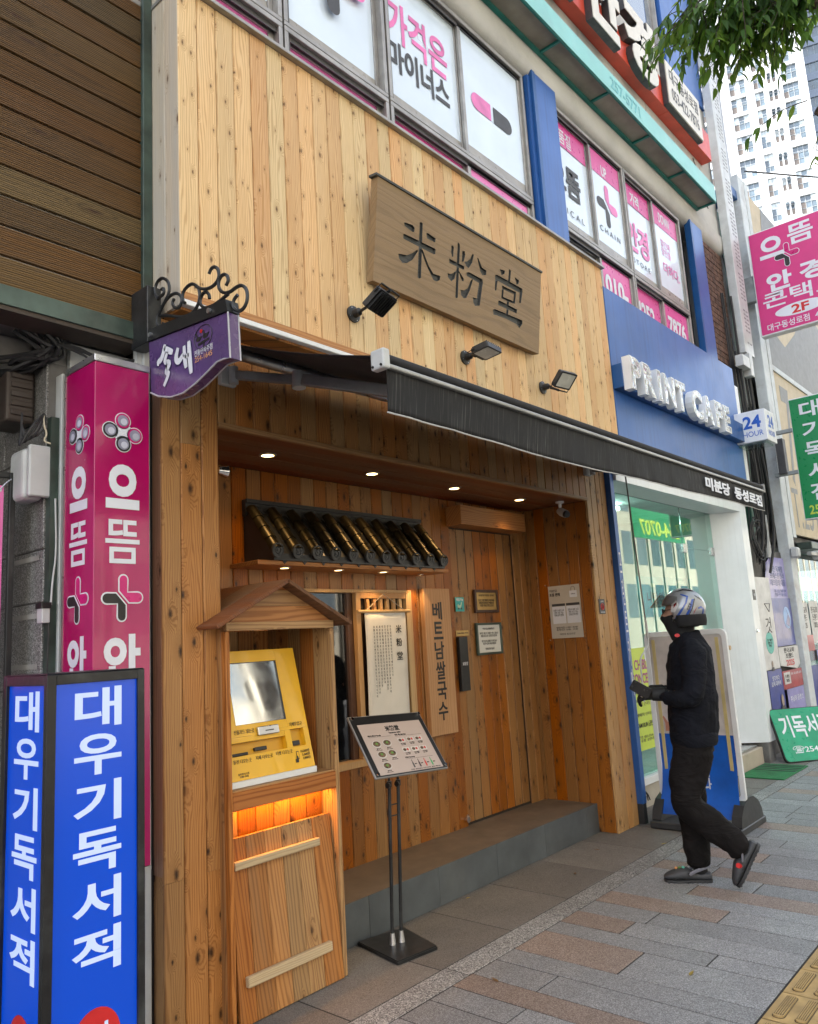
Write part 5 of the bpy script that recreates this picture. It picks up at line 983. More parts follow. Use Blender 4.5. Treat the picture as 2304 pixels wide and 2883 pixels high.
B('sheet', pmat('notice_paper', (.50, .46, .40), .5, var=.02), po, 5.764, 5.768, 3.165, 3.46, 1.51, 1.945); Fr = FX(5.764, 0, 0)
text('미분당', .07, .022, DGREY, po, Fr, -3.41, 1.905); text('포장 판매', .10, .028, BLACKPR, po, Fr, -3.40, 1.872, bold=.02); flat('bag_print', rrect(-3.26, -3.19, 1.84, 1.895, .002, 1), WHITEV, po, Fr); text('米粉堂', .04, .01, BLACKPR, po, Fr, -3.225, 1.868, lift=.003)
MB().tube([Fr @ Vector(p) for p in ((-3.243, 1.895, .002), (-3.24, 1.922, .002), (-3.225, 1.93, .002), (-3.21, 1.922, .002), (-3.207, 1.895, .002))], .0015, 4).build('bag_print', DGREY, po)
for a in (-3.435, -3.30): flat('table_head', rrect(a, a + .125, 1.775, 1.795, .001, 1), DGREY, po, Fr); flat('table_cell', rrect(a, a + .125, 1.63, 1.772, .001, 1), WHITEV, po, Fr); text('포장시 10분 소요\n전화 주문 가능\n단체 문의 환영', .10, .06, DGREY, po, Fr, a + .062, 1.72, lift=.003)
text('영업시간 11:00 - 21:00\n휴게시간 15:00 - 17:00\n\n미분당 동성로점', .20, .07, DGREY, po, Fr, -3.31, 1.57)
for y_, z_ in ((3.15, 1.96), (3.475, 1.955), (3.15, 1.50), (3.475, 1.50)): MB().cyl((5.752, y_, z_), (5.768, y_, z_), .006, n=10).build('standoff_screw', CHROME, po, smooth=True)
ns = tag(B('no_smoking_sign', DGREY, None, 5.798, 5.896, 3.017, 3.0205, 1.686, 1.806), 'small grey no smoking sign on the right pilaster', 'sign'); Fn = FY(0, 3.017, 0)
MB().tube([Fn @ Vector((5.847 + .024 * math.cos(k * .3927), 1.745 + .024 * math.sin(k * .3927), .002)) for k in range(17)], .0035, 5).build('ring', RED, ns); MB().tube([Fn @ Vector((5.83, 1.762, .002)), Fn @ Vector((5.864, 1.728, .002))], .0035, 5).build('bar', RED, ns); text('금연', .05, .014, WHITEV, ns, Fn, 5.847, 1.787); text('NO SMOKING', .07, .009, WHITEV, ns, Fn, 5.847, 1.70)
cm = thing('security_camera', 'white ceiling camera with dark lens in the porch corner', 'camera', (5.60, 3.2, 2.6))
MB().lathe([(0, 0), (.035, 0), (.035, -.012), (.014, -.02), (.012, -.05), (0, -.05)], 18, M=Matrix.Translation((5.60, 3.18, 2.619))).build('mount', WHITEP, cm, smooth=True); MB().tube([(5.615, 3.20, 2.545), (5.60, 3.17, 2.53), (5.575, 3.12, 2.505)], [.026, .034, .032], 16).build('body', PLASTW, cm, smooth=True); MB().cyl((5.576, 3.122, 2.506), (5.566, 3.10, 2.497), .030, .027, 16).build('lens', BLACK, cm, smooth=True)
wl = thing('wall_spotlight', 'small chrome bell shaped spot fixed on the left reveal', 'lamp', (2.16, 3.0, 2.41)); MB().lathe([(0, -.002), (.018, 0), (.026, .02), (.034, .045), (.032, .046), (0, .03)], 18, M=Matrix.Translation((2.150, 3.035, 2.41)) @ Matrix.Rotation(R(90), 4, 'Y')).build('bell', CHROME, wl, smooth=True)
dl = thing('door_lock', 'chrome padlock low on the sliding door', 'lock', (4.67, 3.64, .26)); MB().cyl((4.672, 3.652, .263), (4.672, 3.625, .263), .02, n=16).build('body', CHROME, dl, smooth=True); MB().tube([(4.66, 3.635, .275), (4.664, 3.632, .297), (4.68, 3.632, .297), (4.684, 3.635, .275)], .0035, 6).build('shackle', CHROME, dl)
# ---------------------------------------------------------------- menu stand
ms = thing('menu_stand', 'black two pole menu stand with tilted printed menu panel on the pavement', 'menu stand', (3.17, 2.97, 0))
q = [(3.073, 3.183), (2.991, 2.819), (3.251, 2.78), (3.356, 3.107)]; q = [(3.070, 3.170), (2.995, 2.822), (3.249, 2.785), (3.352, 3.100)]
MB().prism(q[::-1], .014, .020).build('base_plate', BLACKM, ms, bevel=.002); c_ = (3.165, 2.97)
MB().prism([(a + (a - c_[0]) * .02, b_ + (b_ - c_[1]) * .02) for a, b_ in q[::-1]], .001, .0138).build('base_edge', BLACKM, ms)
for bx0, by0, tx, ty in ((3.138, 2.985, 3.145, 2.955), (3.192, 2.972, 3.205, 2.945)):
    MB().tube([(bx0, by0, .07), (bx0 + (tx - bx0) * .9, by0 + (ty - by0) * .9, .815)], .0095, 12).build('pole', BLACKM, ms, smooth=True); MB().tube([(bx0 + (tx - bx0) * .9, by0 + (ty - by0) * .9, .815), (tx, ty, .975)], .006, 10).build('upper_rod', BLACKM, ms, smooth=True)
    MB().cyl((bx0, by0, .02), (bx0, by0, .075), .018, .011, 14).build('socket', STEEL, ms, smooth=True)
    kx, ky = bx0 + (tx - bx0) * .9, by0 + (ty - by0) * .9
    MB().cyl((kx, ky, .80), (kx, ky, .83), .014, n=12).build('collar', BLACK, ms, smooth=True); MB().lathe([(0, 0), (.012, 0), (.016, .006), (.016, .014), (0, .016)], 7, M=Matrix.Translation((kx - .014, ky - .012, .812)) @ Matrix.Rotation(R(-90), 4, 'Y')).build('knob', BLACK, ms)
for z in (.652, .708): MB().cyl((3.142, 2.96, z), (3.20, 2.952, z), .0035, n=8).build('cross_rod', BLACKM, ms)
cyw, syw = math.cos(-.056), math.sin(-.056); ct, st_ = math.cos(.919), math.sin(.919)
u0 = Vector((cyw, syw, 0)); up0 = Vector((-syw * ct, cyw * ct, st_)); cr, sr = math.cos(-.056), math.sin(-.056)
PF = frame((2.891, 2.807, .892), u0 * cr + up0 * sr, -u0 * sr + up0 * cr); PW, PH = .52, .366
MB().box(0, PW, 0, PH, -.012, 0, M=PF).build('panel', ALU, ms, bevel=.002); MB().box(.006, PW - .006, .006, PH - .006, .0005, .0015, M=PF).build('black_sheet', BLACK, ms)
MEN = pmat('menu_print', (.47, .385, .345), .35, var=.02, coat=.4); mn = MB().box(.035, PW - .035, .012, PH - .055, .002, .003, M=PF).build('menu_sheet', MEN, ms)
for x_, y_ in ((.018, .018), (PW - .018, .018), (.018, PH - .018), (PW - .018, PH - .018)): MB().cyl(PF @ Vector((x_, y_, .0015)), PF @ Vector((x_, y_, .014)), .008, n=12).build('standoff', CHROME, ms, smooth=True)
Fq = PF; LZ = .0034
text('米粉堂', .10, .033, BLACKPR, mn, Fq, .26, .275, bold=.03, lift=LZ); text('Vietnamese cuisine', .085, .009, BLACKPR, mn, Fq, .265, .248, lift=LZ, bold=.01)
text('베트남 쌀국수 Noodle', .09, .010, BLACKPR, mn, Fq, .115, .238, lift=LZ, bold=.01); text('사이드 메뉴 Side Menu', .08, .010, BLACKPR, mn, Fq, .295, .232, lift=LZ, bold=.01); text('드링크 Beverage', .07, .010, BLACKPR, mn, Fq, .285, .092, lift=LZ, bold=.01)
for a, b_, z in ((.07, .225, .229), (.255, .45, .223), (.25, .45, .083)): flat('rule', [(a, z), (b_, z), (b_, z + .001), (a, z + .001)], DGREY, mn, Fq, LZ, .0004)
BWL = pmat('bowl_white', (.6, .58, .54), .4); BR1 = pmat('noodle_soup', (.16, .09, .05), .5, var=.5, scale=90); GRN = pmat('herb_green', (.12, .25, .05), .5); RDP = pmat('sauce_red', (.55, .04, .03), .5)
for i, (x_, y_) in enumerate(((.105, .188), (.178, .190), (.107, .125), (.180, .128), (.108, .060))):
    flat('dish_print', ell(x_, y_, .030, .021, 24), BWL, mn, Fq, LZ, .0004); flat('dish_print', ell(x_, y_ + .001, .025, .0165, 20), BR1, mn, Fq, LZ + .0006, .0003); flat('dish_print', ell(x_, y_ + .002, .009, .007, 8), GRN, mn, Fq, LZ + .0012, .0003)
    text('쌀국수', .03, .007, BLACKPR, mn, Fq, x_, y_ - .028, lift=LZ); text('Rice noodle', .04, .0035, DGREY, mn, Fq, x_, y_ - .036, lift=LZ)
for i, (x_, y_) in enumerate(((.285, .196), (.350, .198), (.412, .198), (.285, .138), (.350, .138), (.412, .138))):
    flat('dish_print', rrect(x_ - .026, x_ + .026, y_ - .013, y_ + .013, .003, 2), BWL, mn, Fq, LZ, .0004); flat('dish_print', ell(x_ - .010, y_, .012, .009, 9), BR1, mn, Fq, LZ + .0006, .0003); flat('dish_print', ell(x_ + .011, y_, .007, .008, 10), RDP, mn, Fq, LZ + .0006, .0003)
    text('고기 튀김', .035, .007, BLACKPR, mn, Fq, x_, y_ - .021, lift=LZ); text('side dish', .03, .0035, DGREY, mn, Fq, x_, y_ - .028, lift=LZ)
for x_, m_ in ((.285, DGREY), (.330, pmat('bottle_brown', (.06, .03, .04), .4)), (.375, RDP), (.420, pmat('bottle_green', (.03, .35, .12), .4))):
    flat('bottle_print', [(x_ - .005, .03), (x_ + .005, .03), (x_ + .005, .055), (x_ + .002, .063), (x_ + .002, .076), (x_ - .002, .076), (x_ - .002, .063), (x_ - .005, .055)], m_, mn, Fq, LZ, .0004); text('음료', .015, .006, BLACKPR, mn, Fq, x_ + .018, .05, lift=LZ)
text('가격표  원산지 표시  소고기 호주산  쌀국수 베트남산', .22, .006, DGREY, mn, Fq, .36, .02, lift=LZ)
# ---------------------------------------------------------------- gap with poles and cables, bookshop at the right
GPOLE = pmat('peeling_green_paint', (.015, .10, .075), .5, var=.3, scale=5, dirt=.45, dirtc=(.10, .13, .12), bmp=.001)
gw = thing('green_service_panel', 'peeling dark green metal upright between the two buildings behind the cables', 'panel', (10.8, 3.1, 3))
B('upright', GPOLE, gw, 10.47, 10.86, 3.16, 3.30, 2.6, 7.3, bevel=.01); B('upright', CONCD, gw, 10.35, 11.1, 3.25, 3.40, 0, 4.2); B('cap', BLUED, gw, 10.95, 11.35, 3.0, 3.4, 7.6, 7.75, bevel=.01); B('duct', PLASTW, gw, 11.0, 11.12, 3.12, 3.25, 4.5, 7.5, bevel=.02); B('dark_void', BACK, gw, 10.87, 11.9, 3.42, 3.6, 0, 7.5)
tr = thing('cable_trunking', 'tall pale perforated metal cable trunking bent at its lower end', 'cable trunking', (10.5, 3, 5))
PERF = pmat('pale_galvanised', (.58, .60, .60), .45, var=.08, dirt=.3, dirtc=(.35, .33, .28), metal=.2)
B('channel', PERF, tr, 10.36, 10.72, 2.93, 3.04, 5.05, 11.5, bevel=.004)
dots = MB(); z = 5.2
while z < 11.3:
    if (z * 2.1) % 1 > .18:
        for x in (10.50, 10.54, 10.60, 10.64): dots.box(x, x + .014, 2.9275, 2.9295, z, z + .022)
    z += .058
dots.build('perforations', DGREY, tr, kind='stuff')
B('lower_bracket', PERF, tr, 10.10, 10.36, 2.90, 3.0, 4.80, 4.95, bevel=.004); B('lower_bracket', PERF, tr, 10.38, 10.50, 2.90, 3.0, 4.72, 5.03, bevel=.004)
for z in (8.2, 8.9): MB().cyl((10.5, 3.04, z), (10.45, 3.2, z - .05), .02, n=8).build('stay', STEEL, tr)
cw = thing('hanging_cables', 'thick tangle of black cables hanging in the gap beside the white portal', 'cables', (10.2, 3.0, 2.5)); rr = random.Random(21)
for i in range(16):
    x = 10.15 + rr.random() * .55; y = 2.98 + rr.random() * .15
    wire([(x, y, 4.9 + rr.random()), (x + rr.uniform(-.1, .1), y - .03, 3.9), (x + rr.uniform(-.15, .1), y - .05, 3.2), (x + rr.uniform(-.2, .1), y - .06, 2.6), (x + rr.uniform(-.25, .05), y, 2.1 + rr.random() * .3)], rr.choice([.006, .010, .016]), cw)
for i in range(7):
    a0 = rr.random() * 6; r0 = .10 + rr.random() * .12; wire([(10.0 + r0 * math.cos(a0 + k * .7), 2.98 + .03 * math.sin(k), 2.55 + 1.3 * r0 * math.sin(a0 + k * .7)) for k in range(10)], .008, cw)
wire([(10.46, 3.1, 6.6), (10.42, 3.05, 6.2), (10.55, 3.0, 5.6), (10.72, 2.95, 5.1)], .007, cw); wire([(9.7, 3.07, 7.6), (9.95, 3.06, 7.2), (10.05, 3.07, 7.02)], .006, cw)
MB().tube([(10.55, 3.05, 2.35), (10.55, 3.05, 2.9)], .045, 12).build('pipe', PLASTW, cw, smooth=True)
wire([(11.4, 2.9, 8.1), (13.2, 2.0, 8.35), (16, .6, 8.9), (22, -2, 10.5)], .012, cw)
bk = thing('bookshop', 'bookshop front with rusty white post, tan sign board and crowded glass', 'shop', (12, 3.1, 0))
RW_ = pmat('rusty_white_post', (.56, .60, .62), .5, var=.06, dirt=.4, dirtc=(.16, .07, .03)); B('post', RW_, bk, 11.20, 11.46, 2.96, 3.10, 0, 8.0, bevel=.005)
B('post', RW_, bk, 11.47, 11.62, 2.955, 3.05, 2.66, 8.0, bevel=.004)
TANB = pmat('tan_board', (.50, .40, .24), .5, var=.06, dirt=.2, dirtc=(.3, .22, .12)); GRYB = pmat('grey_curve', (.20, .20, .195), .5, var=.06)
B('sign_board', TANB, bk, 11.625, 18, 2.99, 3.04, 2.72, 5.12); B('sign_frame', RW_, bk, 11.62, 18, 2.97, 3.04, 5.121, 5.20); B('sign_board', TANB, bk, 11.625, 15.3, 2.99, 3.04, 5.2, 7.9)
flat('curve_panel', [(11.65, 5.2), (15.3, 5.2), (15.3, 6.6), (14.2, 6.9), (13.3, 6.1), (12.6, 5.7), (11.65, 5.9)], GRYB, bk, FY(0, 2.99, 0)); flat('curve_panel', [(11.65, 7.1), (12.0, 6.8), (12.3, 7.9), (15.3, 7.9), (15.3, 7.4), (13.5, 7.0), (12.4, 5.9), (11.65, 6.2)], GRYB, bk, FY(0, 2.99, 0), .003)
text('7', .42, 1.5, GRYB, bk, FY(0, 2.99, 0), 12.15, 4.2, bold=.01); text('T.254-0707', 2.6, .58, GRYB, bk, FY(0, 2.99, 0), 13.10, 3.12, bold=.0); text('기독서점', 2.6, .9, GRYB, bk, FY(0, 2.99, 0), 14.4, 4.3, bold=.02)
B('soffit', CONCD, bk, 11.46, 18, 3.05, 4, 2.62, 2.70); B('awning_housing', GREENF, bk, 11.7, 18, 2.80, 3.0, 2.50, 2.60, bevel=.01); B('awning_arm', RAILG, bk, 11.3, 12.6, 2.72, 2.78, 2.38, 2.43, bevel=.005)
B('joint', PLASTW, bk, 11.15, 11.30, 2.85, 2.95, 2.36, 2.50, bevel=.02); B('joint', PLASTW, bk, 11.62, 11.74, 2.70, 2.80, 2.33, 2.46, bevel=.02)
B('window', GLASSP, bk, 11.65, 18, 3.12, 3.13, .15, 2.5); B('window_sill', CONCD, bk, 11.46, 18, 3.06, 3.3, -.02, .15); B('wall', CONCD, bk, 11.5, 18, 3.3, 9, 2.7, 7.8)
B('room', pmat('bookshop_inside', (.16, .16, .14), .8), bk, 11.5, 18, 6.5, 6.6, 0, 2.7); B('room_ceiling', pmat('bookshop_ceiling', (.3, .3, .28), .8), bk, 11.5, 18, 3.14, 6.5, 2.55, 2.6)
rr = random.Random(31)
BKC = [pmat('book_' + n_, c_, .5) for n_, c_ in (('red', (.45, .03, .03)), ('blue', (.03, .08, .35)), ('cream', (.55, .5, .4)), ('pink', (.6, .15, .35)), ('green', (.04, .25, .12)), ('white', (.62, .62, .62)), ('violet', (.2, .08, .4)))]
for sz_ in range(5):
    sh = B('book_rack', WHITEP, bk, 11.8, 14.5, 3.35, 3.55, .25 + sz_ * .32, .27 + sz_ * .32)
    for i in range(11): a = 11.82 + i * .24; B('book', BKC[rr.randrange(7)], sh, a, a + .17, 3.36, 3.38, .275 + sz_ * .32, .275 + sz_ * .32 + rr.uniform(.2, .28))
pst = pmat('poster_white', (.58, .58, .57), .4); PBL = pmat('poster_blue', (.03, .05, .28), .35, coat=.4); PVI = pmat('poster_violet', (.30, .28, .58), .35, coat=.4); PRD = pmat('poster_red', (.36, .015, .02), .35, coat=.4); PMI = pmat('poster_mint', (.08, .42, .36), .4)
B('wall', CONCD, bk, 9.60, 11.2, 3.08, 3.20, 0, 2.45)
pstr = thing('bookshop_posters', 'overlapping blue, white and red book posters wrapped in film beside the white portal', 'posters', (10.4, 3.0, 1.2))
def ps_(x0, x1, z0, z1, m_, y=3.02): return B('poster', m_, pstr, x0, x1, y, y + .003, z0, z1)
Pf = FY(0, 3.04, 0)
MB().prism([(10.25, 1.7), (11.12, 1.7), (11.12, 2.36), (10.55, 2.36), (10.36, 2.28), (10.25, 2.05)], 0, .003, Pf).build('poster', PVI, pstr); ps_(10.28, 11.12, 1.23, 1.83, PBL)
text('40만 독자를\n초베스트셀러\n게으름의 대물', .62, .26, PBL, pstr, FY(0, 3.035, 0), 10.75, 2.12, bold=.02); text('하나님을 향해 뛰어\n찾았으면 게으르지', .5, .09, PBL, pstr, FY(0, 3.035, 0), 10.8, 1.90)
flat('moon_print', ell(10.88, 1.58, .15, .14, 28), pmat('pale_blue_print', (.28, .45, .75), .4), pstr, FY(0, 3.02, 0)); flat('moon_shade', [(10.80, 1.50), (10.92, 1.62), (10.86, 1.70), (11.0, 1.56), (10.93, 1.46)], PBL, pstr, FY(0, 3.02, 0), .0025)
MB().prism([(10.30, 1.22), (11.14, 1.22), (11.14, .98), (11.0, .93), (10.30, 1.0)], 0, .003, FY(0, 3.01, 0)).build('poster', pst, pstr); text('한국교회\n트렌드', .42, .13, BLACKPR, pstr, FY(0, 3.007, 0), 10.72, 1.14, bold=.02); text('2025', .34, .075, RED, pstr, FY(0, 3.007, 0), 10.72, 1.02, bold=.02)
ps_(10.30, 11.14, .71, .93, PRD, 3.0); B('poster', pst, pstr, 10.34, 10.60, 2.994, 2.997, .77, .91); text('트렌드\n2025', .18, .09, BLACKPR, pstr, FY(0, 2.994, 0), 10.47, .84, bold=.01); text('한국 교회 트렌드 강의', .45, .03, WHITEV, pstr, FY(0, 3.0, 0), 10.87, .88)
ps_(10.42, 11.14, .40, .705, PVI, 3.004); text('주님의 음성 2', .55, .07, WHITEV, pstr, FY(0, 3.004, 0), 10.78, .58, bold=.01)
ps_(9.72, 10.26, .98, 2.08, pst, 3.0); text('것', .20, .19, BLACKPR, pstr, FY(0, 3.0, 0), 10.02, 1.50); flat('mint_print', ell(9.98, 1.29, .15, .13, 26), PMI, pstr, FY(0, 3.0, 0)); text('최근 대표작\n강영안 교수\n최신간', .18, .10, BLACKPR, pstr, FY(0, 3.0, 0), 9.98, 1.29, lift=.003)
MB().tube([FY(0, 3.0, 0) @ Vector(p) for p in ((9.95, 1.76, .002), (10.16, 1.76, .002), (10.1, 1.66, .002), (9.95, 1.76, .002))], .004, 4).build('line_print', BLACKPR, pstr)
ps_(9.76, 10.30, .45, .97, PBL, 3.004); text('생각하다\n삶에 대하여', .36, .12, WHITEV, pstr, FY(0, 3.004, 0), 10.03, .84)
for cx, cz, s_ in ((10.17, .60, .07), (9.96, 1.04, .04)): flat('portrait_print', ell(cx, cz, s_ * .7, s_), pmat('portrait_tone', (.35, .27, .22), .5), pstr, FY(0, 2.998, 0), .003); flat('portrait_print', [(cx - s_ * 1.4, cz - s_ * 2), (cx + s_ * 1.4, cz - s_ * 2), (cx + s_ * .9, cz - s_ * .9), (cx - s_ * .9, cz - s_ * .9)], DGREY, pstr, FY(0, 2.998, 0), .0045)
for x, z0, z1, m_ in ((11.75, 1.15, 1.78, pst), (12.3, 1.2, 1.8, pst), (11.85, .35, .9, PBL), (12.4, .5, 1.1, PVI)): B('window_poster', m_, pstr, x, x + .48, 3.10, 3.104, z0, z1)
B('window_poster', PRD, pstr, 11.75, 12.3, 3.096, 3.099, 1.1, 1.32); text('한국교회\n트렌드\n2025', .34, .3, BLACKPR, pstr, FY(0, 3.10, 0), 11.99, 1.57); text('한국교회\n트렌드\n2025', .34, .3, BLACKPR, pstr, FY(0, 3.10, 0), 12.54, 1.57)
# portal stickers
st_ = tag(B('portal_sticker', BLACK, None, 9.548, 9.5495, 2.96, 2.975, 0, .01), 'small black door sticker on the edge of the white portal', 'sticker'); bpy.data.objects.remove(st_)
st_ = tag(B('portal_sticker', BLACK, None, 9.42, 9.51, 2.946, 2.9495, 1.80, 1.92), 'small black access sticker on the face of the white portal', 'sticker'); text('출입문', .06, .03, WHITEV, st_, FY(0, 2.946, 0), 9.465, 1.86)
MB().cyl((9.32, 2.946, 1.42), (9.32, 2.92, 1.42), .022, n=14).build('x', CHROME, None, smooth=True); o = bpy.data.objects['x']; o.name = 'keyhole_cover'; o.location = (9.40, 2.945, 1.45); tag(o, 'round metal keyhole cover on the white portal', 'fitting')
# signs projecting from the bookshop
PKS = pmat('pink_sign_face', (.60, .035, .20), .35, var=.03)
pp = thing('projecting_pink_sign', 'pink double sided optician sign projecting over the pavement above the green one', 'sign', (11.0, 2.4, 5.4)); Fp = FX(11.0, 0, 0); k0 = Vector((0, -2.885, 0))
B('box', WHITEP, pp, 11.0, 11.14, 1.62, 2.885, 5.40, 6.91, bevel=.004); B('face', PKS, pp, 10.996, 10.9995, 1.635, 2.87, 5.42, 6.895)
text('으', .32, .30, WHITEV, pp, FX(10.996, 0, 0), -2.60, 6.63, bold=.04); text('뜸', .32, .28, WHITEV, pp, FX(10.996, 0, 0), -2.22, 6.70, bold=.02)
cross(-2.42, 6.45, .32, pp, FX(10.996, 0, 0), MAG2, BLACKPR, WHITEV, .008)
text('안', .32, .26, WHITEV, pp, FX(10.996, 0, 0), -2.56, 6.12, bold=.04); text('경', .32, .26, WHITEV, pp, FX(10.996, 0, 0), -2.14, 6.14, bold=.04); text('콘택트', .98, .22, WHITEV, pp, FX(10.996, 0, 0), -2.31, 5.88, bold=.015)
flat('oval_print', ell(-2.35, 5.665, .32, .085, 36), WHITEV, pp, FX(10.996, 0, 0)); text('2F', .22, .12, RED, pp, FX(10.996, 0, 0), -2.35, 5.665, bold=.03, lift=.003); text('대구동성로점  422-7876', .98, .10, WHITEV, pp, FX(10.996, 0, 0), -2.30, 5.50, bold=.01)
B('bracket', pmat('grey_bracket', (.30, .33, .34), .5, dirt=.4), pp, 11.02, 11.12, 2.886, 3.20, 5.95, 6.32, bevel=.006)
GRS = pmat('green_sign_face', (.005, .22, .07), .3, var=.03)
gs = thing('projecting_green_sign', 'tall green bookshop sign with white vertical lettering at the right edge', 'sign', (11.0, 2.4, 2.8))
B('box', WHITEP, gs, 11.0, 11.12, 2.02, 2.67, 2.82, 4.45, bevel=.004); B('face', GRS, gs, 10.996, 10.9995, 2.03, 2.66, 2.835, 4.435)
for i, ch in enumerate('대구기독서점'[0:1] + '기독서점'): text(ch, .26, .22, WHITEV, gs, FX(10.996, 0, 0), -2.42, 4.27 - i * .275, bold=.02)
text('254-0707', .50, .12, YEL, gs, FX(10.996, 0, 0), -2.345, 2.94, bold=.02)
for z in (4.02, 3.45): B('bracket', pmat('grey_bracket', (.30, .33, .34), .5, dirt=.4), gs, 11.03, 11.09, 2.672, 2.97, z, z + .05, bevel=.003)
B('transformer_box', DGREY, gs, 10.98, 11.10, 2.80, 2.90, 3.47, 3.95, bevel=.004)
# leaning green sign
lg = thing('leaning_green_sign', 'green sign board with white bookshop lettering leaning against the posters on the ground', 'sign', (9.5, 2.7, 0))
LF = frame((9.33, 2.79, .015), (.32, -.27, 0), (.17, .16, .56)); m_ = pmat('sign_green', (.0, .30, .16), .3)
MB().prism(rrect(-.008, .738, -.008, .588, .05), -.035, -.001, LF).build('edge', RUBBER, lg); MB().prism(rrect(0, .73, 0, .58, .045), 0, .004, LF).build('board', m_, lg)
text('기독서점', .62, .25, WHITEV, lg, LF, .375, .38, lift=.0045, bold=.02); text('☎254.0707', .56, .085, WHITEV, lg, LF, .40, .12, lift=.0045, bold=.01)
mat_ = thing('door_mat', 'green ribbed door mat on the pavement by the white portal', 'mat', (8.9, 2.8, 0)); MG = pmat('mat_green', (.015, .16, .05), .85, var=.2, bmp=.003, bscale=300)
B('mat', MG, mat_, 8.36, 9.22, 2.55, 3.00, .0, .012, bevel=.004); 
for i in range(4): B('dark_stripe', RUBBER, mat_, 8.80 + i * .10, 8.83 + i * .10, 2.56, 2.99, .0121, .0145)
# ---------------------------------------------------------------- water filled pavement banner
bn2 = thing('pavement_banner', 'white framed blue pavement banner with black water base behind the walking person', 'banner', (6.25, 2.55, 0))
BASEP = pmat('black_base_plastic', (.025, .026, .028), .5, dirt=.35, dirtc=(.10, .095, .09))
B('base', BASEP, bn2, 6.04, 6.62, 2.19, 2.895, 0, .052, bevel=.008)
for y0 in (2.195, 2.815):
    MB().prism([(6.08, .052), (6.58, .052), (6.56, .12), (6.50, .19), (6.40, .235), (6.30, .24), (6.18, .20), (6.11, .13)], y0, y0 + .075, Matrix(((1, 0, 0, 0), (0, 0, 1, 0), (0, 1, 0, 0), (0, 0, 0, 1)))).build('water_tank', BASEP, bn2, bevel=.01)
Mx = Matrix(((0, 0, 1, 0), (1, 0, 0, 0), (0, 1, 0, 0), (0, 0, 0, 1)))
o_ = rrect(2.195, 2.875, .20, 1.515, .05, 6); mb = MB(); i_ = rrect(2.235, 2.835, .24, 1.475, .03, 6); n = len(o_)
for t0, t1, nm_ in ((6.245, 6.275, 'f'),):
    vs = [(t0, a, b_) for a, b_ in o_] + [(t0, a, b_) for a, b_ in i_] + [(t1, a, b_) for a, b_ in o_] + [(t1, a, b_) for a, b_ in i_]
    fs = []
    for i in range(n): j = (i + 1) % n; fs += [(i, j, n + j, n + i), (2 * n + i, 3 * n + i, 3 * n + j, 2 * n + j), (i, 2 * n + i, 2 * n + j, j), (n + i, n + j, 3 * n + j, 3 * n + i)]
    mb.add(vs, fs)
mb.build('frame', WHITEP, bn2, bevel=.004, seg=2)
B('panel', pmat('banner_upper', (.50, .47, .46), .5), bn2, 6.252, 6.256, 2.236, 2.834, .70, 1.474); BB = pmat('banner_blue', (.0, .10, .50), .35, coat=.2); mb = MB(); vs = []
for j in range(11):
    z = .70 - .06 * j; bow = 6.252 - .012 * max(0, j - 4) - (.010 * max(0, j - 7) ** 1.5)
    for i in range(9): vs.append((bow + .006 * math.sin(i * 1.3 + j * .8) * (j / 10), 2.236 + (.598 / 8) * i + (.012 * (i - 4) / 4 * max(0, j - 6) / 4), z))
mb.add(vs, [(j * 9 + i, (j + 1) * 9 + i, (j + 1) * 9 + i + 1, j * 9 + i + 1) for j in range(10) for i in range(8)]).build('blue_sheet', BB, bn2, smooth=True)
YS = pmat('yellow_tape', (.55, .45, .20), .5)
B('tape', YS, bn2, 6.246, 6.2515, 2.262, 2.288, .25, 1.45); B('tape', YS, bn2, 6.246, 6.2515, 2.785, 2.811, .25, 1.45)
flat('hand_print', [(-2.77, .72), (-2.735, .72), (-2.732, .78), (-2.715, .80), (-2.722, .812), (-2.745, .79), (-2.775, .84), (-2.787, .832), (-2.768, .78)], pmat('skin_print', (.45, .2, .13), .5), bn2, FX(6.252, 0, 0))
text('인\n쇄\n합\n니\n다', .07, .55, WHITEV, bn2, FX(6.222, 0, 0), -2.47, .55, bold=.02)
cc = thing('cable_coil', 'coil of black cable on the ground behind the right pilaster', 'cable', (6.3, 3.1, 0)); rr = random.Random(4)
for i in range(6): wire([(6.27 + .015 * i + (.07 + .01 * i) * math.cos(k * .6), 3.10 + .03 * math.sin(k * .4 + i), .12 + .10 * math.sin(k * .6)) for k in range(12)], .005, cc)
# ---------------------------------------------------------------- towers far behind
TU = Vector((.29237, -.95630, 0)); TN = Vector((-.95630, -.29237, 0)); TO = Vector((119.538, 36.546, 0))
def TF(off=0): m_ = frame(TO + TN * off, TU, (0, 0, 1)); return m_
TW = pmat('white_cladding', (.56, .58, .60), .6, var=.02, scale=.2); TGL = pmat('tower_glass', (.10, .14, .17), .12, var=.3, scale=.4, spec=1); TFR = pmat('tower_window_frame', (.30, .33, .35), .5); TPAN = pmat('tower_brown_panel', (.20, .165, .14), .5); TCUR = pmat('tower_curtain', (.55, .62, .66), .7, var=.2, scale=1.2)
wt = thing('white_tower', 'tall white apartment tower with rows of gridded windows far behind', 'building', tuple(TO + TU * 10))
def tb_(u0, u1, z0, z1, d0, d1, m_, par, nm): return MB().box(u0, u1, z0, z1, d0, d1, M=TF()).build(nm, m_, par)
tb_(4.0, 16.3, 0, 125, -16, -.35, TW, wt, 'core'); tb_(-1.5, 2.75, 0, 125, -10, -.35, TW, wt, 'core'); tb_(2.75, 4.0, 0, 125, -8, -2, TW, wt, 'core')
floors = []; z = 49.5
for h in [4.1] * 7: floors.append((z, h)); z += h
for h in [3.1] * 13: floors.append((z, h)); z += h
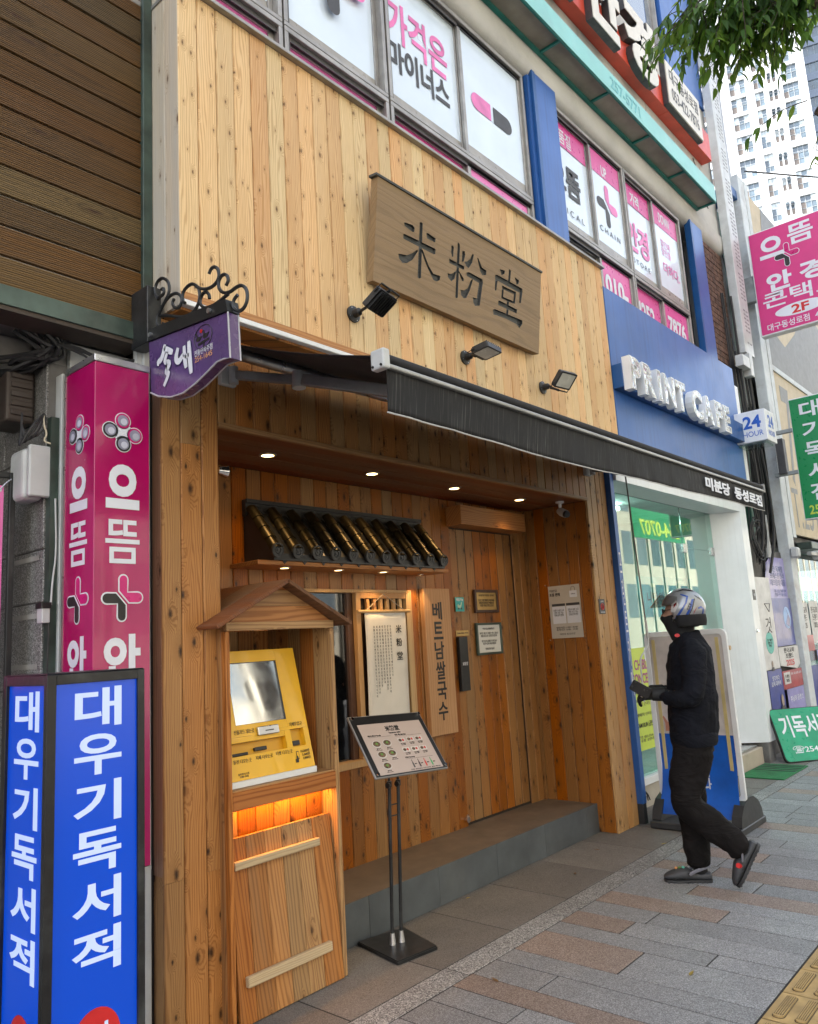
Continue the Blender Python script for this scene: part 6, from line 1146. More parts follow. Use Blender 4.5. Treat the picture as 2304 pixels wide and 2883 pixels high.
spans = [(4.0, 5.4), (7.7, 8.9), (10.2, 10.9), (12.1, 12.9), (15.1, 16.3)]; colw = [(5.4, 7.7, 3), (8.9, 10.2, 2), (12.9, 15.1, 3)]
for a, b_ in spans: tb_(a, b_, 48, 125, -.349, 0, TW, wt, 'pier')
tb_(-1.5, .9, 48, 125, -.349, 0, TW, wt, 'pier'); tb_(2.3, 2.75, 48, 125, -.349, 0, TW, wt, 'pier')
rr = random.Random(8); _w = {}
def twin(u0, u1, z0, z1, nc, nr, par):
    key = (round(u1 - u0, 2), round(z1 - z0, 2), nc, nr, rr.randrange(3))
    if key not in _w:
        o = MB(); e = .07
        for i in range(nc + 1): x = u0 + (u1 - u0) * i / nc; o.box(max(u0, x - e / 2), min(u1, x + e / 2), z0, z1, -.34, -.24, M=TF())
        for j in range(nr + 1): y_ = z0 + (z1 - z0) * j / nr; o.box(u0, u1, max(z0, y_ - e / 2), min(z1, y_ + e / 2), -.33, -.245, M=TF())
        f_ = o.build('window', TFR, par); cs2 = []
        for i in range(nc):
            for j in range(nr):
                k_ = rr.random(); m_ = TPAN if (i == 0 and j < nr / 2 and k_ < .8) else TCUR if k_ < .35 else TGL
                q_ = MB().box(u0 + (u1 - u0) * i / nc, u0 + (u1 - u0) * (i + 1) / nc, z0 + (z1 - z0) * j / nr, z0 + (z1 - z0) * (j + 1) / nr, -.32, -.30, M=TF()).build('pane', m_, f_)
        _w[key] = (f_, u0, z0); return
    f_, a0, b0 = _w[key]; c_ = copy_tree(f_, par); d_ = TU * (u0 - a0) + Vector((0, 0, z0 - b0)); c_.location = f_.location + d_
for z, h in floors:
    sill = z; wh = h - 1.05 if h > 4 else h - .6
    for (a, b_, nc) in colw: tb_(a, b_, z + wh, z + h, -.349, -.002, TW, wt, 'spandrel'); twin(a, b_, z, z + wh, nc, 3 if h > 4 else 2, wt)
    tb_(10.9, 12.1, z + wh * .85, z + h, -.349, -.002, TW, wt, 'spandrel'); tb_(10.9, 12.1, z, z + wh * .12, -.349, -.002, TW, wt, 'spandrel'); tb_(11.4, 11.6, z + wh * .12, z + wh * .85, -.349, -.002, TW, wt, 'pier')
    twin(10.9, 11.4, z + wh * .12, z + wh * .85, 1, 2, wt); twin(11.6, 12.1, z + wh * .12, z + wh * .85, 1, 2, wt)
    for a in (10.92, 11.62):
        MB().box(0, .46, -.02, 0, -.03, .0, M=frame(tuple(TO + TU * a + TN * .0 + Vector((0, 0, z + wh * .62))), TU, TN * .8 + Vector((0, 0, -.45)))).build('open_sash', TFR, wt); MB().box(0, .46, 0, .5, -.03, .0, M=frame(tuple(TO + TU * a + Vector((0, 0, z + wh * .80))), TU, TN * .62 + Vector((0, 0, -.45)))).build('open_sash', TGL, wt)
    tb_(.9, 2.3, z + wh, z + h, -.349, -.002, TW, wt, 'spandrel'); twin(.9, 2.3, z, z + wh, 2, 2, wt)
    tb_(4.0, 16.3, z - .06, z - .02, 0, .015, TFR, wt, 'seam'); tb_(4.0, 16.3, z + h * .5, z + h * .5 + .03, 0, .012, pmat('seam_grey', (.55, .57, .6), .6) if 'sg_' not in globals() else sg_, wt, 'seam')
    sg_ = bpy.data.materials.get('seam_grey')
gt = thing('grey_tower', 'blue grey apartment block edge beyond the white tower', 'building', tuple(TO + TU * 21)); GTW = pmat('grey_cladding', (.22, .26, .33), .6, var=.04, scale=.2)
G2 = [(frame(TO + TU * 16.6 - TN * 9, TU, (0, 0, 1)))][0]
MB().box(0, 14, 0, 112, -10, -.3, M=G2).build('core', GTW, gt)
for i in range(19):
    z = 50 + i * 3.1; MB().box(0, 14, z - 1.3, z, -.299, 0, M=G2).build('spandrel', GTW, gt)
    for k in range(3): f_ = MB().box(.6 + k * 4.4, 4.4 + k * 4.4, z, z + 1.8, -.25, -.2, M=G2).build('window', TGL, gt); [MB().box(.6 + k * 4.4 + q * .95, .66 + k * 4.4 + q * .95, z, z + 1.8, -.199, -.15, M=G2).build('mullion', TFR, f_) for q in range(5)]; MB().box(-.0 + k * 4.4, .6 + k * 4.4, z, z + 1.8, -.299, 0, M=G2).build('pier', GTW, gt)
# ---------------------------------------------------------------- the walking person
pe = thing('person', 'person in black sweatshirt and trousers with silver motorcycle helmet walking left holding a phone', 'person', (4.86, 2.1, 0))
pe['label'] = 'person in black sweatshirt, trousers and silver helmet, walking left with a phone in gloved hands'
_a = R(-28); FWD = Vector((math.sin(_a), math.cos(_a), 0)); LAT = Vector((FWD.y, -FWD.x, 0)); PO = Vector((4.86, 2.10, 0))
def PP(s, l, z): return PO + FWD * s + LAT * l + Vector((0, 0, z))            # forward, sideways (+ away from the camera), up
PM = Matrix(((FWD.x, LAT.x, 0, PO.x), (FWD.y, LAT.y, 0, PO.y), (0, 0, 1, 0), (0, 0, 0, 1)))
def loft(mb, rings, n=20, mi=0):
    """rings: (centre, radius u, radius v, axis, u direction)"""
    vs = []
    for c, ru, rv, ax, u in rings:
        ax = Vector(ax).normalized(); u = Vector(u); u = (u - ax * u.dot(ax)).normalized(); v = ax.cross(u)
        for k in range(n): a = 2 * math.pi * k / n; vs.append(tuple(Vector(c) + u * ru * math.cos(a) + v * rv * math.sin(a)))
    fs = [(i * n + k, i * n + (k + 1) % n, (i + 1) * n + (k + 1) % n, (i + 1) * n + k) for i in range(len(rings) - 1) for k in range(n)] + [tuple(range(n))[::-1], tuple((len(rings) - 1) * n + k for k in range(n))]
    mb.add(vs, fs, mi, PM); return mb
def limb(mb, pts, n=16):
    """pts: (s,l,z,ru,rv): tapering limb; ru along the walking direction, rv sideways"""
    P_ = [Vector(p[:3]) for p in pts]; rg = []
    for i, p in enumerate(pts):
        ax = (P_[min(i + 1, len(P_) - 1)] - P_[max(i - 1, 0)]); rg.append((p[:3], p[3], p[4], ax, (1, 0, 0) if abs(ax.normalized().x) < .8 else (0, 0, 1)))
    a0 = (P_[0] - P_[1]).normalized(); a1 = (P_[-1] - P_[-2]).normalized()
    r0, r1 = pts[0], pts[-1]
    rg = [(tuple(P_[0] + a0 * r0[3] * .5), r0[3] * .6, r0[4] * .6, -a0, rg[0][4])] + rg + [(tuple(P_[-1] + a1 * r1[3] * .3), r1[3] * .7, r1[4] * .7, a1, rg[-1][4])]
    return loft(mb, rg, n)
def fuse(mb, name, m_, par, vox=.011, it=6, wr=0, wscale=.12):
    o = mb.build(name, m_, par, smooth=False); r_ = o.modifiers.new('remesh', 'REMESH'); r_.mode = 'VOXEL'; r_.voxel_size = vox; r_.use_smooth_shade = True
    s_ = o.modifiers.new('smooth', 'SMOOTH'); s_.iterations = it; s_.factor = .6
    if wr:
        tx = bpy.data.textures.new('folds', 'CLOUDS'); tx.noise_scale = wscale; tx.noise_depth = 2; d_ = o.modifiers.new('folds', 'DISPLACE'); d_.texture = tx; d_.strength = wr; d_.mid_level = .5; d_.texture_coords = 'LOCAL'
    return o
SKIN = pmat('skin', (.46, .26, .18), .5, var=.06)
CLOTH = pmat('black_sweatshirt', (.0065, .0075, .012), .9, var=.2, bmp=.0005, bscale=700, spec=.2); TROU = pmat('black_trousers', (.0075, .006, .006), .85, var=.2, bmp=.0004, bscale=600, spec=.2); GLOV = pmat('black_glove', (.008, .008, .009), .7); MASK = pmat('black_mask', (.007, .007, .008), .9)
hc = (-.135, 0, 1.645)
mb = MB()   # body: head, neck, trunk, arms and legs in one skin
loft(mb, [((-.125, 0, 1.53), .045, .045, (0, 0, 1), (1, 0, 0)), ((-.105, 0, 1.545), .075, .058, (0, 0, 1), (1, 0, 0)), ((-.10, 0, 1.60), .092, .068, (0, 0, 1), (1, 0, 0)), ((-.12, 0, 1.66), .098, .074, (0, 0, 1), (1, 0, 0)), ((-.135, 0, 1.72), .085, .068, (0, 0, 1), (1, 0, 0)), ((-.14, 0, 1.755), .05, .045, (0, 0, 1), (1, 0, 0))])
loft(mb, [((-.012, 0, 1.598), .014, .018, (0, 0, 1), (1, 0, 0)), ((-.004, 0, 1.612), .018, .013, (0, 0, 1), (1, 0, 0)), ((-.016, 0, 1.645), .010, .009, (0, 0, 1), (1, 0, 0))])          # nose
loft(mb, [((-.145, 0, 1.40), .06, .06, (0, 0, 1), (1, 0, 0)), ((-.135, 0, 1.56), .055, .055, (0, 0, 1), (1, 0, 0))])
loft(mb, [((-.11, 0, .80), .10, .14, (0, 0, 1), (1, 0, 0)), ((-.12, 0, 1.05), .10, .13, (0, 0, 1), (1, 0, 0)), ((-.135, 0, 1.30), .11, .16, (0, 0, 1), (1, 0, 0)), ((-.145, 0, 1.43), .07, .12, (0, 0, 1), (1, 0, 0))])
for l, e_, w_ in ((-1, (-.10, -.215, 1.125), (.085, -.10, 1.140)), (1, (-.07, .20, 1.13), (.09, .05, 1.15))):
    limb(mb, [(-.15, l * .165, 1.40, .05, .05), (*e_, .042, .042)]); limb(mb, [(*e_, .040, .040), (w_[0] - .04, w_[1], w_[2], .026, .024)])
limb(mb, [(-.11, .08, .82, .085, .085), (-.045, .075, .50, .06, .06), (-.065, .07, .10, .04, .04)]); limb(mb, [(-.11, -.08, .82, .085, .085), (-.005, -.08, .51, .06, .06), (-.32, -.08, .23, .04, .04)])
fuse(mb, 'body', SKIN, pe, .012, 3)
mb = MB()
ts = [(-.110, .835, .128, .172), (-.112, .86, .136, .180), (-.118, .92, .146, .188), (-.126, 1.03, .150, .184), (-.130, 1.15, .148, .188), (-.136, 1.26, .145, .196), (-.143, 1.35, .138, .196), (-.148, 1.41, .122, .175), (-.146, 1.45, .098, .125), (-.140, 1.485, .082, .092), (-.134, 1.515, .078, .080)]
loft(mb, [((s_, 0, z), ru, rl, (0, 0, 1), (1, 0, 0)) for s_, z, ru, rl in ts], 28)
limb(mb, [(-.150, -.155, 1.395, .078, .070), (-.145, -.195, 1.32, .078, .062), (-.125, -.212, 1.22, .070, .058), (-.105, -.218, 1.13, .064, .056)])
limb(mb, [(-.108, -.216, 1.125, .062, .056), (-.03, -.185, 1.115, .055, .052), (.04, -.14, 1.125, .046, .044), (.085, -.108, 1.138, .040, .037)])
limb(mb, [(-.150, .155, 1.395, .078, .070), (-.12, .205, 1.25, .070, .058), (-.08, .205, 1.125, .062, .056)]); limb(mb, [(-.08, .205, 1.125, .060, .055), (.02, .13, 1.13, .050, .045), (.085, .06, 1.145, .040, .036)])
limb(mb, [(-.145, -.09, 1.42, .07, .06), (-.15, -.16, 1.39, .07, .062)]); limb(mb, [(-.145, .09, 1.42, .07, .06), (-.15, .16, 1.39, .07, .062)])
limb(mb, [(-.045, .0, 1.415, .022, .085), (-.050, .0, 1.44, .020, .080)])                                   # folded collar points
jk = fuse(mb, 'sweatshirt', CLOTH, pe, .008, 3, .030, .11)
mb = MB(); loft(mb, [((-.110, 0, .825), .134, .178, (0, 0, 1), (1, 0, 0)), ((-.112, 0, .845), .141, .186, (0, 0, 1), (1, 0, 0)), ((-.113, 0, .895), .144, .189, (0, 0, 1), (1, 0, 0)), ((-.114, 0, .905), .138, .184, (0, 0, 1), (1, 0, 0))], 28); mb.build('hem_band', CLOTH, pe, smooth=True)
mb = MB()
loft(mb, [((-.115, 0, .90), .118, .158, (0, 0, 1), (1, 0, 0)), ((-.108, 0, .84), .125, .170, (0, 0, 1), (1, 0, 0)), ((-.102, 0, .78), .120, .168, (0, 0, 1), (1, 0, 0))], 24)
limb(mb, [(-.105, .078, .80, .120, .094), (-.078, .076, .66, .108, .090), (-.055, .074, .53, .095, .084), (-.058, .072, .44, .090, .080), (-.062, .070, .30, .083, .075), (-.064, .069, .18, .078, .072), (-.064, .069, .105, .076, .070)])
limb(mb, [(-.100, -.080, .80, .122, .096), (-.060, -.080, .69, .115, .092), (-.028, -.080, .59, .105, .088), (-.015, -.080, .51, .097, .084), (-.05, -.080, .445, .094, .082), (-.14, -.080, .372, .090, .079), (-.225, -.080, .298, .083, .075), (-.292, -.080, .235, .079, .072)])
fuse(mb, 'trousers', TROU, pe, .008, 3, .034, .12)
for m_ in (CLOTH, TROU):
    t = m_.node_tree; b = t.nodes['Principled BSDF']; tc = N(t, 'ShaderNodeTexCoord'); mp_ = N(t, 'ShaderNodeMapping'); mp_.inputs['Scale'].default_value = (3, 3, 6); mp_.inputs['Rotation'].default_value = (.5, .3, .2); Lk(t, tc.outputs['Object'], mp_.inputs[0])
    nz = noise(t, mp_.outputs[0], 1.4, 3, .55, 1.2); bump(t, ramp(t, nz, (.35, 0.), (.5, 1.), (.65, .1)), .016, b, .35); b.inputs['Roughness'].default_value = .7
# gloves: palm and five separate bent fingers on each hand
def hand(name, W, fw_, up_, side):
    """W wrist, fw_ pointing to the fingers, up_ back of the hand"""
    W = Vector(W); f = Vector(fw_).normalized(); u = Vector(up_); u = (u - f * u.dot(f)).normalized(); s_ = f.cross(u) * side
    me = bpy.data.meshes.new(name); vs = []; es = []; rd = []
    def P_(a, b_, c): return tuple(PM @ (W + f * a + s_ * b_ + u * c))
    def add(ch, r_): 
        i0 = None
        for k, (p, q) in enumerate(zip(ch, r_)):
            vs.append(P_(*p)); rd.append(q); 
            if i0 is not None: es.append((i0, len(vs) - 1))
            i0 = len(vs) - 1
    objs = []
    vs.append(P_(0, 0, 0)); rd.append(.030); vs.append(P_(.035, 0, 0)); rd.append(.036); es.append((0, 1)); vs.append(P_(.07, 0, -.002)); rd.append(.034); es.append((1, 2)); vs.append(P_(-.03, 0, 0)); rd.append(.032); es.append((0, 3))
    for b_, L_ in ((-.030, .070), (-.010, .080), (.011, .075), (.031, .060)):
        st = len(vs); ch = [(.072, b_, 0), (.072 + L_ * .36, b_ * 1.08, -.010), (.072 + L_ * .55, b_ * 1.08, -.034), (.072 + L_ * .42, b_ * 1.05, -.056)]
        for k, p in enumerate(ch):
            vs.append(P_(*p)); rd.append((.012, .0105, .0098, .0085)[k]); es.append((2 if k == 0 else len(vs) - 2, len(vs) - 1))
    for k, p in enumerate([(.012, -.034, -.006), (.040, -.058, -.014), (.072, -.056, -.026), (.092, -.045, -.034)]): vs.append(P_(*p)); rd.append((.014, .0125, .0115, .009)[k]); es.append((0 if k == 0 else len(vs) - 2, len(vs) - 1))
    me.from_pydata(vs, es, []); o = bpy.data.objects.new(name, me); C.objects.link(o); me.materials.append(GLOV)
    sk = o.modifiers.new('skin', 'SKIN'); sk.use_smooth_shade = True
    if not me.skin_vertices: 
        bpy.context.view_layer.objects.active = o
    for v_, q in zip(me.skin_vertices[0].data, rd): v_.radius = (q, q)
    me.skin_vertices[0].data[0].use_root = True; sb = o.modifiers.new('sub', 'SUBSURF'); sb.levels = 1; sb.render_levels = 2
    attach(o, pe); return o
hand('glove', (.098, -.102, 1.143), (.95, .30, -.10), (.05, -.55, .80), 1); hand('glove', (.100, .050, 1.15), (.9, -.35, -.15), (.1, .5, .85), -1)
for p in ((.098, -.102, 1.143), (.10, .05, 1.15)): limb(MB(), [(p[0] - .06, p[1] - .004, p[2] - .002, .043, .040), (p[0] + .015, p[1], p[2], .040, .036)]).build('glove_cuff', GLOV, pe, smooth=True)
ph = thing('phone', 'dark phone held up in the gloved hands of the walking person', 'phone', tuple(PP(.21, -.06, 1.16)))
HF_ = frame(tuple(PP(.150, -.150, 1.118)), FWD * .80 + Vector((0, 0, .52)), LAT * -.15 + Vector((0, 0, 1)))
MB().prism(rrect(0, .125, 0, .068, .012, 4), 0, .010, HF_).build('case', pmat('phone_case', (.02, .018, .018), .25), ph, bevel=.002); MB().prism(rrect(.004, .121, .004, .064, .010, 4), .0102, .0112, HF_).build('screen', pmat('phone_glass', (.01, .01, .012), .05), ph)
MB().cyl(HF_ @ Vector((.035, -.001, .005)), HF_ @ Vector((.035, -.006, .005)), .008, n=14).build('camera_lens', CHROME, ph, smooth=True)
# balaclava style mask
mb = MB(); loft(mb, [((-.13, 0, 1.46), .082, .082, (0, 0, 1), (1, 0, 0)), ((-.115, 0, 1.50), .080, .075, (0, 0, 1), (1, 0, 0)), ((-.105, 0, 1.535), .086, .072, (0, 0, 1), (1, 0, 0)), ((-.098, 0, 1.57), .090, .075, (0, 0, 1), (1, 0, 0)), ((-.102, 0, 1.615), .092, .075, (0, 0, 1), (1, 0, 0)), ((-.11, 0, 1.632), .080, .07, (0, 0, 1), (1, 0, 0))]); loft(mb, [((-.016, 0, 1.58), .016, .024, (0, 0, 1), (1, 0, 0)), ((-.005, 0, 1.605), .020, .018, (0, 0, 1), (1, 0, 0)), ((-.012, 0, 1.625), .016, .014, (0, 0, 1), (1, 0, 0))])
fuse(mb, 'face_mask', MASK, pe, .008, 3)
for l in (-1, 1): MB().tube([PM @ Vector((-.012, l * (.030 + .019 * math.cos(a)), 1.652 + .015 * math.sin(a))) for a in [k * .5236 for k in range(13)]], .0022, 5).build('spectacles', BLACK, pe); MB().tube([PM @ Vector((-.014, l * .05, 1.655)), PM @ Vector((-.10, l * .074, 1.66))], .002, 5).build('spectacles', BLACK, pe); MB().lathe([(0, .006), (.007, .004), (.010, 0)], 12, M=PM @ Matrix.Translation((-.022, l * .030, 1.652)) @ Matrix.Rotation(R(90), 4, 'Y')).build('eye', BLACKPR, pe, smooth=True)
MB().prism(ell(0, 0, .016, .011, 14), 0, .006, PM @ frame((-.075, -.080, 1.495), (1, .2, 0), (0, 0, 1))).build('strap_buckle', RED, pe)
# helmet
hC = Vector((-.140, 0, 1.662)); hR = Vector((.134, .128, .128))
def hp(th, ph_, k=1.0): return hC + Vector((hR.x * math.sin(ph_) * math.cos(th), hR.y * math.sin(ph_) * math.sin(th), hR.z * math.cos(ph_))) * k
mb = MB(); vs = []; nt_, np_ = 56, 34; keep = []
for j in range(np_ + 1):
    for i in range(nt_): p = hp(2 * math.pi * i / nt_, math.pi * (j / np_) * .82 + .001); vs.append(tuple(p))
def openface(p): return (p.x - hC.x) > .080 and p.z < 1.690 and abs(p.y) < .112
fs = []
for j in range(np_):
    for i in range(nt_):
        q = (j * nt_ + i, j * nt_ + (i + 1) % nt_, (j + 1) * nt_ + (i + 1) % nt_, (j + 1) * nt_ + i); c_ = sum((Vector(vs[k]) for k in q), Vector()) / 4
        if not openface(c_): fs.append(q)
m, t, b = _nm('silver_helmet'); b.inputs['Base Color'].default_value = (.30, .31, .32, 1); b.inputs['Metallic'].default_value = .35; b.inputs['Roughness'].default_value = .3; b.inputs['Coat Weight'].default_value = .6; b.inputs['Coat Roughness'].default_value = .05; HSIL = m
sh = mb.add(vs, fs, 0, PM).build('helmet_shell', HSIL, pe, smooth=True); sd = sh.modifiers.new('thick', 'SOLIDIFY'); sd.thickness = .022; sd.offset = -1
MB().tube([PM @ (hp(2 * math.pi * i / 48, math.pi * .82, 1.0)) for i in range(49)], .013, 8).build('helmet_rim', BLACK, sh, smooth=True)
mb = MB(); loft(mb, [((-.145, 0, 1.545), .108, .100, (0, 0, 1), (1, 0, 0)), ((-.150, 0, 1.575), .126, .120, (0, 0, 1), (1, 0, 0)), ((-.146, 0, 1.60), .120, .118, (0, 0, 1), (1, 0, 0))], 24)
lin = []; mb2 = MB(); vs2 = []
for j in range(8):
    for i in range(24): a = R(60 + 240 * i / 23); z = 1.552 + .009 * j; k_ = .95 + .05 * math.sin(j * .4); vs2.append((hC.x + .112 * k_ * math.cos(a), .106 * k_ * math.sin(a), z))
mb2.add(vs2, [(j * 24 + i, j * 24 + i + 1, (j + 1) * 24 + i + 1, (j + 1) * 24 + i) for j in range(7) for i in range(23)], 0, PM); ln_ = mb2.build('helmet_lining', MASK, sh, smooth=True); sd = ln_.modifiers.new('t', 'SOLIDIFY'); sd.thickness = .02
def hpatch(poly, m_, name='helmet_stripe', k=1.006, th=.0006):
    """outline given as (forward, height); laid onto both sides of the shell"""
    for sd_ in (-1, 1):
        bmx = bmesh.new(); vv = [bmx.verts.new((x, z, 0)) for x, z in poly]; bmx.faces.new(vv)
        bmesh.ops.triangulate(bmx, faces=bmx.faces[:]); 
        for _ in range(3): bmesh.ops.subdivide_edges(bmx, edges=[e for e in bmx.edges if e.calc_length() > .012], cuts=1, use_grid_fill=True)
        bmx.verts.index_update(); out_ = []
        for v_ in bmx.verts:
            dx = (v_.co.x - hC.x) / hR.x / k; dz = (v_.co.y - hC.z) / hR.z / k; r2_ = max(.0, 1 - dx * dx - dz * dz); out_.append((v_.co.x, sd_ * math.sqrt(r2_) * hR.y * k, v_.co.y))
        fs_ = [tuple(v_.index for v_ in f_.verts) for f_ in bmx.faces]; bmx.free(); MB().add(out_, fs_, 0, PM).build(name, m_, sh, smooth=True)
HB = pmat('helmet_blue', (.02, .07, .32), .25, coat=.8); HW = pmat('helmet_white', (.62, .62, .62), .25, coat=.8); HR_ = pmat('helmet_red', (.30, .01, .015), .25, coat=.8); HK = pmat('helmet_black', (.015, .015, .016), .2, coat=.8)
hpatch([(-.055, 1.578), (-.075, 1.582), (-.105, 1.625), (-.150, 1.690), (-.165, 1.735), (-.120, 1.752), (-.120, 1.745), (-.152, 1.728), (-.137, 1.690), (-.095, 1.635)], HB)
hpatch([(-.120, 1.598), (-.138, 1.598), (-.175, 1.655), (-.195, 1.715), (-.180, 1.712), (-.158, 1.655)], HB, k=1.008); hpatch([(-.142, 1.598), (-.147, 1.598), (-.182, 1.655), (-.203, 1.715), (-.197, 1.716), (-.176, 1.655)], HK)
hpatch([(-.050, 1.640), (-.075, 1.640), (-.100, 1.685), (-.090, 1.712), (-.060, 1.690)], HW); hpatch([(-.068, 1.664), (-.088, 1.688), (-.090, 1.700), (-.072, 1.688)], HR_, k=1.01)
hpatch([(-.178, 1.612), (-.205, 1.655), (-.212, 1.668), (-.190, 1.640)], HR_); hpatch([(-.215, 1.60), (-.245, 1.61), (-.255, 1.655), (-.235, 1.668), (-.215, 1.66), (-.215, 1.65), (-.232, 1.652), (-.243, 1.648), (-.237, 1.617), (-.220, 1.612)], HB)
hpatch([(-.085, 1.765), (-.14, 1.782), (-.20, 1.772), (-.225, 1.752), (-.20, 1.764), (-.14, 1.772)], HK); hpatch([(-.20, 1.742), (-.235, 1.72), (-.25, 1.70), (-.235, 1.708), (-.21, 1.728)], HK)
hpatch([(-.055, 1.572), (-.11, 1.576), (-.13, 1.592), (-.10, 1.606), (-.062, 1.596)], HK, k=1.012)
for sd_ in (-1,): 
    tt = text('SST', .048, .018, HK, None, Matrix.Identity(4), 0, 0, bold=.02, ext=0, lift=0); mv_ = []
    for v_ in tt.data.vertices:
        x, y = v_.co.x + tt.location.x, v_.co.y + tt.location.y; ca, sa = math.cos(R(58)), math.sin(R(58)); X_ = -.160 - (x * ca) - (-y * sa) * 1; Z_ = 1.668 + x * sa * 1 + y * ca
        X_ = -.163 - (x * ca - y * sa); dx = (X_ - hC.x) / hR.x / 1.012; dz = (Z_ - hC.z) / hR.z / 1.012; mv_.append((X_, sd_ * math.sqrt(max(0, 1 - dx * dx - dz * dz)) * hR.y * 1.012, Z_))
    fs_ = [tuple(p.vertices) for p in tt.data.polygons]; bpy.data.objects.remove(tt); MB().add(mv_, fs_, 0, PM).build('lettering', HK, sh)
vs = []; nv, nh = 10, 22
for j in range(nv + 1):
    for i in range(nh + 1):
        a = R(-72 + 144 * i / nh); t_ = j / nv; r_ = .142 + .066 * t_ * max(0, math.cos(a)) ** .6; vs.append((hC.x + r_ * math.cos(a) + (.0), r_ * .96 * math.sin(a), 1.755 - .078 * t_ - .03 * (1 - math.cos(a)) * (1 - t_)))
mb = MB().add(vs, [(j * (nh + 1) + i, (j + 1) * (nh + 1) + i, (j + 1) * (nh + 1) + i + 1, j * (nh + 1) + i + 1) for j in range(nv) for i in range(nh)], 0, PM); vi = mb.build('visor', glassmat('visor_tint', (.68, .66, .64), .04, refl=1.6), sh, smooth=True)
# clogs
CLG = pmat('clog_foam', (.045, .047, .052), .6, var=.1); CLS = pmat('clog_sole', (.025, .026, .028), .6)
def clog(orig, fwdv, upv, l):
    o_ = Vector(orig); f = Vector(fwdv).normalized(); u = Vector(upv); u = (u - f * u.dot(f)).normalized(); s_ = u.cross(f)
    M_ = PM @ Matrix(((f.x, s_.x, u.x, o_.x), (f.y, s_.y, u.y, o_.y), (f.z, s_.z, u.z, o_.z), (0, 0, 0, 1)))
    root = thing('clog', None, None, (0, 0, 0)); root.location = tuple(M_.translation); root.empty_display_size = .05; attach(root, pe)
    def ring(x, w_, z0, z1): 
        return [(x, w_ * math.cos(a) * (1 if math.sin(a) > 0 else .96), (z0 + z1) / 2 + (z1 - z0) / 2 * math.copysign(abs(math.sin(a)) ** .75, math.sin(a))) for a in [2 * math.pi * k / 20 for k in range(20)]]
    prof = [(.0, .018, .014, .045), (.008, .032, .010, .058), (.03, .038, .010, .060), (.07, .036, .012, .056), (.11, .038, .012, .062), (.14, .043, .012, .082), (.17, .049, .012, .084), (.20, .051, .012, .074), (.235, .048, .013, .062), (.262, .040, .015, .050), (.278, .025, .018, .040), (.284, .010, .022, .032)]
    vs = [p for q in prof for p in ring(*q)]; n = 20
    fs = [(i * n + k, i * n + (k + 1) % n, (i + 1) * n + (k + 1) % n, (i + 1) * n + k) for i in range(len(prof) - 1) for k in range(n)] + [tuple(range(n))[::-1], tuple((len(prof) - 1) * n + k for k in range(n))]
    up_ = MB().add(vs, [f_[::-1] for f_ in fs], 0, M_).build('upper', CLG, root, smooth=True)
    sole = [(x, w_ * 1.04) for x, w_, a, b_ in prof]; pl_ = [(x, w_) for x, w_ in sole] + [(x, -w_) for x, w_ in sole[::-1]]; MB().prism(pl_, .0, .017, M_).build('sole', CLS, root, bevel=.004)
    for k in range(9): x = .03 + k * .028; [MB().box(x, x + .012, sg * (.040 + .008 * (x > .12)) - .006, sg * (.040 + .008 * (x > .12)) + .006, -.001, .008, M=M_).build('tread_lug', CLS, root) for sg in (-1, 1)]
    MB().tube([M_ @ Vector(p) for p in ((.135, -.048, .052), (.09, -.050, .075), (.05, -.046, .088), (.012, -.025, .095), (.005, 0, .096), (.012, .025, .095), (.05, .046, .088), (.09, .050, .075), (.135, .048, .052))], .006, 6, flat=1.8).build('heel_strap', pmat('strap_grey', (.16, .16, .19), .6), root, smooth=True)
    for sg in (-1, 1):
        MB().cyl(M_ @ Vector((.135, sg * .044, .055)), M_ @ Vector((.135, sg * .052, .055)), .009, n=12).build('rivet', BLACK, root)
        for x, z in ((.165, .030), (.195, .030), (.225, .028)): MB().prism(ell(0, 0, .009, .005, 10), 0, .003, M_ @ frame((x, sg * .0485 - (0 if sg > 0 else 0), z), (sg * -1 if sg > 0 else 1, 0, 0), (0, 0, 1))).build('side_hole', BLACK, root)
    for x, y in ((.175, -.02), (.175, .015), (.20, -.025), (.20, 0), (.20, .025), (.225, -.015), (.225, .015)): MB().cyl(M_ @ Vector((x, y, .060)), M_ @ Vector((x, y, .083 - (x - .17) * .35 - abs(y) * .22)), .0055, n=10).build('vent_hole', BLACK, root)
    return M_
M1_ = clog((-.132, .065, .0), (1, 0, 0), (0, 0, 1), 1)
for x, y, m_ in ((.185, .0, GRN), (.205, .012, pmat('charm_orange', (.6, .25, .06), .4)), (.165, -.012, pmat('charm_teal', (.1, .4, .3), .4))): MB().cyl(M1_ @ Vector((x, y, .072)), M1_ @ Vector((x, y, .090 - (x - .17) * .3)), .010, .008, 10).build('shoe_charm', m_, pe, smooth=True)
M2_ = clog((-.405, -.085, .255), (.52, 0, -.86), (.86, 0, .52), 1)
MB().cyl(M2_ @ Vector((.165, -.035, .055)), M2_ @ Vector((.165, -.052, .066)), .017, .014, 14).build('shoe_charm', RED, pe, smooth=True)
mb = MB(); limb(mb, [(-.066, .068, .14, .040, .038), (-.070, .068, .05, .042, .036)]); mb.build('sock', MASK, pe, smooth=True)
mb = MB(); limb(mb, [(-.29, -.08, .25, .042, .040), (-.345, -.083, .195, .040, .036)]); mb.build('sock', MASK, pe, smooth=True)
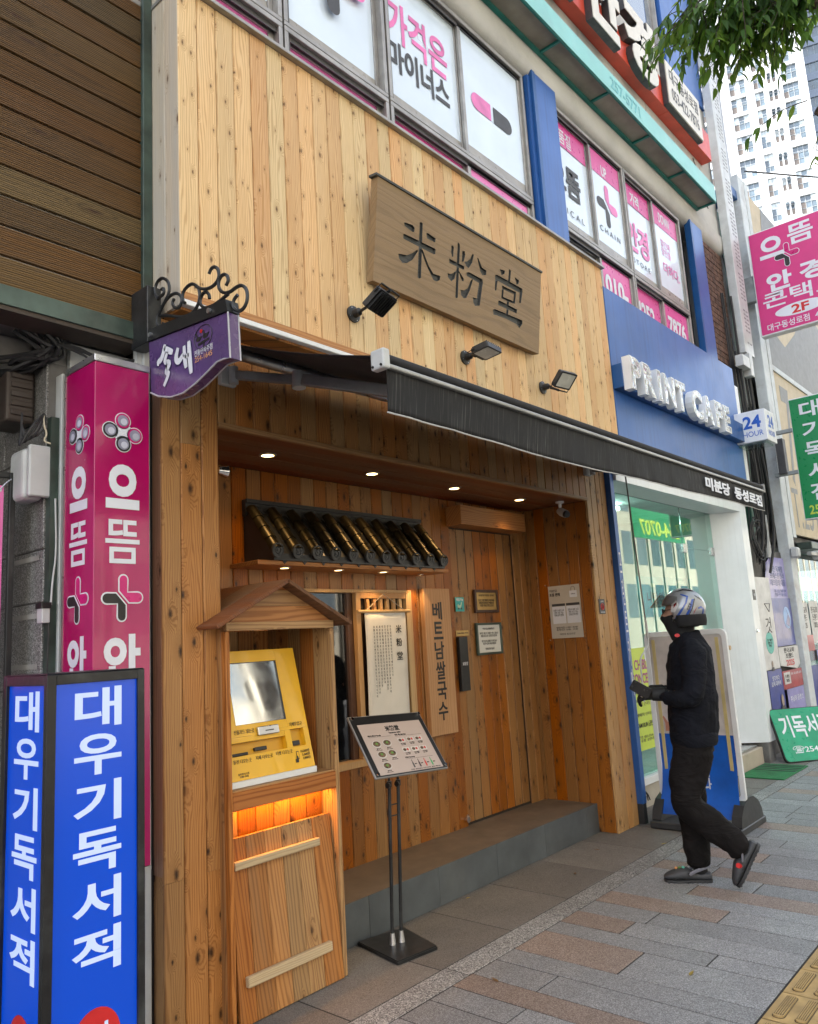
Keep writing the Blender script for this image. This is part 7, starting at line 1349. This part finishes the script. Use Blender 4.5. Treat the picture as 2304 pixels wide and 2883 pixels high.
# ---------------------------------------------------------------- street trees
BARK = pmat('bark', (.075, .055, .042), .9, var=.35, scale=12, bmp=.006, bscale=35)
def leafmat(name, col, tr):
    m, t, b = _nm(name); v, rnd = coords(t); n = noise(t, v, 2.5, 2); c = mixc(t, n, tuple(x * .65 for x in col), tuple(x * 1.3 for x in col)); t.nodes.remove(b)
    d = N(t, 'ShaderNodeBsdfPrincipled'); Lk(t, c, d.inputs['Base Color']); d.inputs['Roughness'].default_value = .5; d.inputs['Specular IOR Level'].default_value = .3
    tl = N(t, 'ShaderNodeBsdfTranslucent'); Lk(t, mixc(t, .5, c, tr), tl.inputs['Color']); mx = N(t, 'ShaderNodeMixShader'); mx.inputs[0].default_value = .5
    Lk(t, d.outputs[0], mx.inputs[1]); Lk(t, tl.outputs[0], mx.inputs[2]); Lk(t, mx.outputs[0], t.nodes['Material Output'].inputs[0]); return m
LM = [leafmat('leaf_green', (.075, .17, .030), (.32, .52, .06)), leafmat('leaf_dark', (.045, .11, .024), (.20, .36, .04)), leafmat('leaf_light', (.11, .20, .035), (.42, .58, .08))]
def leafgeo(L_, w_, fold=.25, curl=.18):
    vs = []; n = 7
    for i in range(n + 1):
        t_ = i / n; wd = w_ / 2 * math.sin(math.pi * min(1, t_ ** .75)) * (1 - .25 * t_) + .0004; z = -curl * L_ * t_ * t_
        vs += [(t_ * L_, -wd, z + wd * fold), (t_ * L_, 0, z), (t_ * L_, wd, z + wd * fold)]
    return vs, [(i * 3 + k, i * 3 + k + 1, (i + 1) * 3 + k + 1, (i + 1) * 3 + k) for i in range(n) for k in range(2)]
LG = [leafgeo(.095, .030), leafgeo(.11, .031, .35, .3), leafgeo(.08, .028, .15, .1)]
LME = []
for k, (vs, fs) in enumerate(LG):
    me = bpy.data.meshes.new('leaf'); me.from_pydata(vs, [], fs); me.polygons.foreach_set('use_smooth', [True] * len(fs)); me.materials.append(LM[k]); LME.append(me)
def street_tree(x, y, label, limbs, near=None, seed=1, crown=(2.2, 1.6, 5.6), nleaf=2500, group='street trees along the kerb'):
    rr = random.Random(seed); t_ = thing('street_tree', label, 'tree', (x, y, 0), group)
    MB().tube([(x, y, -.05), (x, y, .3), (x + .03, y, 1.5), (x + .02, y + .02, 3.0), (x - .02, y + .02, 4.1)], [.17, .14, .12, .105, .09], 14).build('trunk', BARK, t_, smooth=True)
    tips = []
    for lb in limbs:
        MB().tube(smooth(lb, 2), [.065 - .05 * i / (len(smooth(lb, 2)) - 1) for i in range(len(smooth(lb, 2)))], 8).build('limb', BARK, t_, smooth=True)
    vs_, fs_ = [], []
    def place(p, d, k, sc_): 
        d = d.normalized(); side = d.cross(Vector((rr.uniform(-.5, .5), rr.uniform(-.5, .5), 1))).normalized(); up_ = side.cross(d)
        M_ = Matrix(((d.x, side.x, up_.x, p.x), (d.y, side.y, up_.y, p.y), (d.z, side.z, up_.z, p.z), (0, 0, 0, 1))) @ Matrix.Scale(sc_, 4); return M_
    singles = 0; stuff = MB()
    if near:
        tw = MB()
        for (c0, c1, n_tw) in near:
            for q in range(n_tw):
                a = Vector(c0).lerp(Vector(c1), rr.random()) + Vector((rr.gauss(0, .10), rr.gauss(0, .10), rr.gauss(0, .07))); d = Vector((rr.uniform(-.7, .2), rr.uniform(-.1, .9), rr.uniform(-.75, .15))).normalized(); L_ = rr.uniform(.16, .38)
                p = a; pts = [p]
                for s_ in range(5): d = (d + Vector((rr.uniform(-.2, .2), rr.uniform(-.2, .2), -.16))).normalized(); p = p + d * L_ / 5; pts.append(p)
                tw.tube(pts, [.004, .0035, .003, .0025, .002, .0012], 4)
                for s_ in range(1, 6):
                    for sg in (-1, 1):
                        if rr.random() < .12: continue
                        sd_ = d.cross(Vector((0, 0, 1))).normalized() * sg; ld = (d * .7 + sd_ * .8 + Vector((0, 0, rr.uniform(-1.1, -.05)))).normalized(); k = rr.choice([0, 0, 1, 1, 2]); M_ = place(pts[s_], ld, k, rr.uniform(.7, 1.15))
                        if singles < 300 and pts[s_].z < 4.98 and rr.random() < .6: o = bpy.data.objects.new('leaf', LME[k]); C.objects.link(o); o.matrix_world = M_; o.parent = t_; o.matrix_parent_inverse = wloc(t_).inverted(); singles += 1
                        else: stuff.add(LG[k][0], LG[k][1], k, M_)
        tw.build('twigs', BARK, t_, kind='stuff')
    cr_ = MB()
    for q in range(nleaf):
        th = rr.random() * 6.283; r_ = crown[0] * math.sqrt(rr.random()); zz = crown[2] + rr.uniform(-1, 1) * crown[1] * (1 - .3 * r_ / crown[0]); p = Vector((x + r_ * math.cos(th), y - .5 + r_ * math.sin(th), zz))
        if near and (p.y > .45 or p.z < 5.0): continue
        (cr_ if not near else stuff).add(*[LG[q % 3][0], LG[q % 3][1]], q % 3, place(p, Vector((rr.uniform(-1, 1), rr.uniform(-1, 1), rr.uniform(-1, .1))), 0, rr.uniform(1.3, 2.0)))
    (stuff if near else cr_).build('crown', LM, t_, smooth=True, kind='stuff')
street_tree(5.15, -.02, 'street tree whose leafy branch hangs into the top right corner', [[(5.13, .0, 4.0), (4.9, .15, 4.5), (4.55, .5, 4.87), (4.36, .75, 4.90), (4.22, 1.1, 4.93)], [(5.12, 0, 3.7), (5.4, -.5, 4.6), (5.6, -1.2, 5.4)], [(5.13, 0, 4.0), (5.3, .2, 4.9), (5.1, .1, 5.9)], [(4.6, .45, 4.84), (4.7, .6, 4.55), (4.72, .78, 4.42)]],
    near=[((4.40, .66, 5.03), (4.24, 1.12, 5.09), 112), ((4.42, .68, 4.93), (4.34, .92, 4.98), 52), ((4.24, 1.05, 5.02), (4.17, 1.28, 5.04), 16), ((4.72, .74, 4.42), (4.74, .80, 4.36), 4)], seed=5)
for i_, x_ in enumerate((24.0, 31.0)): street_tree(x_, -10.6, ('nearer', 'farther')[i_] + ' street tree across the road mirrored in the glass', [[(x_, -10.6, 3.8), (x_ + .6, -10.4, 5), (x_ + 1, -10.2, 6)], [(x_, -10.6, 3.8), (x_ - .7, -10.8, 5), (x_ - 1.1, -11, 6)]], seed=6 + i_, nleaf=1300, group='street trees across the road')
street_tree(11.8, -.05, 'street tree by the kerb in front of the bookshop', [[(11.8, 0, 3.8), (12.2, -.5, 5), (12.6, -1, 5.8)], [(11.8, 0, 3.8), (11.2, -.3, 5), (10.6, -.6, 6)]], seed=3, nleaf=2200, crown=(2.0, 1.4, 6.0))
# fallen leaves on the paving
LYE = leafmat('fallen_leaf', (.42, .32, .08), (.4, .3, .1)); LBR = leafmat('fallen_leaf_brown', (.25, .15, .07), (.2, .1, .04))
for i, (x, y, lb, m_) in enumerate(((3.62, 1.62, 'pale yellow fallen leaf lying on the open grey paving near the tactile tiles', LYE), (5.28, 2.93, 'curled pale fallen leaf on the stained slabs before the pilaster', LBR), (4.72, 2.82, 'orange brown fallen leaf on the stained slabs by the step', LBR), (5.62, 2.62, 'small yellow fallen leaf on the joint beside the granite strip', LYE), (3.10, 2.30, 'tiny orange fallen leaf on the paving near the menu stand', LBR), (3.98, 3.12, 'small pale fallen leaf at the foot of the step', LYE))):
    vs, fs = leafgeo(.05, .018, .3, -.1); a = i * 1.9; M_ = Matrix.Translation((x, y, .004)) @ Matrix.Rotation(a, 4, 'Z'); tag(MB().add(vs, fs, 0, M_).build('fallen_leaf', m_, None), lb, 'leaf', 'fallen leaves on the paving')
# ---------------------------------------------------------------- the other side of the street, seen in reflections
ob_ = thing('opposite_building', 'cream stone building across the street seen only mirrored in the glass', 'building', (6, -14, 0)); CRM = pmat('cream_stone', (.55, .49, .38), .7, var=.06, scale=.6)
B('wall', CRM, ob_, -30, 101, -24, -14, 0, 19)
for f_ in range(5):
    for i in range(56): B('window', SKYG, ob_, -13 + i * 2.0, -11.7 + i * 2.0, -14.02, -13.99, 2.2 + f_ * 3.2, 4.2 + f_ * 3.2)
for i in range(57): B('pilaster', CRM, ob_, -13.6 + i * 2.0, -13.35 + i * 2.0, -14.18, -14.0, 0, 19)
st_ = thing('street_sign_board', 'green horizontal sign board across the street seen mirrored in the print shop glass', 'sign', (36, -9, 6)); B('board', GRS, st_, 33.9, 39.8, -9.1, -9.0, 5.75, 7.2)
text('254-0707', 4.6, .75, YEL, st_, frame((0, -9.0, 0), (-1, 0, 0), (0, 0, 1)), -36.8, 6.3, bold=.02, ext=.01)
bpy.data.objects.remove(_co)
